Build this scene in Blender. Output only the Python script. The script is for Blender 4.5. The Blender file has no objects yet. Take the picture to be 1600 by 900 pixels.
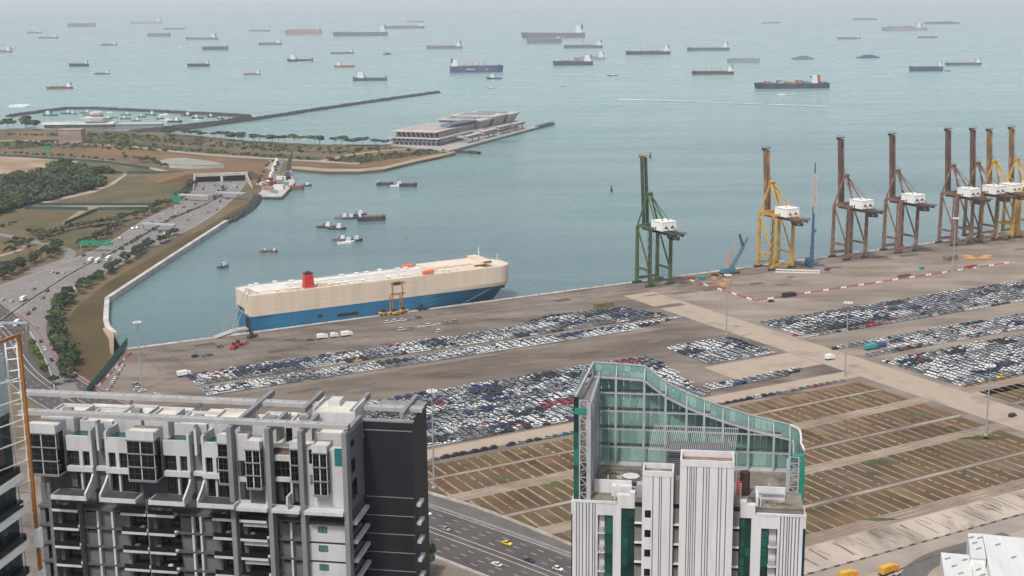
import bpy, math, random
import numpy as np
from mathutils import Matrix, Vector

R = random.Random(7)
rad = math.radians
SC = bpy.context.scene
COL = SC.collection

# ------------------------------------------------------------------ camera, sky, sun, exposure
CAM_H = 213.0          # metres above the sea
FPX = 2050.0           # focal length in units of the 1600 px wide frame
PITCH = math.atan(450.0 / FPX)
ROLL = rad(0.5)
_f = np.array([0, math.cos(PITCH), -math.sin(PITCH)])
_r0 = np.array([1.0, 0, 0]); _u0 = np.cross(_r0, _f)
_r = _r0 * math.cos(ROLL) - _u0 * math.sin(ROLL)
_u = _u0 * math.cos(ROLL) + _r0 * math.sin(ROLL)
cam_d = bpy.data.cameras.new('camera'); cam = bpy.data.objects.new('camera', cam_d); COL.objects.link(cam)
cam_d.sensor_width = 36; cam_d.lens = FPX / 1600 * 36; cam_d.clip_start = 1; cam_d.clip_end = 90000
cam.matrix_world = Matrix(((_r[0], _u[0], -_f[0], 0), (_r[1], _u[1], -_f[1], 0), (_r[2], _u[2], -_f[2], CAM_H), (0, 0, 0, 1)))
SC.camera = cam

SUN_EL, SUN_AZ = 58, 205      # degrees; azimuth clockwise from +Y (behind the camera, a little to the left)
w = bpy.data.worlds.new('World'); SC.world = w; w.use_nodes = True
nt = w.node_tree; nt.nodes.clear()
sky = nt.nodes.new('ShaderNodeTexSky'); sky.sky_type = 'NISHITA'; sky.sun_disc = False
sky.sun_elevation = rad(SUN_EL); sky.sun_rotation = rad(SUN_AZ); sky.altitude = 0
sky.air_density = 1.0; sky.dust_density = 3.0; sky.ozone_density = 1.0
tc = nt.nodes.new('ShaderNodeTexCoord'); sx = nt.nodes.new('ShaderNodeSeparateXYZ'); cx = nt.nodes.new('ShaderNodeCombineXYZ'); mxz = nt.nodes.new('ShaderNodeMath'); mxz.operation = 'MAXIMUM'; mxz.inputs[1].default_value = 0.13
nt.links.new(tc.outputs['Generated'], sx.inputs[0]); nt.links.new(sx.outputs[0], cx.inputs[0]); nt.links.new(sx.outputs[1], cx.inputs[1]); nt.links.new(sx.outputs[2], mxz.inputs[0]); nt.links.new(mxz.outputs[0], cx.inputs[2]); nt.links.new(cx.outputs[0], sky.inputs['Vector'])   # the sky goes on below eye level where the sea curves away
hs = nt.nodes.new('ShaderNodeHueSaturation'); hs.inputs['Saturation'].default_value = 0.42
bg = nt.nodes.new('ShaderNodeBackground'); bg.inputs['Strength'].default_value = 0.122
wo = nt.nodes.new('ShaderNodeOutputWorld')
nt.links.new(sky.outputs[0], hs.inputs['Color']); nt.links.new(hs.outputs[0], bg.inputs['Color']); nt.links.new(bg.outputs[0], wo.inputs['Surface'])
sd = bpy.data.lights.new('sun', 'SUN'); sd.energy = 2.4; sd.angle = rad(6); sd.color = (1.0, 0.94, 0.86)
sun = bpy.data.objects.new('sun', sd); COL.objects.link(sun)
_d = Vector((math.sin(rad(SUN_AZ)) * math.cos(rad(SUN_EL)), math.cos(rad(SUN_AZ)) * math.cos(rad(SUN_EL)), math.sin(rad(SUN_EL))))
sun.rotation_euler = _d.to_track_quat('Z', 'Y').to_euler()
SC.view_settings.view_transform = 'Standard'; SC.view_settings.look = 'None'
SC.view_settings.gamma = 1; SC.view_settings.use_curve_mapping = False
SC.view_settings.exposure = 0.42
SC.render.engine = 'CYCLES'
SC.cycles.max_bounces = 5; SC.cycles.diffuse_bounces = 2; SC.cycles.glossy_bounces = 2; SC.cycles.transmission_bounces = 4
SC.cycles.transparent_max_bounces = 8; SC.cycles.volume_bounces = 0
SC.cycles.use_denoising = True; SC.cycles.use_adaptive_sampling = True; SC.cycles.adaptive_threshold = 0.02
SC.cycles.caustics_reflective = False; SC.cycles.caustics_refractive = False

# ------------------------------------------------------------------ places: a photograph's point laid out on the ground
LAND = 3.0
def G(px, py, z=LAND):
    d = _f * FPX + _r * (px - 800) + _u * (450 - py)
    t = (z - CAM_H) / d[2]
    return (float(d[0] * t), float(d[1] * t))
TH = rad(29.0)                                  # the port's grid: a runs along the quay, b inland
UA = (math.cos(TH), math.sin(TH)); UB = (math.sin(TH), -math.cos(TH))
O0 = G(197, 546)
def AB(a, b): return (O0[0] + a * UA[0] + b * UB[0], O0[1] + a * UA[1] + b * UB[1])
def px_m(px, p):                                # metres spanned by so many frame units at ground point p
    dep = p[1] * math.cos(PITCH) + CAM_H * math.sin(PITCH)
    return px / FPX * dep

# ------------------------------------------------------------------ materials
MATS = {}
def mat(name, col, rough=0.7, var=0.15, scale=0.3, metal=0.0, spec=0.4, bump=0.0, bscale=None, world=False, streak=None, alpha=None, detail=4, dirt=None):
    """procedural surface: base colour broken up by two noises; streak=(sx,sy,sz) stretches the noise"""
    if name in MATS: return MATS[name]
    if world:
        col = [c*0.62 for c in col]
        if dirt: dirt = ([c*0.62 for c in dirt[0]], dirt[1], dirt[2])
        spec = min(spec, 0.12)
    m = bpy.data.materials.new(name); m.use_nodes = True; n = m.node_tree; L = n.links
    b = n.nodes['Principled BSDF']; b.inputs['Roughness'].default_value = rough; b.inputs['Metallic'].default_value = metal
    b.inputs['Specular IOR Level'].default_value = spec
    if world: src = n.nodes.new('ShaderNodeNewGeometry').outputs['Position']
    else: src = n.nodes.new('ShaderNodeTexCoord').outputs['Object']
    mp = n.nodes.new('ShaderNodeMapping'); L.new(src, mp.inputs['Vector'])
    if world: mp.inputs['Rotation'].default_value = (0, 0, -TH)
    if streak: mp.inputs['Scale'].default_value = streak
    t1 = n.nodes.new('ShaderNodeTexNoise'); t1.inputs['Scale'].default_value = scale; t1.inputs['Detail'].default_value = detail
    L.new(mp.outputs[0], t1.inputs['Vector'])
    r1 = n.nodes.new('ShaderNodeValToRGB'); e = r1.color_ramp.elements
    lo = [max(0, c * (1 - var * 1.6)) for c in col]; hi = [min(1, c * (1 + var * 1.3)) for c in col]
    e[0].position = 0.3; e[0].color = (*lo, 1); e[1].position = 0.7; e[1].color = (*hi, 1)
    L.new(t1.outputs['Fac'], r1.inputs['Fac']); out = r1.outputs[0]
    if dirt:
        dc, ds, amt = dirt
        t2 = n.nodes.new('ShaderNodeTexNoise'); t2.inputs['Scale'].default_value = ds; t2.inputs['Detail'].default_value = 6
        L.new(mp.outputs[0], t2.inputs['Vector'])
        r2 = n.nodes.new('ShaderNodeValToRGB'); r2.color_ramp.elements[0].position = 0.48; r2.color_ramp.elements[1].position = 0.72
        L.new(t2.outputs['Fac'], r2.inputs['Fac'])
        mul = n.nodes.new('ShaderNodeMath'); mul.operation = 'MULTIPLY'; mul.inputs[1].default_value = amt; L.new(r2.outputs[0], mul.inputs[0])
        mx = n.nodes.new('ShaderNodeMix'); mx.data_type = 'RGBA'; mx.inputs['B'].default_value = (*dc, 1)
        L.new(mul.outputs[0], mx.inputs['Factor']); L.new(out, mx.inputs['A']); out = mx.outputs['Result']
    L.new(out, b.inputs['Base Color'])
    if bump:
        t3 = n.nodes.new('ShaderNodeTexNoise'); t3.inputs['Scale'].default_value = bscale or scale * 6; t3.inputs['Detail'].default_value = 4
        L.new(mp.outputs[0], t3.inputs['Vector'])
        bp = n.nodes.new('ShaderNodeBump'); bp.inputs['Strength'].default_value = bump; bp.inputs['Distance'].default_value = 0.3
        L.new(t3.outputs['Fac'], bp.inputs['Height']); L.new(bp.outputs[0], b.inputs['Normal'])
    if alpha is not None: b.inputs['Alpha'].default_value = alpha
    MATS[name] = m
    return m
def paint(name, col, rough=0.5, var=0.08, scale=0.6, **k): return mat(name, col, rough, var, scale, **k)

# ------------------------------------------------------------------ mesh building
class MB:
    def __init__(s): s.v = []; s.f = []; s.m = []
    def add(s, vs, fs, mi=0):
        o = len(s.v); s.v += [tuple(p) for p in vs]; s.f += [tuple(i + o for i in q) for q in fs]; s.m += [mi] * len(fs); return s
    def box(s, x0, x1, y0, y1, z0, z1, mi=0):
        return s.add([(x0,y0,z0),(x1,y0,z0),(x1,y1,z0),(x0,y1,z0),(x0,y0,z1),(x1,y0,z1),(x1,y1,z1),(x0,y1,z1)],
                     [(0,3,2,1),(4,5,6,7),(0,1,5,4),(1,2,6,5),(2,3,7,6),(3,0,4,7)], mi)
    def cbox(s, c, d, rz=0, mi=0):
        co, si = math.cos(rz), math.sin(rz); x, y, z = d[0]/2, d[1]/2, d[2]/2
        P = [(-x,-y,-z),(x,-y,-z),(x,y,-z),(-x,y,-z),(-x,-y,z),(x,-y,z),(x,y,z),(-x,y,z)]
        return s.add([(c[0]+p[0]*co-p[1]*si, c[1]+p[0]*si+p[1]*co, c[2]+p[2]) for p in P],
                     [(0,3,2,1),(4,5,6,7),(0,1,5,4),(1,2,6,5),(2,3,7,6),(3,0,4,7)], mi)
    def bar(s, p, q, w, h=None, mi=0, w1=None):
        p = Vector(p); q = Vector(q); h = h or w; d = (q - p)
        if d.length < 1e-6: return s
        d.normalize(); up = Vector((0,0,1)) if abs(d.z) < 0.95 else Vector((0,1,0))
        x = d.cross(up).normalized(); y = x.cross(d)
        w1 = w1 or w; h1 = h * w1 / w
        vs = [p - x*w/2 - y*h/2, p + x*w/2 - y*h/2, p + x*w/2 + y*h/2, p - x*w/2 + y*h/2,
              q - x*w1/2 - y*h1/2, q + x*w1/2 - y*h1/2, q + x*w1/2 + y*h1/2, q - x*w1/2 + y*h1/2]
        return s.add(vs, [(0,1,2,3),(7,6,5,4),(0,4,5,1),(1,5,6,2),(2,6,7,3),(3,7,4,0)], mi)
    def tube(s, p, q, r0, r1=None, n=8, mi=0):
        p = Vector(p); q = Vector(q); r1 = r0 if r1 is None else r1; d = (q - p).normalized()
        up = Vector((0,0,1)) if abs(d.z) < 0.95 else Vector((0,1,0)); x = d.cross(up).normalized(); y = x.cross(d)
        vs = []
        for c, r in ((p, r0), (q, r1)):
            for i in range(n):
                a = 2*math.pi*i/n; vs.append(c + x*math.cos(a)*r + y*math.sin(a)*r)
        fs = [(i, (i+1) % n, n+(i+1) % n, n+i) for i in range(n)] + [tuple(range(n))[::-1], tuple(range(n, 2*n))]
        return s.add(vs, fs, mi)
    def prism(s, poly, z0, z1, mi=0):
        n = len(poly)
        A = sum(poly[i][0]*poly[(i+1)%n][1]-poly[(i+1)%n][0]*poly[i][1] for i in range(n))
        if A < 0: poly = poly[::-1]
        return s.add([(p[0],p[1],z0) for p in poly]+[(p[0],p[1],z1) for p in poly],
                     [tuple(range(n))[::-1], tuple(range(n,2*n))]+[(i,(i+1)%n,n+(i+1)%n,n+i) for i in range(n)], mi)
    def flat(s, poly, z, mi=0):
        n = len(poly)
        A = sum(poly[i][0]*poly[(i+1)%n][1]-poly[(i+1)%n][0]*poly[i][1] for i in range(n))
        if A < 0: poly = poly[::-1]
        return s.add([(p[0],p[1],z) for p in poly], [tuple(range(n))], mi)
    def loft(s, rings, cap=True, mi=0):
        n = len(rings[0]); o = []
        for r in rings: o += list(r)
        fs = []
        for k in range(len(rings)-1):
            for i in range(n): fs.append((k*n+i, k*n+(i+1)%n, (k+1)*n+(i+1)%n, (k+1)*n+i))
        if cap: fs += [tuple(range(n))[::-1], tuple(range((len(rings)-1)*n, len(rings)*n))]
        return s.add(o, fs, mi)
    def strip(s, left, right, z, mi=0):
        for i in range(len(left)-1):
            s.add([(*right[i],z),(*right[i+1],z),(*left[i+1],z),(*left[i],z)], [(0,1,2,3)], mi)
        return s
    def mesh(s, name, mats):
        me = bpy.data.meshes.new(name); me.from_pydata(s.v, [], s.f)
        if not isinstance(mats, (list, tuple)): mats = [mats]
        for m in mats: me.materials.append(m)
        if len(mats) > 1: me.polygons.foreach_set('material_index', s.m)
        me.update(); return me
    def build(s, name, mats, parent=None, loc=None, rz=None):
        o = bpy.data.objects.new(name, s.mesh(name, mats)); COL.objects.link(o)
        if parent: o.parent = parent
        if loc: o.location = loc
        if rz is not None: o.rotation_euler = (0, 0, rz)
        return o
def tag(o, label=None, cat=None, group=None, kind=None):
    if label: o['label'] = label
    if cat: o['category'] = cat
    if group: o['group'] = group
    if kind: o['kind'] = kind
    return o
def thing(name, label, cat, loc=(0,0,0), rz=0, group=None):
    o = bpy.data.objects.new(name, None); COL.objects.link(o); o.location = loc; o.rotation_euler = (0,0,rz)
    return tag(o, label, cat, group)
def obj(name, me, parent=None, loc=None, rz=None, sc=None):
    o = bpy.data.objects.new(name, me); COL.objects.link(o)
    if parent: o.parent = parent
    if loc: o.location = loc
    if rz is not None: o.rotation_euler = (0,0,rz)
    if sc: o.scale = sc
    return o
def setting(name, mb, m): return tag(mb.build(name, m), kind='structure')
_ONES = 'zeroth first second third fourth fifth sixth seventh eighth ninth tenth eleventh twelfth thirteenth fourteenth fifteenth sixteenth seventeenth eighteenth nineteenth'.split()
_TENS = {2:'twenty',3:'thirty',4:'forty',5:'fifty',6:'sixty',7:'seventy',8:'eighty',9:'ninety'}
def nth(n):
    if n < 20: return _ONES[n]
    t, o = divmod(n, 10)
    return (_TENS[t][:-1] + 'ieth') if o == 0 else _TENS[t] + '-' + _ONES[o]
def resample(pts, n):
    d = [0]
    for i in range(1, len(pts)): d.append(d[-1] + math.dist(pts[i], pts[i-1]))
    out = []
    for k in range(n):
        t = d[-1]*k/(n-1); i = 1
        while i < len(d)-1 and d[i] < t: i += 1
        q = (t-d[i-1])/max(1e-9, d[i]-d[i-1]); out.append(tuple(pts[i-1][j]+(pts[i][j]-pts[i-1][j])*q for j in range(2)))
    return out
def smooth(pts, it=2):
    for _ in range(it):
        q = [pts[0]]
        for i in range(len(pts)-1):
            a, b = pts[i], pts[i+1]
            q += [(a[0]*.75+b[0]*.25, a[1]*.75+b[1]*.25), (a[0]*.25+b[0]*.75, a[1]*.25+b[1]*.75)]
        pts = q + [pts[-1]]
    return pts
def ribbon(pts, wid):
    l, r = [], []
    for i in range(len(pts)):
        a = pts[max(0, i-1)]; b = pts[min(len(pts)-1, i+1)]; dx, dy = b[0]-a[0], b[1]-a[1]; k = math.hypot(dx, dy) or 1
        l.append((pts[i][0]-dy/k*wid/2, pts[i][1]+dx/k*wid/2)); r.append((pts[i][0]+dy/k*wid/2, pts[i][1]-dx/k*wid/2))
    return l, r
def dashes(mb, pts, wid, on, off, z):
    pts = resample(pts, max(2, int(sum(math.dist(pts[i],pts[i+1]) for i in range(len(pts)-1))/(on+off))*2+1)) if len(pts) > 1 else pts
    for i in range(0, len(pts)-1, 2):
        a, b = pts[i], pts[i+1]; k = on/(on+off)*2; b = (a[0]+(b[0]-a[0])*min(k,1.0), a[1]+(b[1]-a[1])*min(k,1.0))
        l, r = ribbon([a, b], wid); mb.strip(l, r, z)

# ================================================================== SEA, LAND, ROADS
def sea_material():
    m = bpy.data.materials.new('sea_water'); m.use_nodes = True; n = m.node_tree; L = n.links
    b = n.nodes['Principled BSDF']; b.inputs['Roughness'].default_value = 0.24; b.inputs['IOR'].default_value = 1.333
    pos = n.nodes.new('ShaderNodeNewGeometry').outputs['Position']
    mp = n.nodes.new('ShaderNodeMapping'); mp.inputs['Scale'].default_value = (1, 2.6, 1); mp.inputs['Rotation'].default_value = (0,0,rad(8)); L.new(pos, mp.inputs['Vector'])
    t = n.nodes.new('ShaderNodeTexNoise'); t.inputs['Scale'].default_value = 0.0011; t.inputs['Detail'].default_value = 5; L.new(mp.outputs[0], t.inputs['Vector'])
    r = n.nodes.new('ShaderNodeValToRGB'); e = r.color_ramp.elements
    e[0].position = 0.32; e[0].color = (0.050, 0.102, 0.115, 1); e[1].position = 0.68; e[1].color = (0.105, 0.178, 0.181, 1)
    L.new(t.outputs['Fac'], r.inputs['Fac'])
    # base colour turns paler and greener farther out along Y
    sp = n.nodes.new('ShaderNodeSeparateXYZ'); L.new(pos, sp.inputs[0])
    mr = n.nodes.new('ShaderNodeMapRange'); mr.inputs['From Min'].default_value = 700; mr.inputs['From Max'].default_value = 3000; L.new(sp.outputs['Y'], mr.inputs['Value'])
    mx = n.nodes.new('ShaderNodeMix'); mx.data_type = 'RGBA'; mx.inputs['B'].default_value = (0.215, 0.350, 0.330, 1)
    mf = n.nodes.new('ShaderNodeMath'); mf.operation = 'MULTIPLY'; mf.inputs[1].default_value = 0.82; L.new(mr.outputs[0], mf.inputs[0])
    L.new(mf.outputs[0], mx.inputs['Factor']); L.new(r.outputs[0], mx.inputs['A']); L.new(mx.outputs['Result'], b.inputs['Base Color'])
    rm = n.nodes.new('ShaderNodeTexNoise'); rm.inputs['Scale'].default_value = 0.0028; rm.inputs['Detail'].default_value = 6
    mq = n.nodes.new('ShaderNodeMapping'); mq.inputs['Scale'].default_value = (1, 5.0, 1); mq.inputs['Rotation'].default_value = (0,0,rad(5)); L.new(pos, mq.inputs['Vector']); L.new(mq.outputs[0], rm.inputs['Vector'])
    rr_ = n.nodes.new('ShaderNodeMapRange'); rr_.inputs['From Min'].default_value = .35; rr_.inputs['From Max'].default_value = .65; rr_.inputs['To Min'].default_value = .12; rr_.inputs['To Max'].default_value = .32; L.new(rm.outputs['Fac'], rr_.inputs['Value']); L.new(rr_.outputs[0], b.inputs['Roughness'])
    # ripples: wind waves a few metres long over a longer swell
    def wave(sc, st, rot):
        m2 = n.nodes.new('ShaderNodeMapping'); m2.inputs['Scale'].default_value = (1, 3.0, 1); m2.inputs['Rotation'].default_value = (0,0,rad(rot)); L.new(pos, m2.inputs['Vector'])
        q = n.nodes.new('ShaderNodeTexNoise'); q.inputs['Scale'].default_value = sc; q.inputs['Detail'].default_value = 5; L.new(m2.outputs[0], q.inputs['Vector'])
        p = n.nodes.new('ShaderNodeMath'); p.operation = 'MULTIPLY'; p.inputs[1].default_value = st; L.new(q.outputs['Fac'], p.inputs[0]); return p.outputs[0]
    ad = n.nodes.new('ShaderNodeMath'); L.new(wave(0.10, 1.3, 4), ad.inputs[0]); L.new(wave(0.018, 2.0, 14), ad.inputs[1])
    bp = n.nodes.new('ShaderNodeBump'); bp.inputs['Strength'].default_value = 0.55; bp.inputs['Distance'].default_value = 1.0
    L.new(ad.outputs[0], bp.inputs['Height']); L.new(bp.outputs[0], b.inputs['Normal'])
    return m
SEA_M = sea_material()
mb = MB(); N = 96; rr = [0, 600, 1500, 4000, 12000, 33000]
mb.v = [(0, 0, 0)]
for r_ in rr[1:]:
    mb.v += [(math.cos(2*math.pi*i/N)*r_, math.sin(2*math.pi*i/N)*r_, 0) for i in range(N)]
for k in range(len(rr)-1):
    for i in range(N):
        j = (i+1) % N
        if k == 0: mb.f.append((0, 1+i, 1+j))
        else: mb.f.append((1+(k-1)*N+i, 1+k*N+i, 1+k*N+j, 1+(k-1)*N+j))
mb.m = [0]*len(mb.f)
tag(mb.build('sea_water', SEA_M), 'wide pale green strait dotted with anchored ships', kind='structure')

M_LAND = mat('dry_reclaimed_ground', (0.225, 0.168, 0.100), 0.95, 0.22, 0.012, world=True, detail=8, dirt=((0.12, 0.115, 0.06), 0.02, 0.7))
M_YARD = mat('yard_concrete', (0.30, 0.25, 0.212), 0.88, 0.22, 0.04, world=True, detail=12, streak=(0.35, 1.0, 1), dirt=((0.115, 0.09, 0.075), 0.07, 0.85))
M_FIELD = mat('olive_field', (0.180, 0.148, 0.080), 0.95, 0.16, 0.03, world=True, detail=8, dirt=((0.10, 0.10, 0.045), 0.012, 0.6))
M_ROAD = mat('worn_asphalt', (0.325, 0.30, 0.29), 0.85, 0.12, 0.06, world=True, detail=7, dirt=((0.22, 0.205, 0.20), 0.03, 0.5))
M_ROADD = mat('dark_asphalt', (0.14, 0.125, 0.12), 0.85, 0.10, 0.08, world=True, detail=7)
M_PALE = mat('pale_dusty_road', (0.58, 0.47, 0.375), 0.9, 0.16, 0.06, world=True, detail=10, dirt=((0.36, 0.29, 0.23), 0.06, 0.65))
M_SAND = mat('beach_sand', (0.52, 0.40, 0.28), 0.95, 0.12, 0.05, world=True, detail=6)
M_EARTH = mat('bare_orange_earth', (0.50, 0.36, 0.24), 0.95, 0.22, 0.02, world=True, detail=8, dirt=((0.22, 0.16, 0.11), 0.03, 0.7))
M_CONC = mat('weathered_concrete', (0.42, 0.40, 0.375), 0.8, 0.14, 0.12, dirt=((0.20, 0.18, 0.16), 0.25, 0.6))
M_LINE = mat('road_paint', (0.80, 0.78, 0.74), 0.7, 0.12, 0.8, world=True)
M_SCRUB = mat('scrub_green', (0.115, 0.125, 0.055), 0.95, 0.30, 0.06, world=True, detail=8)
M_ROCK = mat('breakwater_rock', (0.075, 0.075, 0.07), 0.9, 0.35, 0.25, bump=0.6, bscale=0.5, world=True)

coast = [(0,202),(47,201),(100,203),(163,203),(199,205),(240,206),(289,210),(318,213),(386,220),(500,225.5),(560,226),(610,226),
         (660,236),(690,240),(711,236),(712,239),(690,244.5),(650,253),(600,265),(560,269),(510,269),(455,264),(452,270),(446,280),(441,296),(412,300),
         (402,308),(390,325),(372,338),(354,347),(192,452),(167.5,468),(166,510),(179,522),(178,560)]
Cw = [G(*p) for p in coast]
quay_corner = AB(0, 0)
land_poly = [(-3600, Cw[0][1]+60)] + Cw + [AB(-14, 22), AB(-2, 0), AB(1400, 0), AB(1400, 1400), (-3600, -500)]
mb = MB().prism(land_poly, -3.0, LAND)
setting('land', mb, M_LAND)

# port apron: everything right of the green fence, and the ground under the towers
yard = [AB(-1, 0.5), AB(1390, 0.5), AB(1390, 1390), (-100, -480), (-420, 60), G(-160, 900), G(40, 690), G(142, 616)]
setting('port_yard_pavement', MB().flat(yard, 3.05), M_YARD)
# concrete cope of the quay with its rubber fenders and bollards
cope = thing('quay_wall', 'long weathered concrete quay edge with black fenders below the cranes', 'quay', (*AB(0,0),0), TH)
MB().box(-2, 1390, -0.9, 2.2, 0.4, 3.32).build('quay_cope', M_CONC, cope)
M_RUBB = paint('fender_rubber', (0.03,0.03,0.03), 0.8)
fm = MB().box(-0.6,0.6,-1.7,-0.92,0.3,3.0).mesh('fender', M_RUBB)
bm_ = MB().tube((0,0,0.3),(0,0,0.75),0.28,0.28,8).tube((0,0,0.75),(0,0,1.0),0.5,0.42,8).mesh('bollard', paint('bollard_iron',(0.09,0.07,0.06)))
for i in range(74):
    obj('fender', fm, cope, (6+i*11.0, 0, 0)); obj('bollard', bm_, cope, (11.5+i*11.0, 0.6, 3.0))
# the crane rails
for nm, bb in (('crane_rail', 4.0), ('crane_rail', 20.5)):
    q = MB(); q.strip([AB(-2,bb+.35), AB(1380,bb+.35)], [AB(-2,bb-.35), AB(1380,bb-.35)], 3.062); setting(nm, q, mat('rail_slot',(0.10,0.085,0.075),0.7,0.2,0.2,world=True))

def pave(name, poly, z, m): return setting(name, MB().flat(poly, z), m)
def abrect(a0, a1, b0, b1): return [AB(a0,b0), AB(a1,b0), AB(a1,b1), AB(a0,b1)]
# yard roads (b bands) and the cross road
pave('cross_road', [AB(347,34), AB(374,34), AB(374,640), AB(346,640)], 3.062, M_PALE)
pave('east_yard', abrect(374.5, 1200, 26, 326), 3.057, mat('east_concrete',(0.40,0.33,0.275),0.9,0.2,0.04,world=True,detail=12,streak=(0.35,1,1),dirt=((0.22,0.175,0.14),0.06,0.8)))
pave('yard_lane', abrect(-25, 346, 130, 176), 3.06, mat('lane_concrete',(0.265,0.215,0.175),0.9,0.22,0.035,world=True,detail=12,streak=(0.3,1,1),dirt=((0.13,0.105,0.085),0.06,0.85)))
pave('yard_lane', abrect(20, 346, 264, 276), 3.066, M_PALE)
pave('yard_lane', abrect(282, 346, 216, 246), 3.064, M_PALE)
pave('yard_lane', abrect(374.5, 900, 326, 338), 3.064, M_PALE)
pave('apron_lane', abrect(0, 900, 26, 27.2), 3.068, mat('apron_line',(0.34,0.29,0.24),0.9,0.2,0.1,world=True))
pave('apron_lane', abrect(0, 346, 126, 127), 3.068, MATS['apron_line'])
pave('apron_lane', abrect(20, 346, 177, 178), 3.068, MATS['apron_line'])
# concrete slabs of the crane apron: a joint pattern of darker seams
q = MB()
for i in range(60):
    a = 6 + i*15; l, r = ribbon([AB(a, 3), AB(a, 62)], 0.35); q.strip(l, r, 3.0605)
for b_ in (12, 34, 48, 62):
    l, r = ribbon([AB(-1, b_), AB(900, b_)], 0.3); q.strip(l, r, 3.0601)
setting('slab_joints', q, mat('slab_joint', (0.12,0.10,0.085), 0.9, 0.3, 0.1, world=True))
# tyre-darkened and patched panels on the apron
for k in range(46):
    a = R.uniform(5, 800); b_ = R.choice([R.uniform(5,70), R.uniform(130,172), R.uniform(28,74)]); sa = R.uniform(5,24); sb = R.uniform(2,8)
    pave('repair_patch', abrect(a, a+sa, b_, b_+sb), 3.0610+k*0.0012, mat('patch_%d' % (k%3), [(0.27,0.23,0.195),(0.17,0.14,0.12),(0.215,0.175,0.14)][k%3], 0.9, 0.2, 0.08, world=True, detail=8, dirt=((0.13,0.105,0.09),0.07,0.6)))

for k in range(34):
    a = R.uniform(0,330); b_ = R.uniform(132,174); da = R.uniform(14,60); db = R.uniform(-10,10)
    l, r = ribbon(smooth([AB(a,b_),AB(a+da*.5,b_+db*.2),AB(a+da,b_+db)],2), R.uniform(.4,1.1)); setting('tyre_mark', MB().strip(l, r, 3.0625+k*.0001), mat('tyre_mark_%d'%(k%2), [(0.15,0.12,0.10),(0.30,0.25,0.21)][k%2], 0.9, 0.3, 0.1, world=True, detail=8, dirt=((0.235,0.19,0.15),0.1,0.9)))
for k in range(30):
    a = R.uniform(0,760); b_ = R.uniform(28,72); da = R.uniform(20,70); db = R.uniform(-12,12)
    l, r = ribbon(smooth([AB(a,b_),AB(a+da*.5,b_+db*.2),AB(a+da,min(74,b_+db))],2), R.uniform(.4,1.0)); setting('tyre_mark', MB().strip(l, r, 3.0632+k*.0001), MATS['tyre_mark_%d'%(k%2)])

# ---- empty vehicle park: earth bays with pale wheel strips, service lanes between
M_BAY = mat('bay_earth', (0.185, 0.120, 0.062), 0.95, 0.34, 0.022, world=True, detail=10, dirt=((0.105, 0.090, 0.055), 0.02, 0.8))
M_STRIP = mat('wheel_strip', (0.50, 0.41, 0.32), 0.9, 0.2, 0.3, world=True, detail=6, dirt=((0.24,0.18,0.12),0.03,0.9))
M_CELL = [mat('bay_cell_tan',(0.27,0.185,0.10),0.95,0.25,0.06,world=True,detail=10,dirt=((0.17,0.125,0.075),0.05,0.7)), mat('bay_cell_olive',(0.175,0.135,0.065),0.95,0.28,0.06,world=True,detail=10,dirt=((0.11,0.095,0.045),0.05,0.7)), mat('bay_cell_grey',(0.20,0.150,0.105),0.95,0.22,0.06,world=True,detail=10,dirt=((0.13,0.105,0.08),0.05,0.7)), mat('bay_cell_rust',(0.235,0.135,0.075),0.95,0.25,0.06,world=True,detail=10,dirt=((0.15,0.10,0.06),0.05,0.7))]
M_LOTLANE = mat('lot_lane',(0.44,0.355,0.28),0.9,0.2,0.07,world=True,detail=12,streak=(0.3,1,1),dirt=((0.27,0.21,0.16),0.09,0.8))
M_RAILB = mat('lane_kerb', (0.10,0.075,0.055), 0.9, 0.2, 0.2, world=True)
bays = [(284,298.5),(302.5,322),(331,352.5),(357.5,373),(381,407.5),(412.5,433)]
def lot_left(b_): return 20 + max(0, (b_-300))*0.20
for i, (b0, b1) in enumerate(bays):
    for (a0, a1) in ((lot_left(b1)+ (18 if b0>330 else 0), 338), (380, 900)):
        pave('parking_bay', abrect(a0, a1, b0, b1), 3.064, M_BAY)
        mbs = MB(); cells = [MB() for _ in M_CELL]; a = a0+3; wgt = [(5,1,1,3),(3,2,1,3),(2,1,3,2),(2,2,2,1),(1,2,4,1),(1,4,2,2)][i]
        while a < a1-2:
            if R.random() < .42 and a+5.6 < a1:
                y0_ = b0+.15; y1_ = b1-.15
                if R.random() < .35: y1_ = b0+(b1-b0)*R.uniform(.4,.8)
                cells[R.choices(range(4),wgt)[0]].flat([AB(a,y0_),AB(a+5.6,y0_),AB(a+5.6,y1_),AB(a,y1_)], 3.068)
            n = int((b1-b0)/1.25); wd = R.choice([.42,.48,.55,.65]); skip = R.choice([.0,.02,.05,.25])
            for j in range(n):
                if R.random() < skip: continue
                c = b0+(j+.5)*(b1-b0)/n; w2 = wd*R.uniform(.8,1.2)
                mbs.add([(*AB(a-w2,c-.52),3.072),(*AB(a+w2,c-.52),3.072),(*AB(a+w2,c+.5),3.072),(*AB(a-w2,c+.5),3.072)], [(0,3,2,1)])
            a += 6.1 if i%2 else 5.7
        mbs.f = [tuple(reversed(x)) for x in mbs.f]
        for cm, mm in zip(cells, M_CELL):
            if cm.f: setting('bay_cells', cm, mm)
        tag(mbs.build('wheel_strips', M_STRIP), 'rows of pale concrete wheel strips set in brown earth bays', kind='stuff')
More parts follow.
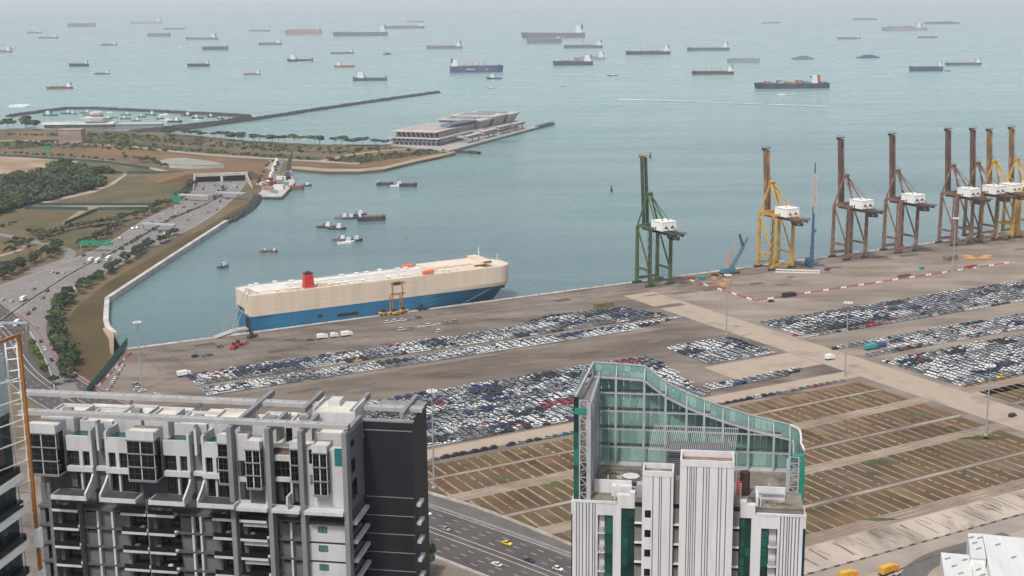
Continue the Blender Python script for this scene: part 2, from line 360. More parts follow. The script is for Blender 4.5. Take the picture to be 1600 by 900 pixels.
for b_ in (300.5, 355, 410):
    for (a0,a1) in ((lot_left(b_)+10, 340),(380,900)):
        pave('service_lane', abrect(a0, a1, b_-2.0, b_+2.0), 3.066, M_LOTLANE)
        for d in (-1.7, 1.7):
            q = MB(); l, r = ribbon([AB(a0,b_+d), AB(a1,b_+d)], 0.7); setting('lane_kerb', q.strip(l, r, 3.08), M_RAILB)
for b_, hw in ((326.5,4.2),(377,3.8)):
    pave('wide_lane', abrect(lot_left(b_)+8, 346, b_-hw, b_+hw), 3.067, M_LOTLANE)
    pave('wide_lane', abrect(374.5, 900, b_-hw, b_+hw), 3.0665, M_LOTLANE)
for b_, hw in ((326.5,4.2),(377,3.8),(437.5,3.8)):
    for d in (-hw,-hw*.42,hw*.38,hw):
        q = MB(); l, r = ribbon([AB(lot_left(b_)+25,b_+d), AB(345,b_+d)], .8 if abs(d)==hw else 1.3); setting('wheel_track', q.strip(l, r, 3.0735), mat('wheel_track',(0.40,0.32,0.25),0.9,0.3,0.1,world=True,detail=8,dirt=((0.42,0.34,0.26),0.15,0.8)))
pave('haul_road', abrect(70, 900, 433.5, 442), 3.069, mat('haul_road',(0.33,0.26,0.205),0.9,0.15,0.05,world=True,detail=8,streak=(0.15,1,1)))
pave('loading_ground', abrect(80, 900, 442, 461), 3.068, mat('loading_ground',(0.62,0.53,0.44),0.9,0.16,0.05,world=True,detail=9,streak=(1,0.35,1),dirt=((0.19,0.155,0.125),0.09,0.9)))
for k in range(70):
    a = R.uniform(120,330); ln = R.uniform(3,14)
    l, r = ribbon([AB(a,443+R.uniform(0,4)), AB(a+R.uniform(-1.5,1.5),443+min(17,ln+2))], R.uniform(0.3,0.8)); q = MB().strip(l, r, 3.0705+k*.0004)
    setting('tyre_scuff', q, mat('tyre_scuff',(0.17,0.14,0.115),0.9,0.3,0.3,world=True,dirt=((0.42,0.36,0.30),0.5,0.7)))
pave('perimeter_road', abrect(60, 900, 462, 473), 3.067, mat('perimeter_road',(0.44,0.38,0.325),0.88,0.10,0.06,world=True,detail=8))
pave('verge_ground', abrect(40, 900, 473, 640), 3.058, mat('verge_ground',(0.50,0.42,0.345),0.92,0.16,0.05,world=True,detail=9,dirt=((0.20,0.165,0.13),0.06,0.8)))
kb = MB()
for k in range(60):
    a = 80+k*6.5; kb.cbox((*AB(a,461.6),3.2),(2.6,0.6,0.5),TH)
setting('kerb_blocks', kb, mat('kerb_block',(0.13,0.12,0.11),0.9,0.3,0.4,world=True))
for a,b_,sx,sb in ((322,343,8,3),(318,384,10,3),(326,388,7,4),(205,436,9,2),(240,395,6,3),(160,428,7,3),(255,386,10,5),(95,316,5,3),(110,335,6,3)):
    n = 10; c = AB(a,b_); poly = [(c[0]+math.cos(2*math.pi*i/n)*sx*R.uniform(.6,1), c[1]+math.sin(2*math.pi*i/n)*sb*R.uniform(.6,1)) for i in range(n)]
    pave('weed_patch', poly, 3.0755, M_SCRUB)

# ---- left shore: fields, tracks, beach
M_GREENF = mat('green_verge', (0.105,0.115,0.05), 0.95, 0.25, 0.04, world=True, detail=8)
def fpoly(name, pts, z, m): return pave(name, [G(*p) for p in pts], z, m)
fpoly('olive_field', [(75,318),(130,312),(195,276),(292,274),(303,284),(296,300),(262,321)], 3.06, M_FIELD)
fpoly('olive_field', [(-60,362),(-10,345),(20,331),(122,331),(108,345),(60,362),(0,378)], 3.06, M_FIELD)
fpoly('olive_field', [(112,349),(150,330),(232,330),(200,345),(150,356)], 3.06, M_FIELD)
fpoly('olive_field', [(30,372),(170,350),(190,352),(140,382),(115,392),(90,385)], 3.06, M_FIELD)
fpoly('olive_field', [(-40,432),(-30,410),(60,390),(70,396),(45,412),(0,432)], 3.06, M_FIELD)
fpoly('olive_field', [(120,252),(165,250),(260,265),(240,272),(100,271),(95,262)], 3.06, M_FIELD)
fpoly('seaward_field', [(352,350),(300,378),(192,447),(163,464),(162,510),(173,522),(172,565),(140,612),(105,612),(97,570),(93,520),(118,482),(170,440),(280,378),(330,350),(385,318)], 3.06,
      mat('seaward_field',(0.135,0.098,0.048),0.95,0.16,0.03,world=True,detail=8,dirt=((0.115,0.105,0.045),0.02,0.6)))
fpoly('scrub_verge', [(40,209),(190,207),(300,216),(470,226),(620,232),(560,240),(440,236),(330,226),(100,212)], 3.055, M_SCRUB)
fpoly('brown_heath', [(240,212),(300,216),(480,230),(610,230),(600,234),(480,236),(330,226),(220,216)], 3.064, M_LAND)
fpoly('scrub_verge', [(-40,222),(160,216),(230,224),(400,240),(520,246),(640,238),(690,238),(600,252),(470,250),(300,236),(90,230),(-40,232)], 3.058, M_SCRUB)
fpoly('brown_heath', [(60,233),(170,228),(300,243),(410,254),(425,272),(408,278),(380,268),(300,258),(215,246),(90,240)], 3.062, mat('brown_heath',(0.27,0.165,0.088),0.95,0.14,0.02,world=True,detail=7))
fpoly('brown_heath', [(455,256),(520,258),(560,262),(620,254),(690,240),(640,243),(560,258),(440,250)], 3.063, MATS['brown_heath'])
fpoly('brown_heath', [(500,248),(540,238),(640,229),(650,233),(600,244),(520,251)], 3.065, MATS['brown_heath'])
fpoly('bare_earthworks', [(-60,250),(-10,244),(40,246),(80,249),(125,250),(118,258),(70,270),(30,276),(-60,276)], 3.064, M_EARTH)
fpoly('silty_pond', [(-60,277),(20,274),(48,273),(28,279),(0,290),(-60,296)], 3.068, mat('silty_pond',(0.33,0.33,0.27),0.3,0.15,0.02,world=True))
fpoly('sandy_beach', [(711.5,237),(690,243.5),(650,252),(600,264),(560,268),(510,268),(456,263.3),(457,259.5),(510,263.5),(560,264),(600,260),(650,248),(690,240.5),(708,236.4)], 3.07, M_SAND)
fpoly('sandy_track', [(196,271),(199,272),(178,288),(150,300),(70,318),(58,317),(135,300),(170,288)], 3.075, M_PALE)
fpoly('sandy_track', [(30,322),(245,321),(235,328),(30,326)], 3.072, mat('ochre_track',(0.46,0.32,0.21),0.95,0.15,0.05,world=True,detail=6))
fpoly('sandy_track', [(124,329),(135,329),(105,350),(96,349)], 3.073, MATS['ochre_track'])
fpoly('sandy_track', [(25,322),(36,322),(20,333),(5,335)], 3.074, MATS['ochre_track'])
fpoly('sandy_track', [(0,240.5),(80,245),(170,251),(250,264),(278,271),(262,271),(235,264),(170,254),(80,248),(0,243.5)], 3.073, M_PALE)
fpoly('bare_patch', [(168,508),(178,523),(177.5,560),(172,550),(170,530),(160,514)], 3.064, M_EARTH)
def track(name, pts, wid, z, m, sm=2):
    l, r = ribbon(smooth([G(*p) for p in pts], sm), wid); return setting(name, MB().strip(l, r, z), m)
track('coast_road', [(-60,222),(40,219),(110,224),(200,228),(300,240),(420,248),(500,252),(560,256)], 13, 3.078, M_PALE)
track('coast_road', [(500,252),(540,243),(590,236),(640,232),(690,233)], 9, 3.079, M_PALE)
track('dockside_road', [(432,250),(424,262),(418,278),(420,296)], 16, 3.081, M_PALE)
track('dockside_road', [(440,249),(434,262),(428,278)], 8, 3.082, mat('dock_road_grey',(0.3,0.28,0.26),0.9,0.1,0.05,world=True))

# ---- expressway from the tunnel mouth
Lp = smooth([G(*p) for p in [(309,284),(300,298),(285,312),(262,327),(225,342),(185,370),(160,385),(120,402),(65,422),(0,445),(-80,474)]], 2)
Mp = smooth([G(*p) for p in [(347,284),(353,300),(325,319),(270,341),(217,372),(175,396),(120,422),(82,446),(32,479),(0,502),(-60,546)]], 2)
Rp = smooth([G(*p) for p in [(386,283),(376,300),(350,325),(322,345),(280,368),(207,402),(190,415),(140,438),(107,464),(82,482),(58,506),(20,560)]], 2)
NS = 60
Lp, Mp, Rp = resample(Lp, NS), resample(Mp, NS), resample(Rp, NS)
setting('expressway', MB().strip(Rp, Lp, 3.09), M_ROAD)
def lerp_line(A, B, t): return [(a[0]+(b[0]-a[0])*t, a[1]+(b[1]-a[1])*t) for a, b in zip(A, B)]
lm = MB()
for A, B in ((Lp, Mp), (Mp, Rp)):
    for t in (0.06, 0.94): l, r = ribbon(lerp_line(A, B, t), 0.35); lm.strip(l, r, 3.10)
    for t in (0.24, 0.42, 0.60, 0.78): dashes(lm, lerp_line(A, B, t), 0.25, 4, 9, 3.10)
setting('lane_markings', lm, M_LINE)
# ramps and the lower link that swings behind the apartment block
link_c = smooth([G(*p) for p in [(-50,470),(15,520),(30,555),(60,592),(140,640),(300,700),(470,757),(655,821),(800,874),(900,913),(1010,958)]], 3)
l, r = ribbon(link_c, 35.5); setting('expressway_link', MB().strip(l, r, 3.105), M_ROADD)
lk = MB()
for off in (-17, 17):
    a, b_ = ribbon(link_c, abs(off)*2); q = a if off > 0 else b_
    l, r = ribbon(q, 0.35); lk.strip(l, r, 3.115)
for off in (-13.2,-9.4,-5.5,5.5,9.4,13.2):
    a, b_ = ribbon(link_c, abs(off)*2); q = a if off > 0 else b_
    dashes(lk, q, 0.22, 3.2, 6.0, 3.115)
for off in (-1.7, 1.7):
    a, b_ = ribbon(link_c, abs(off)*2); q = a if off > 0 else b_
    l, r = ribbon(q, 0.35); lk.strip(l, r, 3.115)
setting('lane_markings', lk, M_LINE)
slip_c = smooth([G(*p) for p in [(300,672),(470,722),(640,772),(720,795),(800,825),(900,868),(1010,915)]], 2)
l, r = ribbon(slip_c, 9.0); setting('slip_road', MB().strip(l, r, 3.108), mat('slip_asphalt',(0.20,0.18,0.165),0.85,0.12,0.08,world=True,detail=7))
track('ramp_road', [(82,478),(60,505),(58,520),(68,545),(88,575),(102,600),(112,622)], 10.5, 3.125, M_ROAD)
track('loop_road', [(-40,360),(0,366),(40,374),(80,384),(102,388),(112,396),(106,405),(80,414),(45,426)], 9, 3.097, M_ROAD, 3)
track('loop_road', [(-50,412),(0,400),(35,390),(40,384)], 5, 3.096, M_PALE)
fpoly('ramp_island', [(44,531),(50,527),(70,556),(78,585),(74,590),(58,570),(42,548)], 3.13, M_GREENF)

# ================================================================== PARKED CARS ON THE YARD
# body types (length along x); one low-cost body and one band of glass each
def car_shapes(kind):
    """(body MB, glass MB, wheels MB) at the origin, wheels on z=0"""
    L, W = {'saloon':(4.6,1.8),'hatch':(4.0,1.75),'suv':(4.7,1.9),'van':(5.0,1.95)}[kind]
    x = L/2; y = W/2
    prof = {'saloon':[(-x,.35),(-x,.85),(-x+.7,.95),(.9,.92),(x-.1,.75),(x,.35)],
            'hatch':[(-x,.35),(-x,.95),(-x+.2,1.0),(.9,.95),(x-.1,.75),(x,.35)],
            'suv':[(-x,.4),(-x,1.05),(-x+.2,1.1),(1.0,1.08),(x-.1,.9),(x,.4)],
            'van':[(-x,.4),(-x,1.15),(-x+.1,1.2),(1.5,1.12),(x-.1,.85),(x,.4)]}[kind]
    body = MB()
    n = len(prof)
    body.add([(p[0],-y,p[1]) for p in prof]+[(p[0],y,p[1]) for p in prof], [tuple(range(n)), tuple(range(2*n-1,n-1,-1))]+[(i,n+i,n+(i+1)%n,(i+1)%n) for i in range(n)])
    t = {'saloon':(-x+.75,.85,-1.05,.15,1.42,.93),'hatch':(-x+.15,.85,-1.35,.15,1.48,.97),'suv':(-x+.15,.95,-1.75,.3,1.75,1.08),'van':(-x+.05,1.5,-2.2,.75,1.95,1.15)}[kind]
    x0, x1, tx0, tx1, zt, zb = t; k = .16
    glass = MB().add([(x0,-y+.05,zb),(x1,-y+.05,zb),(x1,y-.05,zb),(x0,y-.05,zb),(tx0-.02,-y+k,zt-.05),(tx1+.02,-y+k,zt-.05),(tx1+.02,y-k,zt-.05),(tx0-.02,y-k,zt-.05)],
                     [(0,1,5,4),(1,2,6,5),(2,3,7,6),(3,0,4,7)])
    roof = [(tx0,-y+k,zt-.05),(tx1,-y+k,zt-.05),(tx1,y-k,zt-.05),(tx0,y-k,zt-.05),(tx0+.15,-y+k+.12,zt),(tx1-.15,-y+k+.12,zt),(tx1-.15,y-k-.12,zt),(tx0+.15,y-k-.12,zt)]
    body.add(roof, [(4,5,6,7),(0,1,5,4),(1,2,6,5),(2,3,7,6),(3,0,4,7)])
    wh = MB().tube((0,-.12,0),(0,.12,0),.33,.33,8)
    return body, glass, wh, (x, y)
CK = ['saloon','hatch','suv','van']
SHP = {k: car_shapes(k) for k in CK}
COLS = {'white':(0.62,0.63,0.62),'silver':(0.27,0.285,0.30),'grey':(0.16,0.165,0.17),'black':(0.022,0.024,0.028),'red':(0.30,0.025,0.03),'maroon':(0.12,0.02,0.025),
        'blue':(0.03,0.08,0.22),'navy':(0.02,0.03,0.085),'brown':(0.12,0.07,0.04),'yellow':(0.72,0.50,0.05),'teal':(0.03,0.15,0.18),'green':(0.05,0.16,0.07),'orange':(0.7,0.22,0.03)}
def car_paint(c): return mat('car_paint_'+c, COLS[c], 0.38, 0.05, 0.3, spec=0.5)
M_GLASS = mat('car_glass', (0.018,0.022,0.026), 0.12, 0.1, 1.0, spec=0.5)
M_TYRE = mat('tyre_rubber', (0.02,0.02,0.02), 0.85, 0.2, 2.0)
WME = SHP['saloon'][2].mesh('wheel', M_TYRE)
BME = {}
for k in CK:
    gl = SHP[k][1].mesh('car_glass', M_GLASS)
    for c in COLS:
        BME[k, c] = (SHP[k][0].mesh('car_body', car_paint(c)), gl)
def make_car(x, y, rz, kind, colour, label, group, z=3.07, wheels=True, name='parked_car', cat='car'):
    t = thing(name, label, cat, (x, y, z), rz, group)
    b, g = BME[kind, colour]; obj('body', b, t); obj('windows', g, t)
    if wheels:
        hx, hy = SHP[kind][3]
        for sx in (-1, 1):
            for sy in (-1, 1): obj('wheel', WME, t, (sx*(hx-.85), sy*(hy-.1), .33))
    return t
def pick_colour(rg, white=.34, dark=.30, silver=.22):
    q = rg.random()
    if q < white: return 'white'
    if q < white+dark: return rg.choice(['black','black','grey','grey','navy'])
    if q < white+dark+silver: return 'silver'
    return rg.choice(['red','red','blue','brown','navy','red','grey','silver','maroon','teal' if rg.random()<.4 else 'yellow' if rg.random()<.4 else 'blue'])
def pick_kind(rg): return rg.choice(['saloon','hatch','hatch','suv','suv','saloon','van' if rg.random()<.25 else 'hatch'])

# each block: rows in b, cars nose to tail along a.  (name, list of (row b, a0, a1), probability of a car, colour bias)
BLOCKS = []
def block(name, b0, b1, step, fa0, fa1, fill=0.985, mode='mix', pitch=5.05):
    step *= 1.07; n = max(1, int(round((b1-b0)/step))); BLOCKS.append((name, [(b0+(i+.5)*(b1-b0)/n, fa0(b0+(i+.5)*(b1-b0)/n), fa1(b0+(i+.5)*(b1-b0)/n)) for i in range(n)], fill, mode, pitch))
LI = lambda v: (lambda b: v)
block('long car strip beside the ship', 78, 101.0, 2.35, LI(13), lambda b: 332+(b-78)*.45)
block('far end of the long strip', 63, 78, 2.35, lambda b: 262-(b-63)*2.6, LI(333))
block('second car strip', 108.5, 123.5, 2.4, LI(12), lambda b: 349-(b-108)*3.2, mode='pale')
block('large car field', 180, 262, 2.35, lambda b: 62-(b-180)*.35, lambda b: 272-(b-180)*.24)
block('square block by tall mast', 170.5, 213, 2.35, lambda b: 284+ (b-170)*.0, LI(342.5), mode='pale')
block('short rows by beige lane', 247, 255.5, 2.5, LI(253), lambda b: 332-(b-247)*2, fill=.95)
block('single file by empty bays', 277.5, 280, 2.4, LI(58), LI(335), fill=.93)
block('upper car strip past the cross road', 149, 188.5, 2.35, lambda b: 377.5-(b-149)*.1, LI(800))
block('single file past the cross road', 192.5, 195.0, 2.4, LI(374), LI(800), fill=.94)
block('middle car strip past the cross road', 221, 226.5, 2.6, LI(377), LI(780), fill=.85)
block('middle car strip, inner rows', 227, 241, 2.35, lambda b: 400+(241-b)*1.2, LI(780), fill=.97)
block('middle car strip, outer rows', 243.5, 249, 2.5, LI(376), LI(760))
block('upper rows of right-hand car field', 259.5, 270, 2.35, LI(376), LI(720), mode='mix')
block('broad right-hand car field', 272, 319.5, 2.35, LI(374), LI(700), mode='pale')
# gather every parking place, then the 300 that show largest become single things and the rest one mass
rg = random.Random(21); PL = []
for (nm, rows, fill, mode, pitch) in BLOCKS:
    for ri, (b_, a0, a1) in enumerate(rows):
        i0 = int(math.ceil(a0/pitch)); i1 = int(a1/pitch)
        for i in range(i0, i1):
            a = (i+.5)*pitch
            if rg.random() > fill: continue
            ch = random.Random(len(nm)*7919+(i//4)*104729+((ri+(i%8)//4*2)//4)*1299709); patch = pick_colour(ch, .46 if mode=='pale' else .25, .24 if mode=='pale' else .38); kq = pick_kind(ch)
            if patch in ('red','maroon','blue','teal','yellow','brown'): patch = ch.choice(['grey','silver','white','black','silver',patch])
            c = patch if rg.random() < .70 else pick_colour(rg, .42 if mode=='pale' else .26, .28 if mode=='pale' else .36)
            p = AB(a+rg.uniform(-.15,.15), b_+rg.uniform(-.07,.07))
            PL.append((p, kq if rg.random() < .85 else pick_kind(rg), c, nm, ri, i, len(rows)))
def frame(p, z=3.0):
    q = np.array([p[0], p[1], z-CAM_H]); w_ = q @ _f
    return 800+FPX*(q @ _r)/w_, 450-FPX*(q @ _u)/w_
def hidden_by_tower(fx, fy):
    if fx < 652 and fy > 640 + (fx-40)*.0: return True
    if fx < 480 and fy > 618: return True
    if 897 < fx < 1256 and fy > (585 if fx < 1010 else 585+(fx-1010)*.40): return True
    return False
vis = []; hid = []
for q in PL:
    fx, fy = frame(q[0])
    if fx < -10 or fx > 1640: continue
    (hid if hidden_by_tower(fx, fy) else vis).append((q[0][1], q))
vis.sort(key=lambda t: t[0])
cnt = {}
near = vis[:300]; far = vis[300:]+hid
used = set()
for _, (p, kind, c, nm, ri, i, nr) in sorted(near, key=lambda t: (t[1][3], t[1][4], -t[1][5])):
    cnt[nm, ri] = cnt.get((nm, ri), 0)+1
    kn = {'saloon':'saloon','hatch':'hatchback','suv':'off-roader','van':'people carrier'}[kind]
    row = '' if nr == 1 else f' {nth(nr-ri)} row from near edge,'
    lab = f'{c} {kn}, {nth(cnt[nm,ri])} from right end,{row} {nm}'
    make_car(p[0], p[1], TH+(math.pi if rg.random()<.5 else 0), kind, c, lab, 'cars parked on the port yard', wheels=True)
# the mass: one mesh, its paint a colour attribute per car
V = []; F = []; MI = []; CO = []; off = 0
base = {}
for k in CK:
    b, g, _, (hx, hy) = SHP[k]
    sk = MB().box(-hx+.4,hx-.4,-hy+.08,hy-.08,.05,.42)       # sills and tyres as one dark skirt
    v = np.array(b.v+g.v+sk.v, float); f = []
    for q in b.f: f.append((q, 0))
    o = len(b.v)
    for q in g.f: f.append((tuple(i+o for i in q), 1))
    o += len(g.v)
    for q in sk.f: f.append((tuple(i+o for i in q), 2))
    base[k] = (v, f)
for _, (p, kind, c, *_r2) in far:
    v, f = base[kind]; a = TH+(math.pi if rg.random()<.5 else 0)+rg.uniform(-.02,.02); co, si = math.cos(a), math.sin(a)
    V.append(np.column_stack([v[:,0]*co-v[:,1]*si+p[0], v[:,0]*si+v[:,1]*co+p[1], v[:,2]+3.07]))
    for q, mi in f: F.append(tuple(i+off for i in q)); MI.append(mi)
    CO.append(np.tile(np.array([*COLS[c], 1.0])*[*( [rg.uniform(.88,1.08)]*3 ), 1], (len(v), 1))); off += len(v)
me = bpy.data.meshes.new('distant_parked_cars'); me.from_pydata(np.concatenate(V).tolist(), [], F)
ca = me.color_attributes.new('car_colour', 'FLOAT_COLOR', 'POINT'); ca.data.foreach_set('color', np.concatenate(CO).astype(np.float32).ravel())
mp_ = bpy.data.materials.new('mixed_car_paint'); mp_.use_nodes = True; n_ = mp_.node_tree
at = n_.nodes.new('ShaderNodeVertexColor'); at.layer_name = 'car_colour'; n_.links.new(at.outputs[0], n_.nodes['Principled BSDF'].inputs['Base Color'])
n_.nodes['Principled BSDF'].inputs['Roughness'].default_value = 0.38
for m in (mp_, M_GLASS, M_TYRE): me.materials.append(m)
me.polygons.foreach_set('material_index', MI); me.update()
tag(obj('distant_parked_cars', me), 'thousands of new cars parked bumper to bumper across the port yard', kind='stuff')

# ================================================================== CAR CARRIER AT THE QUAY
M_CREAM = mat('ship_cream', (0.64,0.53,0.42), 0.5, 0.05, 0.08, streak=(1,1,.12), dirt=((0.42,0.31,0.22),0.35,0.30))
M_SBLUE = mat('ship_blue', (0.020,0.150,0.285), 0.45, 0.08, 0.08, streak=(1,1,.15), dirt=((0.05,0.11,0.16),0.3,0.45))
M_SNAVY = mat('ship_dark_bow', (0.015,0.05,0.085), 0.5, 0.1, 0.06)
M_SDECK = mat('ship_deck', (0.62,0.59,0.55), 0.6, 0.08, 0.08, dirt=((0.42,0.38,0.34),0.15,0.5))
M_WHITE = mat('white_paint', (0.76,0.76,0.74), 0.5, 0.05, 0.3, dirt=((0.5,0.46,0.4),0.4,0.25))
M_STEEL = mat('galvanised_steel', (0.34,0.35,0.36), 0.5, 0.1, 0.5, metal=0.3)
M_DARK = mat('dark_opening', (0.015,0.015,0.017), 0.7, 0.2, 0.5)
M_RED = mat('funnel_red', (0.52,0.03,0.025), 0.5, 0.08, 0.2)
M_ORNG = mat('lifeboat_orange', (0.72,0.13,0.04), 0.5, 0.1, 0.5)
M_YEL = mat('machine_yellow', (0.60,0.34,0.03), 0.55, 0.12, 0.5, dirt=((0.25,0.13,0.05),0.6,0.5))
SL, SB = 197.0, 31.0
def sec(x):                       # half breadth at waterline and deck, along the ship (0 stern .. 1 bow)
    t = x/SL
    wl = SB/2*(min(1, .80+t*2.5) if t < .08 else 1.0 if t < .62 else max(0.02, 1-((t-.62)/.35)**1.2))
    dk = SB/2*(.97+min(.03, t) if t < .93 else math.sqrt(max(0.0, 1-((t-.93)/.072)**2))*.86+.14)
    return wl, dk
ship = thing('car_carrier', 'huge cream and blue car carrier ship moored along the quay', 'ship', (*AB(82,-19.5),0), TH)
XS = [0,4,10,20,40,70,100,125,140,150,158,166,172,177,182,186,190,193,195.5,197]
def hull_rows(zs, fn):
    m = MB(); P = []
    for s_ in (-1, 1):
        for x in XS:
            wl, dk = sec(x); col_ = []
            for z in zs:
                t = min(1, max(0, z/13.0)); k = t**1.25
                y = wl+(dk-wl)*k
                xx = x if x < 150 else x-(1-t)*(x-150)*0.20
                col_.append((xx, s_*y, z))
            P.append(col_)
    return P
def hull_band(name, zs, m_):
    m = MB(); P = hull_rows(zs, None); n = len(XS); k = len(zs)
    for s_ in (0, 1):
        for i in range(n-1):
            for j in range(k-1):
                a, b, c, d = P[s_*n+i][j], P[s_*n+i+1][j], P[s_*n+i+1][j+1], P[s_*n+i][j+1]
                m.add([a,b,c,d] if s_ == 0 else [d,c,b,a], [(0,1,2,3)])
    for j in range(k-1):          # transom and stem
        m.add([P[0][j],P[0][j+1],P[n][j+1],P[n][j]], [(0,1,2,3)]); m.add([P[n-1][j],P[2*n-1][j],P[2*n-1][j+1],P[n-1][j+1]], [(0,1,2,3)])
    return m, P
m, P = hull_band('hull', [-2,0,3,6,9,12.4], None); hull = m.build('hull', M_SBLUE, ship)
m, P = hull_band('topsides', [12.4,15,18,22,26.4], None)
n = len(XS)
deck = [P[i][-1] for i in range(n)]+[P[n+i][-1] for i in range(n-1,-1,-1)]
m.add(deck, [tuple(range(len(deck)))]); m.build('topsides', M_CREAM, ship)
# deck: raised centre casing, ventilators, walkway lines
top = MB(); 
for i in range(len(XS)-3):
    pass
MB().box(3,178,-8,12.8,26.4,27.2).build('upper_deck', M_SDECK, ship)
MB().box(30,150,1.2,1.8,27.2,27.5).box(30,150,-4,-3.7,27.2,27.45).build('deck_walkway', mat('deck_blue_grey',(0.33,0.37,0.45),0.6), ship)
MB().box(132,181,-6,13,27.2,29.2).build('forward_casing', M_CREAM, ship)
vm = MB().box(-1.2,1.2,-0.9,0.9,0,1.6).box(-1.5,1.5,-1.2,1.2,1.6,1.9).mesh('ventilator', M_WHITE)
for i in range(26):
    obj('ventilator', vm, ship, (8+i*6.0+R.uniform(-1,1), R.choice([-13.2,-11.5,13.6,10.5]) , 26.4))
br = MB().box(2,9,-12.6,12.6,0,2.3).box(-4,8,-9,9,-2.6,0).box(3,8,-5,5,2.3,3.0).build('bridge', M_CREAM, ship, (171,0,28.9))
MB().box(9.02,9.08,-12,12,.9,1.8).build('bridge_windows', M_DARK, br); MB().box(2.5,8.5,-12.68,-12.62,.9,1.8).build('bridge_windows', M_DARK, br); MB().box(-3,6,-9.08,-9.02,-1.8,-.9).build('cabin_windows', M_DARK, br)
MB().tube((5,0,3.3),(5,0,11),.25,.15,6).bar((5,-2,7),(5,2,7),.15).bar((5,-1.4,9),(5,1.4,9),.15).cbox((5,0,6),(1.2,.5,.3)).build('radar_mast', M_WHITE, br)
MB().tube((191,0,26.4),(191,0,33),.25,.15,6).build('foremast', M_WHITE, ship); MB().tube((141,-5,27),(141,-5,35),.18,.12,6).build('signal_mast', M_WHITE, ship)
fn = MB().loft([[(x*k,y*k,z) for x,y in ((-3.4,-2.6),(3.4,-2.6),(3.4,2.6),(-3.4,2.6))] for z,k in ((0,1.0),(6,.92),(9.5,.8))]).build('funnel', M_RED, ship, (42,-10.5,26.4))
MB().box(-2.8,2.8,-2.1,2.1,9.5,10.3).tube((-.8,0,10.3),(-.8,0,11.8),.45,.45,8).tube((.9,0,10.3),(.9,0,11.5),.4,.4,8).build('funnel_top', M_DARK, fn)
MB().box(49,55,-13.5,-8.5,26.4,29).box(26,36,-13.8,-9,26.4,28).box(57,62,-12.5,-9,26.4,28).build('engine_casing', M_CREAM, ship)
for x,y in ((129,-13.4),(126,13.4)):
    lb = MB().loft([[(xx,yy*k,zz) for yy,zz in ((-1.5,.9),(-.9,0),(.9,0),(1.5,.9),(1.2,2.2),(-1.2,2.2))] for xx,k in ((-4.6,.25),(-3.4,.9),(0,1),(3.4,.9),(4.6,.25))]).build('lifeboat', M_ORNG, ship, (x,y,27.2))
    MB().box(-3.2,-2.9,-.2,.2,-1,0).box(2.9,3.2,-.2,.2,-1,0).build('davit', M_WHITE, lb)
# rails round the deck edge
m = MB()
for s_ in (-1,1):
    for i in range(0, n-1):
        a = P[(0 if s_<0 else n)+i][-1]; b = P[(0 if s_<0 else n)+i+1][-1]
        for h in (.6,1.15): m.bar((a[0],a[1]*.985,26.4+h),(b[0],b[1]*.985,26.4+h),.09)
m.build('deck_railing', M_CREAM, ship)
for zz in (15.6,19.0,22.4): MB().box(12,138,-15.53,-15.47,zz,zz+.12).build('plating_seam', mat('seam_tan',(0.47,0.38,0.30),0.7), ship)  # plate seams: thin strips a darker tan than the cream topsides
for k in range(9): MB().box(20+k*13.5,20.14+k*13.5,-15.53,-15.47,12.6,26.2).build('plating_seam', MATS['seam_tan'], ship)
MB().box(4,150,-15.60,-15.46,12.2,12.55).build('rubbing_strake', M_SBLUE, ship)
# openings, rust marks and the side ramp frame
MB().box(9,19,-15.36,-15.2,12.6,14.8).build('mooring_port', M_DARK, ship); MB().bar((178,-13.9,14.2),(187,-11.6,14.2),.6,2.0).build('mooring_port', M_DARK, ship)
MB().box(60,75,-15.62,-15.46,5.0,7.2).box(46,49,-15.62,-15.46,6.2,8.2).build('side_door', M_DARK, ship)
fr = MB()
for x in (100.5,108): fr.bar((x,-15.75,0.5),(x,-15.75,24.5),.55,.5); fr.bar((x-1.8,-15.75,0.5),(x-1.8,-15.75,15),.8,.5)
fr.bar((99,-15.75,16.5),(110,-15.75,16.5),.5,.4); fr.bar((99,-15.75,24.0),(110,-15.75,24.0),.4)
fr.build('side_ramp_frame', mat('rusty_yellow_steel',(0.42,0.22,0.06),0.7,0.3,0.3,dirt=((0.12,0.06,0.03),0.3,0.7)), ship)
MB().box(101.5,107,-15.66,-15.48,22.2,24.6).build('ramp_winch_port', M_DARK, ship)
# stern: door recess, cables and the quarter ramp on the quay
MB().box(-.12,-.02,-13.5,-4,2.2,11).build('stern_door_opening', M_DARK, ship)
MB().box(-.16,-.04,-2,11.5,13.2,15.6).build('stern_mooring_port', M_DARK, ship)
sr = MB(); sr.loft([[(p[0],p[1],p[2]) for p in ((-1,-12.8,3.4),(-1,-5.0,3.4),(-1,-5.0,4.3),(-1,-12.8,4.3))],[(-12,-16.6,4.0),(-12,-9.5,4.0),(-12,-9.5,4.8),(-12,-16.6,4.8)],[(-27,-24.5,3.3),(-27,-17.8,3.3),(-27,-17.8,3.7),(-27,-24.5,3.7)]])
sr.build('stern_ramp', mat('ramp_steel',(0.36,0.36,0.35),0.6,0.15,0.2,dirt=((0.2,0.15,0.1),0.3,0.5)), ship)
m = MB()
for y0,y1 in ((-11,-15.5),(-3,-9.0)):
    m.bar((-.3,y0,25.5),(-11,y1,4.9),.28)
m.bar((-.3,-11,25.5),(2,-11,29),.5).bar((-.3,-3,25.5),(2,-3,29),.5).bar((2,-12.5,29),(2,-1.5,29),.5).bar((2,-11,29),(8,-11,26.4),.4).bar((2,-3,29),(8,-3,26.4),.4)
m.build('ramp_hoist', M_STEEL, ship)
m = MB()
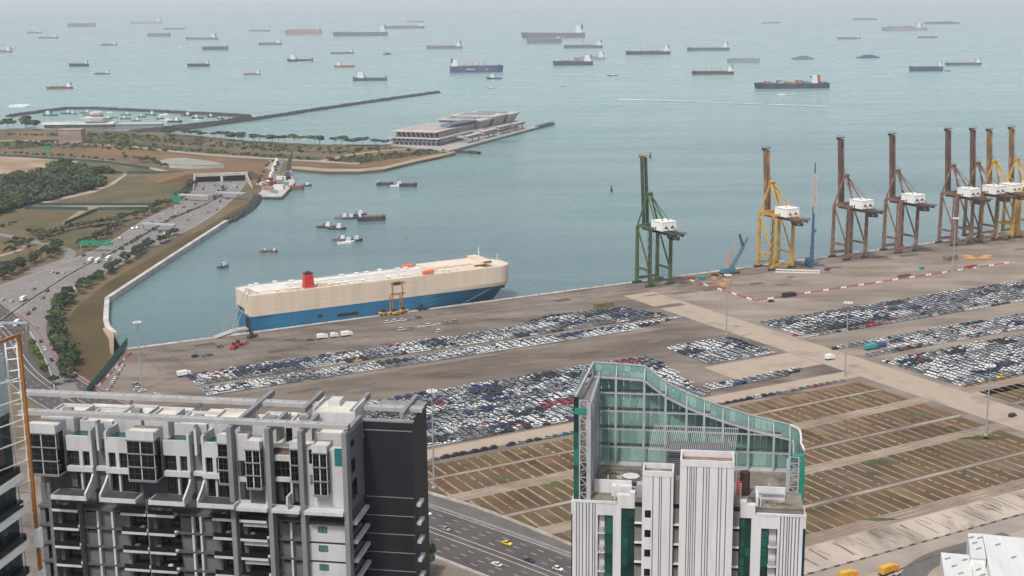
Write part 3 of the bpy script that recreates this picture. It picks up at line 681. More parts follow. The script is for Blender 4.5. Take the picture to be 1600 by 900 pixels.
for (a,b) in (((186,-12,13),(150,-21.5,3.9)),((188,-11.5,13),(205,-21,3.9)),((0,10,12),(-22,-15,3.9)),((0,6,9),(-35,-18,3.9))): m.tube(a,b,.12,.12,5)
m.build('mooring_line', mat('rope',(0.35,0.33,0.3),0.9), ship)
m = MB().bar((191.5,-5.2,11.5),(193.2,-5.6,9.0),.7).bar((192.2,-6.2,8.8),(194.4,-5.0,9.0),.7).build('anchor', M_DARK, ship)

# ================================================================== QUAY CRANES
def crane_mats(c):
    return {'green':mat('crane_green',(0.055,0.105,0.040),0.6,0.15,0.2,dirt=((0.16,0.12,0.05),0.25,0.55)),
            'yellow':mat('crane_yellow',(0.55,0.31,0.035),0.6,0.12,0.2,dirt=((0.24,0.10,0.04),0.2,0.75)),
            'rust':mat('crane_rust',(0.19,0.098,0.068),0.7,0.2,0.3,dirt=((0.30,0.20,0.14),0.3,0.5))}[c]
M_BOGIE = mat('bogie_green',(0.03,0.085,0.06),0.6,0.2,0.5); M_GRIME = mat('crane_grime',(0.055,0.05,0.045),0.7,0.3,0.4)
def crane(a0, wd, c, label, top=100.0, boom_c=None, ladder=False, lean=4.0, house=(0.80,0.80,0.78)):
    """a0: near left leg along the quay; legs 18 m apart across the quay; origin on the quay"""
    M1 = crane_mats(c); M2 = boom_c or M1; d = 3.12
    t = thing('quay_crane', label, 'crane', (*AB(a0,20.5),0), TH, 'ship-to-shore cranes on the quay')
    yl, ys = 0.0, 17.0           # +y of the crane points out to sea
    LZ = 47.0
    for x in (0, wd):
        for y in (yl, ys):
            leg = MB().bar((x,y,d+1.8),(x,y,LZ),2.2,2.3,w1=1.9).build('leg', M1, t)
    bog = MB()
    for y in (yl, ys):
        for x in (0, wd):
            bog.bar((x-4.0,y,d+1.1),(x+4.0,y,d+1.1),1.3,1.4)
            for k in range(4): bog.tube((x-3.2+k*2.1,y-.6,d+.45),(x-3.2+k*2.1,y+.6,d+.45),.45,.45,8)
    bog.build('bogies', M_BOGIE if c == 'green' else M_GRIME, t)
    for y in (yl, ys): MB().bar((0,y,d+4.2),(wd,y,d+4.2),1.4,2.0).build('sill_beam', M1, t)
    for x in (0, wd):
        MB().bar((x,yl,15.5),(x,ys,15.5),1.3,1.7).build('portal_tie', M1, t)
        MB().bar((x,ys,LZ-1),(x,yl+1.2,16.5),.95,.95).build('diagonal_brace', M1, t)
    for y in (yl, ys): MB().bar((0,y,LZ),(wd,y,LZ),1.8,2.2).build('upper_cross_beam', M1, t)
    for x in (0, wd): MB().bar((x,yl,LZ+.3),(x,ys,LZ+.3),1.4,1.9).build('upper_tie', M1, t)
    xc = wd/2
    gd = MB()
    for x in (xc-3.2, xc+3.2): gd.bar((x,ys+2,LZ-2.4),(x,-24,LZ-2.4),1.0,2.2)
    for k in range(8): gd.bar((xc-3.2,ys-5.5*k,LZ-2.2),(xc+3.2,ys-5.5*k,LZ-2.2),.6)
    gd.build('trolley_girder', M2 if c != 'green' else M_GRIME, t)
    rl = MB()
    for x in (xc-4.6, xc+4.6):
        for h in (.5,1.1): rl.bar((x,ys,LZ-1.2+h),(x,-25,LZ-1.2+h),.12)
        rl.bar((x,ys,LZ-1.3),(x,-25,LZ-1.3),1.0,.12)
    rl.cbox((xc,-24.5,LZ-1.2),(10,2.4,.3)).bar((xc-5,-25.6,LZ),(xc+5,-25.6,LZ),.15)
    rl.build('walkway', M_GRIME, t)
    # A-frame
    ap = (xc, ys-1.5, 70.0); af = MB()
    for s_ in (-1,1):
        af.bar((xc+s_*wd/2*.98,ys,LZ+1),(xc+s_*1.6,ap[1],ap[2]),1.0); af.bar((xc+s_*4.5,yl-1,LZ+1.2),(xc+s_*1.6,ap[1],ap[2]),.8)
        af.bar((xc+s_*3.2,-16,LZ-1),(xc+s_*1.4,ap[1],ap[2]),.45)
    af.bar((xc-3,ap[1],ap[2]),(xc+3,ap[1],ap[2]),1.4).cbox((xc,ap[1],ap[2]+1.1),(4.5,3.2,1.0)).bar((xc-2,ap[1],ap[2]+1.4),(xc-2,ap[1],ap[2]+3),.15).bar((xc+2,ap[1],ap[2]+1.4),(xc+2,ap[1],ap[2]+3),.15)
    af.build('apex_frame', M1, t)
    # raised boom: two girders with cross members
    bo = MB(); y0, z0 = ys+2.5, LZ-2.0; y1, z1 = y0+lean, top-3.0
    for s_ in (-1,1): bo.bar((xc+s_*1.75,y0,z0),(xc+s_*1.75,y1,z1),1.35,2.4)
    for k in range(13):
        q = k/12; bo.bar((xc-1.75,y0+(y1-y0)*q,z0+(z1-z0)*q),(xc+1.75,y0+(y1-y0)*q,z0+(z1-z0)*q),.7)
        if k < 12:
            q2 = (k+1)/12; e = 1 if k % 2 else -1
            bo.bar((xc-1.75*e,y0+(y1-y0)*q,z0+(z1-z0)*q),(xc+1.75*e,y0+(y1-y0)*q2,z0+(z1-z0)*q2),.35)
    bo.build('raised_boom', mat('boom_dark_green',(0.04,0.06,0.04),0.7,0.2,0.3) if c == 'green' else M2, t)
    bt = MB().cbox((xc,y1+.4,z1+1.4),(7.6,2.8,.5)).bar((xc-3.6,y1,z1+1.8),(xc-3.6,y1,z1+3.2),.25).bar((xc+3.6,y1,z1+1.8),(xc+3.6,y1,z1+3.2),.25).bar((xc-3.6,y1+1.4,z1+3),(xc+3.6,y1+1.4,z1+3),.2).cbox((xc-1.5,y1+1,z1+.4),(2,3,1.4))
    bt.build('boom_tip', mat('tip_orange',(0.36,0.17,0.07),0.7,0.3,0.5) if c == 'green' else M_GRIME, t)
    # stays folded between apex and boom, hoist ropes
    st = MB()
    for s_ in (-1,1): st.bar((xc+s_*1.4,ap[1],ap[2]+.6),(xc+s_*2.2,y0+(y1-y0)*.66,z0+(z1-z0)*.62),.22); st.bar((xc+s_*1.0,ap[1],ap[2]+.6),(xc+s_*1.0,y0+(y1-y0)*.4,z0+(z1-z0)*.35),.18)
    st.build('boom_stays', M_GRIME, t)
    # machinery house on the girder, over the landward legs
    hw = 6.4
    h = MB().box(xc-hw,xc+hw,-10.5,3.5,LZ-.6,LZ+5.8).build('machinery_house', mat('house_white_%s' % c, house, 0.55,0.05,0.2,dirt=((0.55,0.5,0.45),0.2,0.35)), t)
    MB().box(xc-hw-.25,xc+hw+.25,-10.75,3.75,LZ+5.8,LZ+6.2).build('roof', M_WHITE, h)
    MB().box(xc-hw-.05,xc-hw-.01,-3,-1.8,LZ-.4,LZ+1.8).build('door', M_GRIME, h)
    for x_ in (xc-4,xc+1.5): MB().box(x_,x_+2.4,-10.56,-10.51,LZ+1,LZ+2.4).build('louvre', M_GRIME, h)
    # trolley, cab and spreader parked under the back of the girder
    cb = MB().cbox((xc,-14,LZ-4.4),(6,4.5,1.6)).cbox((xc+2.6,-17.5,LZ-5.6),(2.2,2.6,2.6)).cbox((xc,-14,LZ-6.2),(3,6.0,.8))
    for k in range(4): cb.bar((xc-1+k%2*2,-15+k//2*2,LZ-6),(xc-1+k%2*2,-15+k//2*2,LZ-4.6),.12)
    cb.build('trolley_and_cab', M_GRIME, t)
    # stair tower or latticed leg on the left landward leg
    lf = MB()
    if ladder:
        for k in range(14):
            z = 6+k*2.9; e = 2.6 if k % 2 else 0
            lf.bar((-.2,e+.8,z),(-.2,3.4-e,z+2.9),.4)
        lf.bar((-.2,3.4,6),(-.2,3.4,LZ),.8)
    else:
        for k in range(12):
            z = 8+k*3.1; s_ = 1 if k % 2 else -1
            lf.bar((-1.4,-1.1*s_-.3,z),(-1.4,1.1*s_-.3,z+3.1),.55,.2); lf.cbox((-1.4,.9*s_-.3,z+3.1),(.9,.8,.15))
        lf.bar((-1.9,-1.6,8),(-1.9,-1.6,LZ-2),.14).bar((-1.9,1.4,8),(-1.9,1.4,LZ-2),.14)
    lf.build('stairway', M1 if ladder else M_GRIME, t)
    MB().cbox((wd*.45,yl-.2,d+6.2),(3.4,2.2,2.0)).cbox((wd*.62,yl,d+5.8),(1.6,1.6,1.2)).build('electrical_cabin', mat('cabin_blue_grey',(0.35,0.42,0.47),0.6,0.2,0.5) if c != 'green' else M_BOGIE, t)
    return t
crane(380.5, 18.5, 'green', 'dark green crane standing apart at the left end of the crane row', 100.2)
crane(497.4, 20, 'yellow', 'yellow crane left of the blue slewing crane', 98.3, boom_c=mat('boom_rust',(0.22,0.11,0.06),0.7,0.2,0.2,dirt=((0.42,0.24,0.05),0.2,0.6)))
crane(575.2, 20, 'rust', 'rust red crane just right of the blue slewing crane', 102.3, boom_c=mat('boom_red',(0.13,0.07,0.055),0.7,0.2,0.2))
crane(632.5, 20, 'rust', 'rust red crane with a zigzag stair tower, fourth from the left', 102.3, boom_c=MATS['boom_red'], ladder=True)
crane(697.9, 20, 'rust', 'rust red crane leftmost of the crowded four at the right edge', 103, boom_c=MATS['boom_red'], ladder=True)
crane(728.2, 20, 'rust', 'rust red crane second of the crowded four at the right edge', 101.6, boom_c=MATS['boom_red'])
crane(749.1, 20, 'yellow', 'yellow crane third of the crowded four at the right edge', 99.9, boom_c=MATS['boom_rust'])
crane(777.3, 20, 'yellow', 'rightmost yellow crane, cut by the right edge of the picture', 100.0, boom_c=MATS['boom_rust'], ladder=True)

# blue slewing harbour crane with its boom up
M_CBLUE = mat('crane_blue',(0.045,0.12,0.19),0.55,0.12,0.3); M_CPINK = mat('faded_boom',(0.50,0.38,0.34),0.6,0.15,0.3)
t = thing('mobile_harbour_crane', 'slender blue mobile crane with a pale pink lattice boom pointing up', 'crane', (*AB(537.5,21),3.07), TH)
base = MB().box(-5,5,-3,3,.9,2.6)
for s in (-1,1):
    base.bar((-7,s*6,1.0),(7,-s*6,1.0),.9,.7)
    for x in (-7,7): base.cbox((x,s*6,.35),(2.4,2.4,.7))
for k in range(6):
    for y in (-2.8,2.8): base.tube((-4.4+k*1.75,y-.4,.75),(-4.4+k*1.75,y+.4,.75),.75,.75,8)
base.build('undercarriage', M_CBLUE, t)
tw = MB().loft([[(x*k,y*k,z) for x,y in ((-1.1,-1.1),(1.1,-1.1),(1.1,1.1),(-1.1,1.1))] for z,k in ((2.6,1.2),(12,.9),(42,.6))]).build('tower', M_CBLUE, t)
MB().cbox((-3.2,0,5),(5,3.4,3.6)).cbox((1.9,0,28),(1.8,1.8,2.4)).build('machinery_and_cab', M_CBLUE, t)
def lattice(mb, p, q, w0, w1, n, r):
    p, q = Vector(p), Vector(q); d = (q-p).normalized(); x = d.cross(Vector((0,1,0))).normalized() if abs(d.y) < .9 else d.cross(Vector((1,0,0))).normalized(); y = x.cross(d)
    cs = [(-1,-1),(1,-1),(1,1),(-1,1)]; rows = []
    for i in range(n+1):
        c = p+(q-p)*i/n; w_ = w0+(w1-w0)*i/n; rows.append([c+x*a*w_/2+y*b*w_/2 for a,b in cs])
    for k in range(4):
        mb.bar(rows[0][k],rows[-1][k],r)
        for i in range(n): mb.bar(rows[i][k],rows[i+1][(k+1)%4],r*.55)
bo = MB(); lattice(bo,(1,0,42),(5.5,6.5,73),2.3,1.5,11,.42); bo.build('lattice_boom', M_CPINK, t)
MB().bar((5.5,6.5,73),(7.0,8.2,82),1.2,w1=.5).build('boom_tip', M_CBLUE, t)
m = MB().bar((-1,0,42),(-1.5,-.5,48),.5).bar((-1.5,-.5,48),(5.3,6.4,72),.14).bar((7,8.2,82),(7,8.2,20),.1); m.build('hoist_ropes', M_GRIME, t)
m = MB().bar((-9.5,0,17),(8.5,0,17),.25).bar((0,-9,16.6),(0,9,16.6),.25); m.build('service_platform', mat('tan_rail',(0.42,0.3,0.22),0.7), t)

# low blue and orange crawler crane folded down at the quay edge
t = thing('crawler_crane', 'low crawler crane with folded blue boom and orange mast at quay edge', 'crane', (*AB(462,12),3.07), TH)
MB().box(-7,7,-4.6,-2.4,0,1.9).box(-7,7,2.4,4.6,0,1.9).build('crawler_tracks', M_GRIME, t)
MB().box(-4,4,-2.4,2.4,1.2,4.6).cbox((-5.5,0,3),(4,4,3.2)).build('turntable_cab', mat('deck_teal',(0.05,0.2,0.27),0.6), t)
m = MB(); lattice(m,(2,0,4.4),(16,4,19),1.8,1.6,6,.4); lattice(m,(16,4,19),(11,3,30),1.6,.8,5,.35); lattice(m,(16,4,19),(22,6,26),1.2,.6,4,.3); m.build('folded_boom', M_CBLUE, t)
m = MB(); lattice(m,(-2,0,4.4),(1.5,0,19),1.6,1.0,6,.35); m.bar((1.5,0,19),(11,3,30),.16).bar((1.5,0,19),(-6,0,4),.16); m.build('mast', mat('mast_orange',(0.55,0.25,0.12),0.6), t)
# white lattice section lying on the ground behind the yellow crane
m = MB(); lattice(m,(0,0,1.2),(26,-22,1.2),2.2,2.0,14,.28)
o = m.build('lattice_section', M_WHITE, None, (*AB(496,26),3.1), TH); tag(o,'white lattice boom section lying on the apron under the yellow crane','crane part')

# ================================================================== YARD FURNITURE
def light_mast(a, b_, h, label):
    t = thing('light_mast', label, 'light mast', (*AB(a,b_),3.06), TH, 'tall floodlight masts')
    MB().tube((0,0,0),(0,0,h-1),.48,.2,8).build('pole', M_STEEL, t)
    MB().tube((0,0,0),(0,0,.5),1.0,1.0,10).build('base', M_CONC, t)
    m = MB().tube((0,0,h-1.4),(0,0,h-1.0),2.1,2.1,12); m.build('head_frame', M_STEEL, t)
    for k in range(8):
        an = 2*math.pi*k/8; MB().cbox((math.cos(an)*2.0,math.sin(an)*2.0,h-.6),(.9,.9,.5),an).build('floodlight', M_WHITE, t)
light_mast(-13.1,94,39.5,'tall floodlight mast beside the green fence corner')
light_mast(62.1,310.5,45,'tall floodlight mast beside the black gable of the apartment block')
light_mast(340.9,162,39.5,'tall floodlight mast at the corner of the square car block')
light_mast(337.4,273.4,44,'tall floodlight mast at the right end of the single file of cars')
light_mast(326.3,383.4,36,'tall floodlight mast among the empty earth bays')
light_mast(613.2,97,43,'tall floodlight mast on the barrier line before the rust red cranes')
# red and white water barriers
bmr = MB().loft([[(x,y,z) for x,y in ((-1,-.35*k),(1,-.35*k),(1,.35*k),(-1,.35*k))] for z,k in ((0,1),(.35,1),(.5,.6),(1.0,.45))])
BR = {'red':bmr.mesh('barrier', mat('barrier_red',(0.36,0.07,0.05),0.6,0.1,0.5)), 'white':bmr.mesh('barrier', M_WHITE)}
def barriers(pts, gap, where, start):
    pl = [AB(*p) for p in pts]; L_ = sum(math.dist(pl[i],pl[i+1]) for i in range(len(pl)-1)); rs = resample(pl, int(L_/gap)+1); k = {'red':0,'white':0}
    for i in range(len(rs)-1):
        c = 'red' if (i//2) % 3 != 2 else 'white'; a = math.atan2(rs[i+1][1]-rs[i][1], rs[i+1][0]-rs[i][0])
        if R.random() < .07: continue
        k[c] += 1
        o = obj('traffic_barrier', BR[c], None, (*rs[i],3.07), a+R.uniform(-.06,.06), (1.0,1.0,1.0)); tag(o, f'{nth(k[c])} {c} plastic barrier from {start} {where}', 'barrier', f'{c} barriers {where}')
barriers([(421,6),(418,97)], 2.9, 'in the line running inland', 'the quay edge')
barriers([(418.5,97),(680,95.5)], 2.9, 'in the line along the crane apron', 'the left')
barriers([(0,12),(-38,84)], 3.0, 'beside the green fence', 'the water')
# containers, skips and pallets on the apron
def crate_box(name, a, b_, d, rz, m_, label, cat, ribs=6):
    t = thing(name, label, cat, (*AB(a,b_),3.07), TH+rz)
    L_, W_, H_ = d; MB().box(-L_/2,L_/2,-W_/2,W_/2,.1,H_).build('box', m_, t); q = MB()
    for i in range(ribs):
        x = -L_/2+(i+.5)*L_/ribs
        for s in (-1,1): q.box(x-.12,x+.12,s*W_/2-.06,s*W_/2+.06,.15,H_-.05)
    q.build('ribs', m_, t); return t
M_OLIVE = mat('skip_olive',(0.16,0.12,0.04),0.7,0.2,0.3); M_OCHRE = mat('dunnage_ochre',(0.5,0.27,0.1),0.8,0.2,0.3); M_BRN = mat('skip_brown',(0.10,0.06,0.045),0.8,0.2,0.3); M_TEALB = mat('bin_teal',(0.03,0.22,0.26),0.6)
crate_box('scrap_skip', 316, 57, (15,4,3.2), 0, M_OLIVE, 'long olive skip above the far end of the car strip','skip',9)
crate_box('storage_container', 649, 62, (13,5,3.6), .1, mat('container_dun',(0.16,0.13,0.09),0.7,0.2,0.3), 'dun container beside the orange pallets on the crane apron','container')
for k,(a,b_,w_) in enumerate(((664,70,9),(673,74,10),(682,70,8),(668,63,7))):
    crate_box('pallet_stack', a, b_, (w_,6,1.5), .05*k, M_OCHRE, ['low orange pallet stack nearest the dun container','wide orange pallet stack on the barrier line','orange pallet stack at the right end of its group','small orange pallet stack at the back of its group'][k],'pallets',5)
crate_box('equipment_skip', 535, 42, (6,3,2), .5, M_BRN, 'brown skip on the apron in front of the blue crane','skip',5)
crate_box('waste_bin', 600, 78, (3.6,2.4,2.2), .2, M_TEALB, 'small teal bin on the crane apron','bin',3)
crate_box('rust_skid', 569, 90, (12,3,1.4), .1, M_BRN, 'long rusty skid behind the barrier line','skid',6)
crate_box('rust_skid', 640, 91, (12,3,1.4), .05, mat('skid_red',(0.22,0.06,0.04),0.8,0.2,0.3), 'reddish skid on the barrier line under the tall mast','skid',6)
for k,(a,b_,c,lab) in enumerate(((424,14,'skip_olive','olive crate at the barrier corner by the quay'),(431,18,'bin_teal','teal crate in the row by the quay barriers'),(438,24,'dunnage_ochre','yellow spreader crate in the row by the quay barriers'),(440,36,'dunnage_ochre','long yellow spreader frame beside the barriers'),(446,14,'skip_brown','dark crate at the quay edge right of the barriers'),(452,20,'skid_red','red crate right of the quay barriers'),(428,46,'dunnage_ochre','yellow crate further along the quay barriers'))):
    crate_box('yard_crate', a, b_, (8 if 'long' in lab else 5,2.6,2.2), -1.5 if 'long' in lab or k in (2,6) else 0, MATS[c], lab, 'crate', 4)
# green mesh fence between field and yard
t = thing('green_fence','tall dark green hoarding between brown field and port yard','fence',(*G(197,543),3.0))
M_GFEN = mat('hoarding_green',(0.02,0.13,0.09),0.7,0.1,0.2)
p0 = Vector((*AB(3,-9),0)); p1 = Vector((*AB(-42,90),0)); o_ = Vector((*G(197,543),0)); nP = 26
for i in range(nP):
    a = p0+(p1-p0)*(i/nP)-o_; b = p0+(p1-p0)*((i+.96)/nP)-o_
    MB().bar((a.x,a.y,2.6),(b.x,b.y,2.6),.12,5.0).build('panel', M_GFEN, t)
    MB().bar((a.x,a.y,.1),(a.x,a.y,5.2),.22).build('post', M_STEEL, t)

# ================================================================== SHIPS AT ANCHOR
def hullmat(c): 
    T = {'blue':(0.03,0.06,0.14),'navy':(0.02,0.03,0.055),'grey':(0.09,0.10,0.125),'black':(0.03,0.032,0.04),'red':(0.23,0.06,0.05),'maroon':(0.16,0.055,0.055),'steel':(0.11,0.14,0.18),'teal':(0.03,0.12,0.16),'brown':(0.18,0.10,0.07),'pink':(0.30,0.16,0.15),'pale':(0.22,0.25,0.28),'bluegrey':(0.065,0.10,0.155),'white':(0.7,0.7,0.68)}
    return mat('hull_'+c, T[c], 0.6, 0.12, 0.05, dirt=((0.12,0.09,0.08),0.06,0.4))
M_SHIPW = mat('ship_house', (0.62,0.62,0.60), 0.6, 0.08, 0.1); M_SHIPD = mat('ship_deck_red', (0.24,0.13,0.11), 0.8, 0.2, 0.05)
M_SHIPC = mat('deck_crane', (0.50,0.36,0.24), 0.7, 0.15, 0.1); M_WIN = mat('ship_windows', (0.03,0.035,0.04), 0.3, 0.1, 1)
M_ANTI = mat('antifouling', (0.20,0.06,0.05), 0.8, 0.15, 0.1)
CBOX = [mat('box_%d' % i, c, 0.7, 0.15, 0.2) for i, c in enumerate([(0.35,0.12,0.07),(0.06,0.12,0.25),(0.30,0.20,0.08),(0.35,0.35,0.34),(0.08,0.2,0.14)])]
def hull_mb(L, B, D, bow=.16, sheer=.0, box_stern=True):
    """bow at +x; waterline z=0, deck z=D"""
    def half(t, k):
        e = 1-bow
        w = B/2*(1 if t < e else max(.03, 1-((t-e)/bow)**(1.7+k)))
        if t < .06: w *= (.80+.2*t/.06)
        return w
    ts = [0,.03,.06,.3,.6,1-bow,1-bow*.7,1-bow*.45,1-bow*.22,1-bow*.06,1.0]
    m = MB(); rows = []
    for k, z in ((-.6,-1.5),(0,D*.3),(.7,D)):
        ring = []
        for s_ in (1,-1):
            for t in (ts if s_ == 1 else ts[::-1]):
                x = (t-.5)*L-(0 if t < .9 else (1-z/D)*L*.02)
                zz = z+(sheer*((t-.6)/.4)**2 if (t > .6 and z == D) else 0)
                ring.append((x, s_*half(t,k), zz))
        rows.append(ring)
    m.loft(rows); return m
def ship_at(x, y, lpx, kind, colour, flip, label, name='cargo_ship', D=None, B=None, rz=None, cat='ship', group='ships at anchor in the strait'):
    p = G(x, y, 0); L = px_m(lpx, p)
    hd = (math.pi if flip else 0)+(rz if rz is not None else R.uniform(-.10,.10))
    t = thing(name, label, cat, (p[0], p[1], 0), hd, group)
    B = B or max(4.0, L*.155); D = (D or max(1.6, L*.046))*(1.45 if L > 40 else 1.2)
    a = -L/2
    def house(x0, x1, z0, z1, wf=.86, tiers=3, m_=None):
        h = MB()
        for i in range(tiers):
            k = i/max(1, tiers); h.box(x0+k*(x1-x0)*.28, x1-k*(x1-x0)*.12, -B/2*wf*(1-.12*k), B/2*wf*(1-.12*k), z0+(z1-z0)*i/tiers, z0+(z1-z0)*(i+1)/tiers)
        o = h.build('deckhouse', m_ or M_SHIPW, t); wz = z0+(z1-z0)*(tiers-.55)/tiers
        MB().box(x0+.0*L, x1+.1, -B/2*wf*.80, B/2*wf*.80, wz, wz+(z1-z0)*.08).build('bridge_windows', M_WIN, o); return o
    def mast(x_, z0, h, r=None):
        r = r or max(.3, L*.0042); MB().tube((x_,0,z0),(x_,0,z0+h),r,r*.6,5).bar((x_,-h*.22,z0+h*.72),(x_,h*.22,z0+h*.72),r*1.1).build('mast', M_STEEL, t)
    def funnel(x_, z0, h, c):
        MB().loft([[(x_+px*k,py*k,z0+zz) for px,py in ((-L*.018,-B*.10),(L*.018,-B*.10),(L*.018,B*.10),(-L*.018,B*.10))] for zz,k in ((0,1),(h,.8))]).build('funnel', c, t)
    def dcrane(x_, z0, h, sgn):
        MB().tube((x_,0,z0),(x_,0,z0+h),L*.010,L*.008,6).cbox((x_,0,z0+h*.8),(L*.022,L*.018,h*.24)).bar((x_,0,z0+h*.85),(x_+sgn*L*.09,0,z0+h*(.95 if sgn>0 else 1.05)),L*.008).build('deck_crane', M_SHIPC, t)
    def hatches(x0, x1, n, z0, hh, wf=.7, m_=None):
        w_ = (x1-x0)/n
        for i in range(n): MB().box(x0+i*w_+w_*.06, x0+(i+1)*w_-w_*.06, -B/2*wf, B/2*wf, z0, z0+hh).build('hatch_cover', m_ or M_SHIPD, t)
    H = hullmat(colour)
    if kind == 'tanker':
        hull_mb(L,B,D,.14,L*.008).build('hull', H, t); MB().box(a+.02*L,L*.36,-B*.46,B*.46,D,D+.25).build('deck', M_SHIPD, t)
        house(a+.05*L,a+.15*L,D,D+L*.11); funnel(a+.045*L,D+L*.05,L*.075,H); mast(a+.11*L,D+L*.11,L*.05)
        MB().box(-.01*L,.01*L,-B*.3,B*.3,D,D+L*.012).bar((0,B*.1,D),(0,B*.1,D+L*.04),L*.006).bar((0,B*.1,D+L*.04),(L*.05,B*.1,D+L*.045),L*.004).bar((a+.16*L,0,D+1.2),(.40*L,0,D+1.2),L*.006).build('cargo_manifold', M_SHIPC, t)
        MB().box(.40*L,.455*L,-B*.20,B*.20,D,D+L*.014).build('forecastle', H, t); mast(.42*L,D+L*.012,L*.035)
    elif kind == 'bulker':
        hull_mb(L,B,D,.15,L*.008).build('hull', H, t); house(a+.04*L,a+.145*L,D,D+L*.115); funnel(a+.04*L,D+L*.06,L*.075,hullmat('navy')); mast(a+.10*L,D+L*.115,L*.05)
        hatches(a+.19*L,.38*L,5,D,L*.014)
        for i in range(4): dcrane(a+.19*L+(i+1)*.57*L/5, D, L*.105, 1 if i % 2 else -1)
        MB().box(.39*L,.45*L,-B*.22,B*.22,D,D+L*.02).build('forecastle', H, t); mast(.42*L,D+L*.018,L*.05)
    elif kind == 'coaster':
        hull_mb(L,B,D*1.2,.18,L*.02).build('hull', H, t); house(a+.05*L,a+.22*L,D*1.2,D+L*.16); funnel(a+.06*L,D+L*.08,L*.10,hullmat('navy')); mast(a+.15*L,D+L*.15,L*.07)
        hatches(a+.28*L,.34*L,2,D*1.2,L*.02)
        for i in range(2): dcrane(a+.27*L+i*.33*L, D*1.2, L*.13, 1 if i else -1)
        MB().box(.36*L,.44*L,-B*.25,B*.25,D*1.2,D*1.2+L*.03).build('forecastle', M_SHIPW, t)
    elif kind == 'container':
        hull_mb(L,B,D,.17,L*.012).build('hull', H, t); house(a+.16*L,a+.24*L,D,D+L*.10); funnel(a+.13*L,D+L*.02,L*.085,M_RED if 'red funnel' in label else H); mast(a+.21*L,D+L*.10,L*.05)
        n = 7; w_ = (.36*L-(a+.27*L))/n
        for i in range(n):
            hh = R.choice([1,2,2,3])*2.6*max(1,L/220)
            for j in range(3): MB().box(a+.27*L+i*w_+w_*.08,a+.27*L+(i+1)*w_-w_*.08,-B*.44+j*B*.29,-B*.44+(j+1)*B*.29-.2,D,D+hh*R.uniform(.6,1.0)).build('container_stack', R.choice(CBOX), t)
        MB().box(a+.03*L,a+.12*L,-B*.42,B*.42,D,D+2.6).build('container_stack', CBOX[1], t)
        MB().box(.38*L,.45*L,-B*.2,B*.2,D,D+L*.014).build('forecastle', H, t); mast(.42*L,D,L*.05)
    elif kind == 'box':
        hull_mb(L,B,D*1.9,.12,0).build('hull', H, t); MB().box(a+.03*L,L*.36,-B*.47,B*.47,D*1.9,D*2.15).build('deck', hullmat('pale') if colour!='pink' else H, t); house(a+.06*L,a+.13*L,D*2.15,D*2.15+L*.035,tiers=2); funnel(a+.05*L,D*2.1,L*.05,H); mast(.3*L,D*2.1,L*.03)
    elif kind == 'supply':
        hull_mb(L,B,D*1.15,.2,L*.03).build('hull', H, t); house(L*.16,L*.36,D*1.15,D+L*.18,tiers=4); mast(L*.22,D+L*.18,L*.16,L*.008); funnel(L*.13,D,L*.09,H)
        MB().box(a+.03*L,L*.12,-B*.44,B*.44,D*1.15,D*1.3).build('cargo_deck', M_SHIPD, t); MB().box(a+.02*L,a+.05*L,-B*.4,B*.4,D*1.3,D*2.0).build('stern_gantry', H, t)
    elif kind == 'flat':
        hull_mb(L,B,D*.9,.12,0).build('hull', H, t); house(a+.04*L,a+.12*L,D*.9,D+L*.04,tiers=2); mast(.1*L,D*.9,L*.03); hatches(a+.2*L,.36*L,4,D*.9,L*.01)
    elif kind == 'liner':
        hull_mb(L,B,D*.8,.16,0).build('hull', H, t); MB().box(a+.15*L,L*.30,-B*.42,B*.42,D*.8,D*1.6).build('deckhouse', hullmat('pale') if colour!='blue' else hullmat('bluegrey'), t); MB().box(a+.28*L,L*.18,-B*.36,B*.36,D*1.6,D*2.1).build('upper_deckhouse', hullmat('bluegrey'), t); mast(0,D*2.1,L*.06)
    elif kind == 'tug':
        D2 = max(1.6,L*.09); hull_mb(L,max(4,L*.3),D2,.3,L*.05).build('hull', H, t); B = max(4,L*.3); house(-.02*L,.24*L,D2,D2+L*.22,wf=.6,tiers=2); mast(.1*L,D2+L*.22,L*.2,L*.01); funnel(-.12*L,D2,L*.16,hullmat('navy'))
        MB().box(a+.05*L,-.2*L,-B*.3,B*.3,D2,D2+.5).build('towing_deck', M_SHIPD, t)
    elif kind == 'speed':
        B = max(2.5,L*.25); D2 = max(1.0,L*.07); hull_mb(L,B,D2,.4,0).build('hull', H, t); house(-.15*L,.2*L,D2,D2+L*.10,wf=.7,tiers=2)
    return t, p, L
S = ship_at
S(1,82,36,'coaster','steel',True,'white and steel cargo ship cut off by the left edge of the picture')
S(21,76.5,6,'tug','black',False,'tiny dark tug beside the ship cut off by the left edge','tug_boat',cat='boat')
S(54,52,23,'coaster','bluegrey',True,'small hazy coaster with a dark mast, upper left of the strait')
S(75,60,31,'tanker','bluegrey',True,'hazy grey tanker below the small coaster at upper left')
S(127,42,43,'box','bluegrey',True,'high slab-sided grey ship alone near the upper left horizon')
S(170,71,26,'coaster','bluegrey',True,'grey geared ship with pale deckhouse below the slab-sided ship')
S(123,104,32,'bulker','navy',True,'dark bulk carrier with cranes above the boat harbour, left of two', D=7)
S(159,116,25,'coaster','grey',True,'small grey coaster just right of the dark bulk carrier')
S(93,139,41,'coaster','maroon',True,'maroon cargo ship, nearest ship above the boat harbour')
S(229,37,49,'tanker','pale',True,'long faint tanker with white stern house near the left horizon')
S(272,46,34,'flat','bluegrey',True,'low faint ship right of and below the long faint tanker')
S(248,57,37,'box','steel',True,'grey slab-sided ship in the middle of the upper left group')
S(315,62,51,'tanker','steel',True,'long grey tanker close above the blue ro-ro ship')
S(336,78,42,'box','blue',True,'bright blue ship with a pale house at its right end')
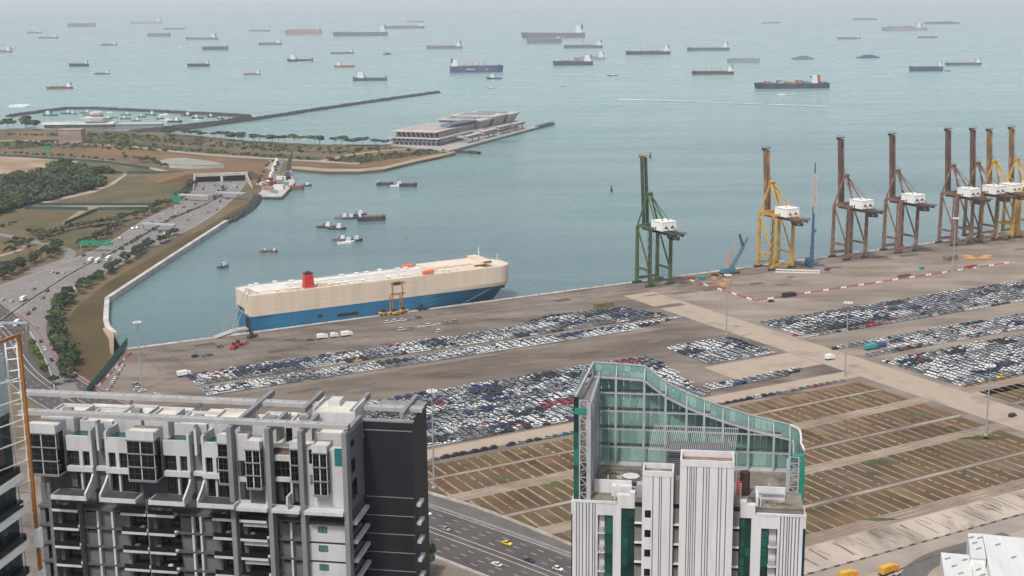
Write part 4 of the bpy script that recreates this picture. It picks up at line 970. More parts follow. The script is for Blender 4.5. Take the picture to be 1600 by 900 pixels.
S(310,104,35,'bulker','navy',True,'dark geared bulk carrier below the bright blue ship', D=6.5)
S(281,74,10,'speed','white',True,'tiny white motor boat left of the bright blue ship','motor_boat',cat='boat')
S(394,117,27,'coaster','brown',True,'rusty brown geared coaster above the inner breakwater')
S(405,49,34,'flat','bluegrey',True,'faint low ship between the left and middle groups')
S(474,54,58,'box','pink',True,'faint pinkish slab-sided ship near the horizon')
S(563,56,86,'tanker','bluegrey',True,'very long hazy blue grey tanker right of the pinkish ship', D=16, name='tanker')
S(631,44.5,65,'flat','grey',True,'long thin dark ship just above and right of the very long tanker')
S(649,34.5,28,'flat','bluegrey',True,'faintest thin ship above the long thin dark ship')
S(422,70,36,'coaster','bluegrey',True,'small grey ship below the pinkish slab-sided ship')
S(469,96,41,'supply','navy',True,'dark ship with a tall house right of its middle and a short wake', rz=.0)
S(535,84,36,'tanker','grey',True,'small low tanker above the red hulled ship')
S(538,105,32,'supply','red',True,'red hulled supply ship with its house at the left end', rz=.05)
S(605,85,22,'coaster','blue',False,'blue and white ship seen end-on', rz=1.15)
S(578,126,54,'supply','blue',True,'blue supply ship with tall white mast at its left end', rz=.04)
S(694,76,57,'bulker','steel',True,'grey bulk carrier with four cranes, left of the long dark tanker')
LB = S(745,113,84,'bulker','blue',False,'blue cargo ship with white house at its left end and lettering on its side', D=13)
S(772,123.5,24,'tug','navy',True,'dark blue tug close below the lettered blue ship','tug_boat',cat='boat')
S(768,138,16,'speed','pale',True,'small pale launch trailing a white wake to the right','launch',cat='boat', rz=0)
S(864,59,100,'tanker','grey',True,'longest dark tanker in the upper middle of the strait', D=19, name='tanker')
S(850,67.5,55,'box','steel',True,'grey ship lying just in front of the longest dark tanker')
S(911,75,61,'bulker','bluegrey',True,'bluish bulk carrier right of and below the longest tanker')
S(921,93.5,49,'coaster','pale',True,'pale ship half hidden behind a navy cargo ship')
S(895,102,63,'coaster','navy',True,'navy cargo ship with reddish white house in front of the pale ship', D=7.5)
S(1012,85,70,'bulker','navy',True,'dark bulk carrier with four upright cranes right of the middle')
S(1106,79,67,'tanker','bluegrey',True,'low grey tanker with a tall mast at its right end')
S(1161,98,51,'box','pale',True,'pale grey boxy ship behind the orange craned ship', D=5)
S(1113,116,66,'bulker','black',True,'black hulled ship with orange cranes and tall white stern house')
S(957,118.5,17,'speed','black',False,'dark speedboat with a thin wake to its left','speedboat',cat='boat', rz=0)
S(880,135.5,9,'speed','grey',False,'tiny grey boat below the navy cargo ship','motor_boat',cat='boat')
S(970,155.5,11,'speed','white',True,'white speedboat at the head of the longest wake','speedboat',cat='boat', rz=0)
S(1236,138,118,'container','navy',True,'large dark container ship with a red funnel and few containers', rz=.06, name='container_ship')
S(1221,148,14,'speed','white',True,'small white launch just below the large container ship','launch',cat='boat', rz=0)
S(1254,92.5,36,'liner','bluegrey',True,'low grey passenger ship above the large container ship','passenger_ship', rz=0)
S(1356,90.5,36,'liner','blue',True,'low bluish passenger ship in the middle of the right side','passenger_ship', rz=0)
S(1326,61,36,'tanker','steel',True,'small grey tanker above the two passenger ships')
S(1351,31,38,'flat','bluegrey',True,'faint thin ship close under the right horizon')
S(1413,48,71,'container','pale',True,'big hazy container ship near the right horizon', name='container_ship')
S(1449,59,32,'flat','grey',True,'thin dark ship below the hazy container ship')
S(1471,37.5,54,'flat','bluegrey',True,'faint long ship above and right of the hazy container ship')
S(1446,111,54,'tanker','blue',True,'blue tanker with high pale sides at the right', D=9)
S(1480,111,9,'tug','black',True,'tiny dark tug at the stern of the blue tanker','tug_boat',cat='boat')
S(1504,102,58,'tanker','grey',True,'grey tanker, rightmost of the ships in the strait')
S(1204,36.5,29,'flat','bluegrey',True,'faint flat ship on the horizon above the container ship')
# lettering on the blue cargo ship's side: pale marks, unreadable at this distance
_t, _p, _L = LB
for x0, x1 in [(-.20+k*.022,-.185+k*.022) for k in range(8)]+[(.17,.182),(.19,.20),(.205,.215)]: MB().box(x0*_L,x1*_L,-_L*.0775-.35,-_L*.0775-.05,_L*.05,_L*.068).build('hull_lettering', M_SHIPW, _t)
# wakes: streaks of foam lying on the water
M_FOAM = mat('wake_foam', (0.78,0.82,0.82), 0.8, 0.15, 0.05)
def wake(x0, y0, x1, y1, w0, w1, label):
    a, b = G(x0,y0,0), G(x1,y1,0); m = MB(); n = 14
    d = Vector((b[0]-a[0],b[1]-a[1])); nn = Vector((-d.y,d.x)).normalized()
    for i in range(n):
        for _ in range(6 if i < 7 else 3):
            t0 = (i+R.uniform(-.2,.3))/n; t1 = t0+R.uniform(.07,.15); wv = (w0+(w1-w0)*t0); of = R.uniform(-.4,.4)*wv; hh = wv*R.uniform(.14,.36)*(1-.6*t0)
            p, q = Vector(a)+d*max(0,t0)+nn*of, Vector(a)+d*min(1,t1)+nn*of*1.1
            zw = .15+.03*len(m.f); m.add([(*(p-nn*hh*.4),zw),(*(q-nn*hh),zw),(*(q+nn*hh),zw),(*(p+nn*hh*.4),zw)], [(0,1,2,3)])
    tag(m.build('wake', M_FOAM), label, kind='stuff')
wake(975,155.5,1105,160,17,9,'long white wake of the speedboat')
wake(1090,159.6,1290,167.5,6,10,'thin fading tail of the speedboat wake')
wake(773,138,835,138.5,11,10,'white wake of the pale launch')
wake(606,54,622,53,60,60,'short wake behind the very long tanker')
wake(950,118.5,870,117.5,10,18,'thin wake of the dark speedboat')
wake(1225,148,1240,148.5,9,12,'short wake of the launch below the container ship')
wake(463,98,500,95,12,24,'short wake of the dark ship')
wake(22,168,40,164,30,60,'white wash off the boat harbour mouth')
# ---- working boats in the basin
def basin(x, y, lpx, kind, colour, rz, label, **k): return ship_at(x, y, lpx, kind, colour, False, label, name=k.pop('name','work_boat'), rz=rz, cat='boat', group='work boats moored in the basin', **k)
basin(349,418,22,'tug','teal',.9,'teal and white tug alone near the sea wall', name='tug_boat')
basin(413,394,14,'tug','brown',.9,'small brown workboat, left of the pair near the sea wall')
basin(428,394,16,'tug','maroon',-.5,'small maroon workboat, right of the pair near the sea wall')
basin(510,356,30,'tug','black',-.2,'dark lighter at the left of the raft nearest the left shore')
basin(527,358.5,30,'tug','navy',-.15,'navy lighter at the right of the raft nearest the left shore')
basin(533,376,26,'tug','grey',-.1,'grey lighter at the left of the lowest raft of boats')
basin(541,380,28,'tug','white',.25,'white decked lighter at the middle of the lowest raft')
basin(554,377,26,'tug','black',.3,'black lighter at the right of the lowest raft')
basin(536,342,26,'tug','steel',-.1,'grey lighter left of the bright blue workboat')
basin(546,342,24,'tug','blue',.25,'bright blue workboat in the middle raft')
basin(560,337,26,'tug','black',.2,'black lighter behind the bright blue workboat')
basin(581,344,44,'flat','black',.2,'long black deck barge right of the bright blue workboat', name='barge', D=4, B=13)
basin(602,289,26,'flat','navy',-.1,'low navy barge at the left of the far raft', name='barge', D=3, B=11)
basin(621,291,22,'tug','white',-.05,'white workboat in the middle of the far raft')
basin(638,291,28,'flat','navy',.05,'navy barge at the right of the far raft', name='barge', D=3.5, B=11)
basin(463,296,24,'flat','maroon',.1,'red barge berthed at the jetty', name='barge', D=4, B=10)
basin(478,291,18,'tug','navy',.2,'navy tug outside the red barge at the jetty')
def buoy(x, y, h, c, label):
    p = G(x,y,0); t = thing('buoy', label, 'buoy', (*p,0)); r = h*.16
    MB().tube((0,0,-.5),(0,0,h*.22),r*1.6,r*1.6,10).build('float', c, t); MB().loft([[(px*k,py*k,z) for px,py in ((-r,-r),(r,-r),(r,r),(-r,r))] for z,k in ((h*.22,1),(h*.8,.5))]).build('cage', c, t); MB().tube((0,0,h*.8),(0,0,h),r*.7,r*.7,8).build('topmark', c, t)
buoy(955.5,299,6.5,hullmat('black'),'dark channel buoy left of the two beside the green crane')
buoy(1016,246,7,hullmat('black'),'dark channel buoy above the green crane')
buoy(635,372,2.4,M_RED,'tiny red buoy in the basin above the ship')
# ---- boats in the walled harbour
rb = random.Random(5)
marina = [(78,181,20),(104,178,15),(115,178.5,12),(134,177,14),(141,181,16),(138,185,20),(152,182,12),(146,177,12),(172,176,9),(168,186,14),(180,184,8),(197,180,13),(196,186,14),(222,183,11),(236,180,16),(213,189,12),(167,190,7),(251,186,11),(258,180,15),(262,188.5,20),(292,181,15),(274,191,20),(309,185,15),(308,187.5,11),(331,183,13),(345,186,9)]
for i, (x, y, l) in enumerate(sorted(marina)):
    p = G(x,y,0); big = ['short','small','mid-sized','long'][min(3,int((l-6)/4))]; c = rb.choice(['white','grey','navy','navy','teal','black'])
    S(x, y, l*1.2, 'speed' if c == 'white' else 'tug', c, rb.random()<.5, f'{big} {c} boat, {nth(i+1)} from the left in the walled harbour', name='harbour_boat', cat='boat', rz=rb.uniform(-.3,.3), group='boats in the walled harbour')

# ================================================================== PLANTS
def leaf_mat(name, col):
    m = mat(name, col, 0.75, 0.45, 0.35, spec=0.25, detail=3); return m
LEAF = [leaf_mat('leaf_deep',(0.030,0.052,0.018)), leaf_mat('leaf_mid',(0.060,0.090,0.026)), leaf_mat('leaf_dry',(0.110,0.112,0.040)), leaf_mat('leaf_grey',(0.060,0.070,0.040))]
M_BARK = mat('bark',(0.10,0.075,0.05),0.9,0.3,1.0)
def crown_mesh(seed, n, flat=.75, lobes=7, size=.17, m_=None):
    """unit-size crown (radius about 1): leaf clumps scattered through several lobes"""
    rg = random.Random(seed); mb = MB(); lb = []
    for i in range(lobes):
        a = rg.uniform(0,6.283); r = rg.uniform(.1,.62); lb.append((math.cos(a)*r, math.sin(a)*r, rg.uniform(-.25,.45)*flat, rg.uniform(.34,.58)))
    for i in range(n):
        cx, cy, cz, cr = rg.choice(lb); v = Vector((rg.gauss(0,1),rg.gauss(0,1),rg.gauss(0,1)+.25)).normalized(); rr = cr*(rg.random()**.35)
        p = Vector((cx,cy,cz))+Vector((v.x*rr,v.y*rr,v.z*rr*flat)); s = size*rg.uniform(.6,1.35)
        nn = (v+Vector((rg.uniform(-.7,.7),rg.uniform(-.7,.7),rg.uniform(-.3,.8)))).normalized(); x = nn.cross(Vector((rg.uniform(-1,1),rg.uniform(-1,1),.3))).normalized(); y = nn.cross(x)
        k = [rg.uniform(.7,1.2) for _ in range(4)]
        mb.add([p-x*s*k[0]-y*s*.55, p+x*s*.5*k[1]-y*s*k[0], p+x*s*k[2]+y*s*.6, p-x*s*.4+y*s*k[3]], [(0,1,2,3)])
    return mb.mesh('crown', m_)
CROWN = [crown_mesh(11+i, 330, [.75,.8,.62,.9,.7][i%5], 8, .19, LEAF[[0,1,0,3,1][i%5]]) for i in range(5)]
UMB = [crown_mesh(31+i, 240, .38, 9, .20, LEAF[[0,3,1][i%3]]) for i in range(3)]
BUSH = [crown_mesh(51+i, 150, .7, 6, .24, LEAF[[1,2,0,2][i%4]]) for i in range(4)]
TRUNK = MB().loft([[(math.cos(a)*r,math.sin(a)*r,z) for a in (0,1.26,2.51,3.77,5.03)] for z,r in ((0,.045),(.5,.032),(1,.02))]).add([],[])
for a in (0.3,2.4,4.4): TRUNK.bar((0,0,.62),(math.cos(a)*.32,math.sin(a)*.32,1.0),.03,.03,w1=.012)
TRUNK = TRUNK.mesh('trunk', M_BARK)
rt = random.Random(99)
def tree(p, h, label, group, crown=None, wide=1.0, name='roadside_tree', z=LAND, trunk=.45):
    t = thing(name, label, 'tree', (p[0],p[1],z), rt.uniform(0,6.28), group)
    cr = crown or rt.choice(CROWN); r = h*.46*wide
    obj('trunk', TRUNK, t, None, None, (h*.62,h*.62,h*.62)); c = obj('crown', cr, t, (0,0,h*(1-trunk*.78)), rt.uniform(0,6.28), (r*rt.uniform(.85,1.15), r*rt.uniform(.85,1.15), h*.45*rt.uniform(.85,1.1)))
    return t
def tree_row(pts, n, h, lab, group, jit=2.0, crowns=None, wide=1.15, name='roadside_tree'):
    pl = resample([G(*p) for p in pts], n)
    for i, p in enumerate(pl):
        tree((p[0]+rt.uniform(-jit,jit),p[1]+rt.uniform(-jit,jit)), h*rt.uniform(.75,1.2), lab % nth(i+1), group, crown=rt.choice(crowns) if crowns else None, wide=wide*rt.uniform(.85,1.2), name=name)
tree_row([(276,366),(250,380),(227,391),(212,401),(185,418),(165,431),(140,445),(118,462)], 40, 7.6, '%s tree from the tunnel end in the row along the sea side of the expressway', 'trees along the sea side of the expressway', 3)
tree_row([(110,468),(96,485),(84,500),(82,514),(92,534),(99,546),(107,565),(104,592),(97,600)], 54, 8.6, '%s tree from the top in the curved row beside the brown field', 'trees curving round the brown field', 3.5)
tree_row([(300,288),(292,303),(276,316),(250,326),(220,339),(186,350),(172,367),(152,376),(128,388)], 46, 8.5, '%s tree from the tunnel in the row on the land side of the expressway', 'trees on the land side of the expressway', 3.5)
tree_row([(92,386),(84,399),(66,407),(38,419),(22,428),(4,438)], 22, 9.5, '%s tree from the loop road down the left verge', 'trees on the left verge', 3)
tree_row([(48,366),(74,370),(110,360),(150,352),(188,348)], 34, 6.5, '%s shrub from the left in the hedge between two olive fields', 'hedge shrubs between olive fields', 2, BUSH, 1.4, 'hedge_shrub')
tree_row([(255,211),(290,213),(330,216),(375,219),(420,222),(470,224),(520,226),(560,227),(605,227)], 40, 13, '%s tree from the left along the far shore of the point', 'trees along the far shore', 8, UMB, 1.5, 'shore_tree')
tree_row([(-10,201),(12,200),(30,198),(48,201),(62,203)], 9, 17, '%s of the tall trees on the shore at the left edge', 'tall trees at the left edge', 10, CROWN, 1.3, 'shore_tree')
tree_row([(40,382),(22,390),(30,398),(66,378),(10,380),(78,376)], 9, 7, '%s small tree from the top by the loop road', 'trees by the loop road', 5)
tree_row([(255,262),(240,256),(222,252),(190,246)], 14, 7, '%s tree from the tunnel along the upper track', 'trees along the upper track', 4, BUSH+CROWN, 1.3)
tree_row([(425,255),(416,268),(408,280),(404,290)], 8, 6, '%s tree from the top left of the dockside road', 'trees beside the dockside road', 2, CROWN, 1.1)
tree_row([(436,258),(430,270)], 4, 6, '%s tree from the top right of the dockside road', 'trees right of the dockside road', 2, CROWN, 1.1)
tree_row([(0,242),(40,243.5),(90,246),(140,250),(180,254)], 20, 6, '%s small tree from the left along the track above the earthworks', 'small trees above the earthworks', 3, BUSH+CROWN, 1.1)
# foreground tree between apartment block and expressway
tree(G(664,901), 15, 'single bright green tree at the foot of the black gable', None, crown=CROWN[1], wide=1.0, name='street_tree')
# masses of scrub and the wood: uncountable from here
def mass(name, polys, n, h, label, meshes, seed, squash=.8):
    rg_ = random.Random(seed); V = []; F = []; off = 0; MI = []
    data = []
    for me in meshes:
        v = np.empty(len(me.vertices)*3); me.vertices.foreach_get('co', v); data.append((v.reshape(-1,3), [tuple(p.vertices) for p in me.polygons]))
    for poly, cnt in polys:
        w_ = [G(*p) for p in poly]; xs = [p[0] for p in w_]; ys = [p[1] for p in w_]; k = 0; g = 0
        while k < cnt and g < cnt*60:
            g += 1; x, y = rg_.uniform(min(xs),max(xs)), rg_.uniform(min(ys),max(ys)); ins = False
            for i in range(len(w_)):
                a, b = w_[i], w_[i-1]
                if (a[1] > y) != (b[1] > y) and x < (b[0]-a[0])*(y-a[1])/(b[1]-a[1])+a[0]: ins = not ins
            if not ins: continue
            k += 1; mi = rg_.randrange(len(data)); v, f = data[mi]; a = rg_.uniform(0,6.28); s = h*rg_.uniform(.5,1.1); co, si = math.cos(a)*s, math.sin(a)*s
            V.append(np.column_stack([v[:,0]*co-v[:,1]*si+x, v[:,0]*si+v[:,1]*co+y, v[:,2]*s*squash+LAND+s*.55])); F += [tuple(i+off for i in q) for q in f]; MI += [mi]*len(f); off += len(v)
    me = bpy.data.meshes.new(name); me.from_pydata(np.concatenate(V).tolist(), [], F)
    for m_ in meshes: me.materials.append(m_.materials[0])
    me.polygons.foreach_set('material_index', MI); me.update(); return tag(obj(name, me), label, kind='stuff')
mass('woodland', [([(-40,300),(20,281),(60,275),(110,277),(160,282),(164,291),(130,301),(60,317),(30,322),(10,334),(-40,345)],360), ([(75,262),(102,258),(110,266),(160,265),(176,272),(150,274),(80,272)],60)], 0, 9.5, 'dense dark green wood at the left', CROWN, 3, .95)
mass('scrub_bushes', [([(-20,210),(190,209),(300,219),(470,229),(620,233),(560,241),(440,239),(330,230),(100,214)],300), ([(-40,224),(160,218),(230,226),(400,242),(520,247),(640,240),(690,238),(600,252),(470,250),(300,238),(90,232),(-40,234)],330), ([(500,250),(560,244),(640,236),(700,236),(640,246),(560,257)],120)], 0, 3.6, 'low dry scrub covering the reclaimed point', BUSH, 4)
mass('verge_shrubs', [([(0,352),(30,345),(25,350),(0,360)],10), ([(135,390),(160,380),(150,386)],8), ([(-20,420),(5,412),(40,400),(20,412)],16), ([(0,375),(30,380),(20,392),(0,395)],14),([(45,535),(52,535),(76,580),(70,583)],22),([(352,287),(356,300),(330,316),(327,314)],30),([(325,319),(270,342),(217,373),(175,397),(176,396),(270,340)],60)], 0, 2.3, 'low shrubs on the road verges and median', BUSH, 6)

# ================================================================== SHORE WORKS
def rock_mound(name, pts, base, top, h, label):
    pl = [G(*p, 0) for p in pts]; L_ = sum(math.dist(pl[i],pl[i+1]) for i in range(len(pl)-1)); pl = resample(pl, int(L_/9)+2); rg_ = random.Random(len(pts)*7+int(base)); rings = []
    for i, p in enumerate(pl):
        a = pl[max(0,i-1)]; b = pl[min(len(pl)-1,i+1)]; d = Vector((b[0]-a[0],b[1]-a[1])).normalized(); nn = Vector((-d.y,d.x)); r_ = []
        for w_, z in ((-base/2,-1),(-base*.36,h*.45),(-top/2,h),(0,h*1.03),(top/2,h),(base*.36,h*.45),(base/2,-1)):
            q = Vector(p)+nn*(w_*rg_.uniform(.85,1.15)); r_.append((q.x+rg_.uniform(-1,1),q.y+rg_.uniform(-1,1),z*rg_.uniform(.85,1.2)))
        rings.append(r_)
    m = MB(); m.loft(rings); o = m.build(name, M_ROCK); return tag(o, label, 'breakwater')
rock_mound('breakwater', [(15,182.5),(60,176),(105,170.5),(150,170.5),(260,176),(388,182.5),(380,185),(355,191),(290,198),(205,207.5)], 19, 7, 4.5, 'dark rock breakwater bent round the small boat harbour')
rock_mound('breakwater', [(215,210),(250,206.5),(300,201),(400,187),(500,171.5),(600,157),(684,145)], 20, 8, 4.5, 'long straight dark rock breakwater reaching out to the right')
rock_mound('groyne', [(712,238.5),(735,239.5),(750,240.5)], 12, 6, 3.2, 'short dark rock groyne at the tip of the beach')
rock_mound('revetment', [(402,309),(390,326),(372,339),(356,347)], 16, 6, 3.4, 'rubble bank between the jetty and the sea wall')
# sea wall
sw_px = [(354,346),(300,380.5),(250,413),(192,451),(167.5,467.5),(166,488),(165.5,510),(179,522)]
sw = resample([G(*p) for p in sw_px[:5]], 22)+resample([G(*p) for p in sw_px[4:]], 7)[1:]
t = thing('sea_wall', 'pale concrete sea wall along the brown field', 'wall', (*sw[0],0)); M_SW = mat('sea_wall_concrete',(0.46,0.44,0.42),0.85,0.12,0.08,dirt=((0.2,0.18,0.16),0.12,0.6))
for i in range(len(sw)-1):
    a, b = sw[i], sw[i+1]; l, r = ribbon([a,b],3.4); q = MB(); o = sw[0]
    d = math.dist(a,b); k = .4/d; a2 = (a[0]+(b[0]-a[0])*k*.1, a[1]+(b[1]-a[1])*k*.1)
    P8 = [l[0],l[1],r[1],r[0]]; q.prism([(p[0]-o[0],p[1]-o[1]) for p in P8], -2, 4.3); q.build('wall_segment', M_SW, t)
# jetty with sheds, containers and a crane
jp = [(404,303),(412,307),(441,307),(461,285.5),(455,266),(447,266),(446,281),(437,294),(412,296)]
t = thing('jetty', 'cluttered concrete jetty below the dockside road', 'jetty', (*G(430,300),0)); o = G(430,300)
MB().prism([(G(*p)[0]-o[0],G(*p)[1]-o[1]) for p in jp], 1.2, 3.6).build('deck', M_CONC, t)
e = [G(412,307.5),G(441,307.5),G(461,286)]
for a, b, n in ((e[0],e[1],8),(e[1],e[2],9)):
    for i in range(n):
        x, y = a[0]+(b[0]-a[0])*(i+.5)/n-o[0], a[1]+(b[1]-a[1])*(i+.5)/n-o[1]; MB().tube((x,y,-2),(x,y,2.5),1.2,1.2,7).build('pile', M_GRIME, t)
cl = [('pink','pink',(415,293)),('red','white',(424,290)),('grey','grey',(432,288)),('pink','pink',(420,298)),('white','white',(436,296)),('grey','red',(445,290)),('grey','grey',(428,302)),('white','white',(408,290)),('pink','pink',(412,284)),('red','red',(420,284)),('grey','grey',(450,276)),('white','white',(440,282))]
for i, (nm, c, p) in enumerate(cl):
    q = G(*p); tt = thing('dock_container', f'{nm} container, {nth(i+1)} of the clutter on the jetty', 'container', (*q,3.65), R.uniform(0,3), 'containers on the jetty')
    MB().box(-6,6,-2.5,2.5,0,R.uniform(2.6,5)).build('box', {'red':hullmat('red'),'pink':hullmat('pink'),'white':M_SHIPW,'grey':hullmat('pale')}[nm if nm in('red','white','pink') else 'grey'], tt)
    MB().box(-6.1,-5.9,-2.2,2.2,.3,2.4).build('door', M_STEEL, tt)
for x, y, h, lab in ((446,272,26,'left dark jib crane on the jetty'),(450,270,30,'right dark jib crane on the jetty')):
    q = G(x,y+10); tt = thing('jib_crane', lab, 'crane', (*q,3.6)); m = MB(); lattice(m,(0,0,2),(4,14,h),2.4,1.4,9,.6); m.build('jib', M_GRIME, tt); MB().box(-3,3,-3,3,0,4).build('cab', M_GRIME, tt)
# row of parked lorries on the dockside road
for i in range(9):
    p = G(432-i*1.6+R.uniform(-1,1), 252+i*4.4); tt = thing('parked_lorry', f'white lorry, {nth(i+1)} from the top on the dockside road', 'lorry', (*p,3.09), 1.75+R.uniform(-.2,.2), 'lorries on the dockside road')
    MB().box(-6,3,-1.3,1.3,1,4).build('box', M_WHITE, tt); MB().box(3.3,5.4,-1.2,1.2,.5,3).build('cab', M_WHITE, tt)

# ---- tunnel mouth
pL, pR = G(309,285.5), G(384,282.5); dv = Vector((pR[0]-pL[0],pR[1]-pL[1])); Wd = dv.length; an = math.atan2(dv.y,dv.x)
t = thing('tunnel_portal', 'concrete tunnel mouth with two dark openings', 'tunnel', (*pL,3.0), an)
MB().box(-4,Wd+3,-1,4,7.2,10.5).build('header_beam', M_CONC, t)
for x in (-3, Wd*.50, Wd+1): MB().box(x-1.4,x+1.4,-1.2,10.4,0,7.2).build('pier_wall', M_CONC, t)
MB().box(-1.5,Wd*.5-1.5,10,10.5,0,7.2).build('dark_bore', mat('bore_navy',(0.02,0.03,0.055),0.7), t); MB().box(Wd*.5+1.5,Wd-.5,10,10.5,0,7.2).build('dark_bore', MATS['bore_navy'], t)
MB().box(-4.5,Wd+3.5,3.9,12,7.25,9.4).build('roof_slab', M_CONC, t)
MB().loft([[(-46,10.6,-.2),(Wd+26,10.6,-.2),(Wd+44,96,-.2),(-70,96,-.2)],[(-9,11,9.9),(Wd+8,11,9.9),(Wd+6,40,9.6),(-8,40,9.6)]]).build('grass_roof', MATS['brown_heath'], t)
for x, s in ((-3,-1),(Wd+1,1)):
    m = MB(); m.loft([[(x-.6,-1,0),(x+.6,-1,0),(x+.6,-1,9.5),(x-.6,-1,9.5)],[(x+s*3-.6,-70,0),(x+s*3+.6,-70,0),(x+s*3+.6,-70,1.4),(x+s*3-.6,-70,1.4)]]); m.build('wing_wall', M_CONC, t)
sh = [(246,258),(262,253),(290,252),(330,257),(350,262),(300,264),(262,262)]
t = thing('canopy_shed', 'low pale roofed shed behind the tunnel mouth', 'shed', (*G(296,262),3)); o = G(296,262)
MB().prism([(G(*p)[0]-o[0],G(*p)[1]-o[1]) for p in sh], 0, 4).build('wall', M_CONC, t)
MB().prism([((G(*p)[0]-o[0])*1.02,(G(*p)[1]-o[1])*1.02) for p in sh], 4.05, 4.6).build('roof', mat('shed_roof',(0.24,0.25,0.21),0.7,0.1,0.05), t)

# ---- gantries and road signs
M_GSIGN = mat('sign_green',(0.01,0.22,0.13),0.5,0.05,0.3)
def gantry(p0, p1, h, label, m_, deep=3.0, signs=0, name='road_gantry'):
    a, b = G(*p0), G(*p1); d = Vector((b[0]-a[0],b[1]-a[1])); L_ = d.length; t = thing(name, label, 'gantry', (*a,3.1), math.atan2(d.y,d.x))
    for x in (0,L_): MB().bar((x,0,0),(x,0,h),.8).build('post', M_STEEL, t)
    MB().box(-1,L_+1,-deep/2,deep/2,h,h+1.4).build('beam', m_, t)
    for i in range(signs): MB().box(L_*(i+.12)/signs,L_*(i+.9)/signs,-deep/2-.5,-deep/2-.2,h-1.6,h+3.2).build('sign_board', M_GSIGN, t)
gantry((127,392),(176,393),6.5,'wide gantry of green signs across the land side carriageway',M_GSIGN,2.4,3,'sign_gantry')
M_ERP = mat('gantry_blue_grey',(0.33,0.37,0.42),0.6,0.1,0.2)
gantry((225,360),(273,363),6,'grey gantry with dark panels across the middle of the expressway',M_ERP,5,0)
gantry((340,310),(382,312),6,'blue grey gantry nearest the tunnel on the sea side carriageway',M_ERP,6,0)
gantry((282,313),(326,315),5.5,'pale gantry nearest the tunnel on the land side carriageway',M_CONC,5,0)
gantry((-20,518),(42,518),5,'blue grey gantry at the left edge before the glass tower',M_ERP,1.4,0)
for x,y,lab in ((306,279,'green road sign at the left of the tunnel mouth'),(275,320,'green road sign on the bend below the tunnel'),(74,239,'green road sign on the far coast road')):
    t = thing('road_sign', lab, 'road sign', (*G(x,y),3)); MB().bar((0,0,0),(0,0,5),.5).build('post', M_STEEL, t); MB().box(-5,5,-.4,0,4,10).build('board', M_GSIGN, t)
# street lamps on the expressway
lamp = MB().tube((0,0,0),(0,0,11),.16,.09,5).bar((0,0,11),(2.4,0,11.3),.12)
LM = lamp.mesh('pole', M_STEEL); LH = MB().box(2.0,3.2,-.25,.25,11.15,11.4).mesh('lamp_head', M_WHITE)
for i in range(16):
    p = Mp[min(NS-1,3+i*3)]; t = thing('street_lamp', f'{nth(i+1)} street lamp from the tunnel along the expressway median', 'street lamp', (*p,3.1), R.uniform(-.2,.2)+.8, 'street lamps along the expressway'); obj('pole', LM, t); obj('lamp_head', LH, t)
# parapets of the ramp and link
def parapet(name, line, h, label, m_, w_=.45, cat='parapet', n=40):
    line = resample(line, n); t = thing(name, label, cat, (*line[0],0)); o = line[0]
    for i in range(n-1): MB().bar((line[i][0]-o[0],line[i][1]-o[1],3.1+h/2),(line[i+1][0]-o[0],line[i+1][1]-o[1],3.1+h/2),w_,h).build('panel', m_, t)
a_, b_ = ribbon(link_c, 36.6)
cut = [p for p in a_ if frame(p)[0] > 20 and frame(p)[0] < 460]
parapet('parapet', cut, 1.3, 'curving parapet with pink bougainvillea beside the ramp island', mat('bougainvillea',(0.26,0.15,0.16),0.9,0.3,0.5), 1.4)
cutr = [p for p in a_ if frame(p)[0] > 620]; parapet('guard_rail', cutr, .9, 'steel guard rail on the yard side of the dark expressway', M_STEEL, .3, 'guard rail', 24)
l_, r_ = ribbon(slip_c, 10); parapet('guard_rail', l_, 1.1, 'concrete parapet of the slip road beside the empty bays', M_CONC, .4, 'parapet', 26)
cutl = [p for p in b_ if frame(p)[0] > 600]; parapet('guard_rail', cutl, 1.0, 'pale parapet on the near side of the dark expressway', M_CONC, .5, 'parapet', 24)
parapet('median_barrier', Mp, .9, 'low median barrier down the middle of the expressway', mat('median_hedge',(0.16,0.15,0.12),0.9,0.3,0.1), 1.2, 'barrier', 50)
parapet('parapet', smooth([G(*p) for p in [(47,520),(58,540),(72,565),(82,592),(86,612)]],1), 1.2, 'pale parapet between ramp and green island', M_CONC, .5, n=16)

# green hoardings along the field tracks
def hoarding(pts, label, h=3.0, n=12):
    pl = resample([G(*p) for p in pts], n+1); t = thing('field_hoarding', label, 'fence', (*pl[0],3.0)); o = pl[0]
    for i in range(n): MB().bar((pl[i][0]-o[0],pl[i][1]-o[1],h/2),(pl[i+1][0]-o[0]-(pl[i+1][0]-pl[i][0])*.02,pl[i+1][1]-o[1]-(pl[i+1][1]-pl[i][1])*.02,h/2),.2,h).build('panel', mat('hoarding_dark_teal',(0.02,0.07,0.07),0.7,0.15,0.1), t)
hoarding([(60,320.5),(150,320.5),(240,320.5)],'dark hoarding along the upper edge of the ochre track',2.4,16)
hoarding([(39,327),(90,327.5),(137,328.5)],'dark green hoarding along the lower edge of the ochre track',3.4)
hoarding([(153,328.5),(190,328),(234,327.5)],'dark green hoarding right of the track junction',3.2)
hoarding([(152,329),(132,338),(101,351)],'green hoarding slanting down from the track junction',3.0)
hoarding([(199,271.5),(240,271.5),(292,272)],'dark hoarding along the top of the large olive field',3.4)
hoarding([(0,243.8),(80,248.5),(170,254.8),(234,264.8)],'long dark hoarding below the upper track',3.0,24)
hoarding([(140,271),(165,271),(190,271)],'short dark hoarding beside the wood',3.2,6)

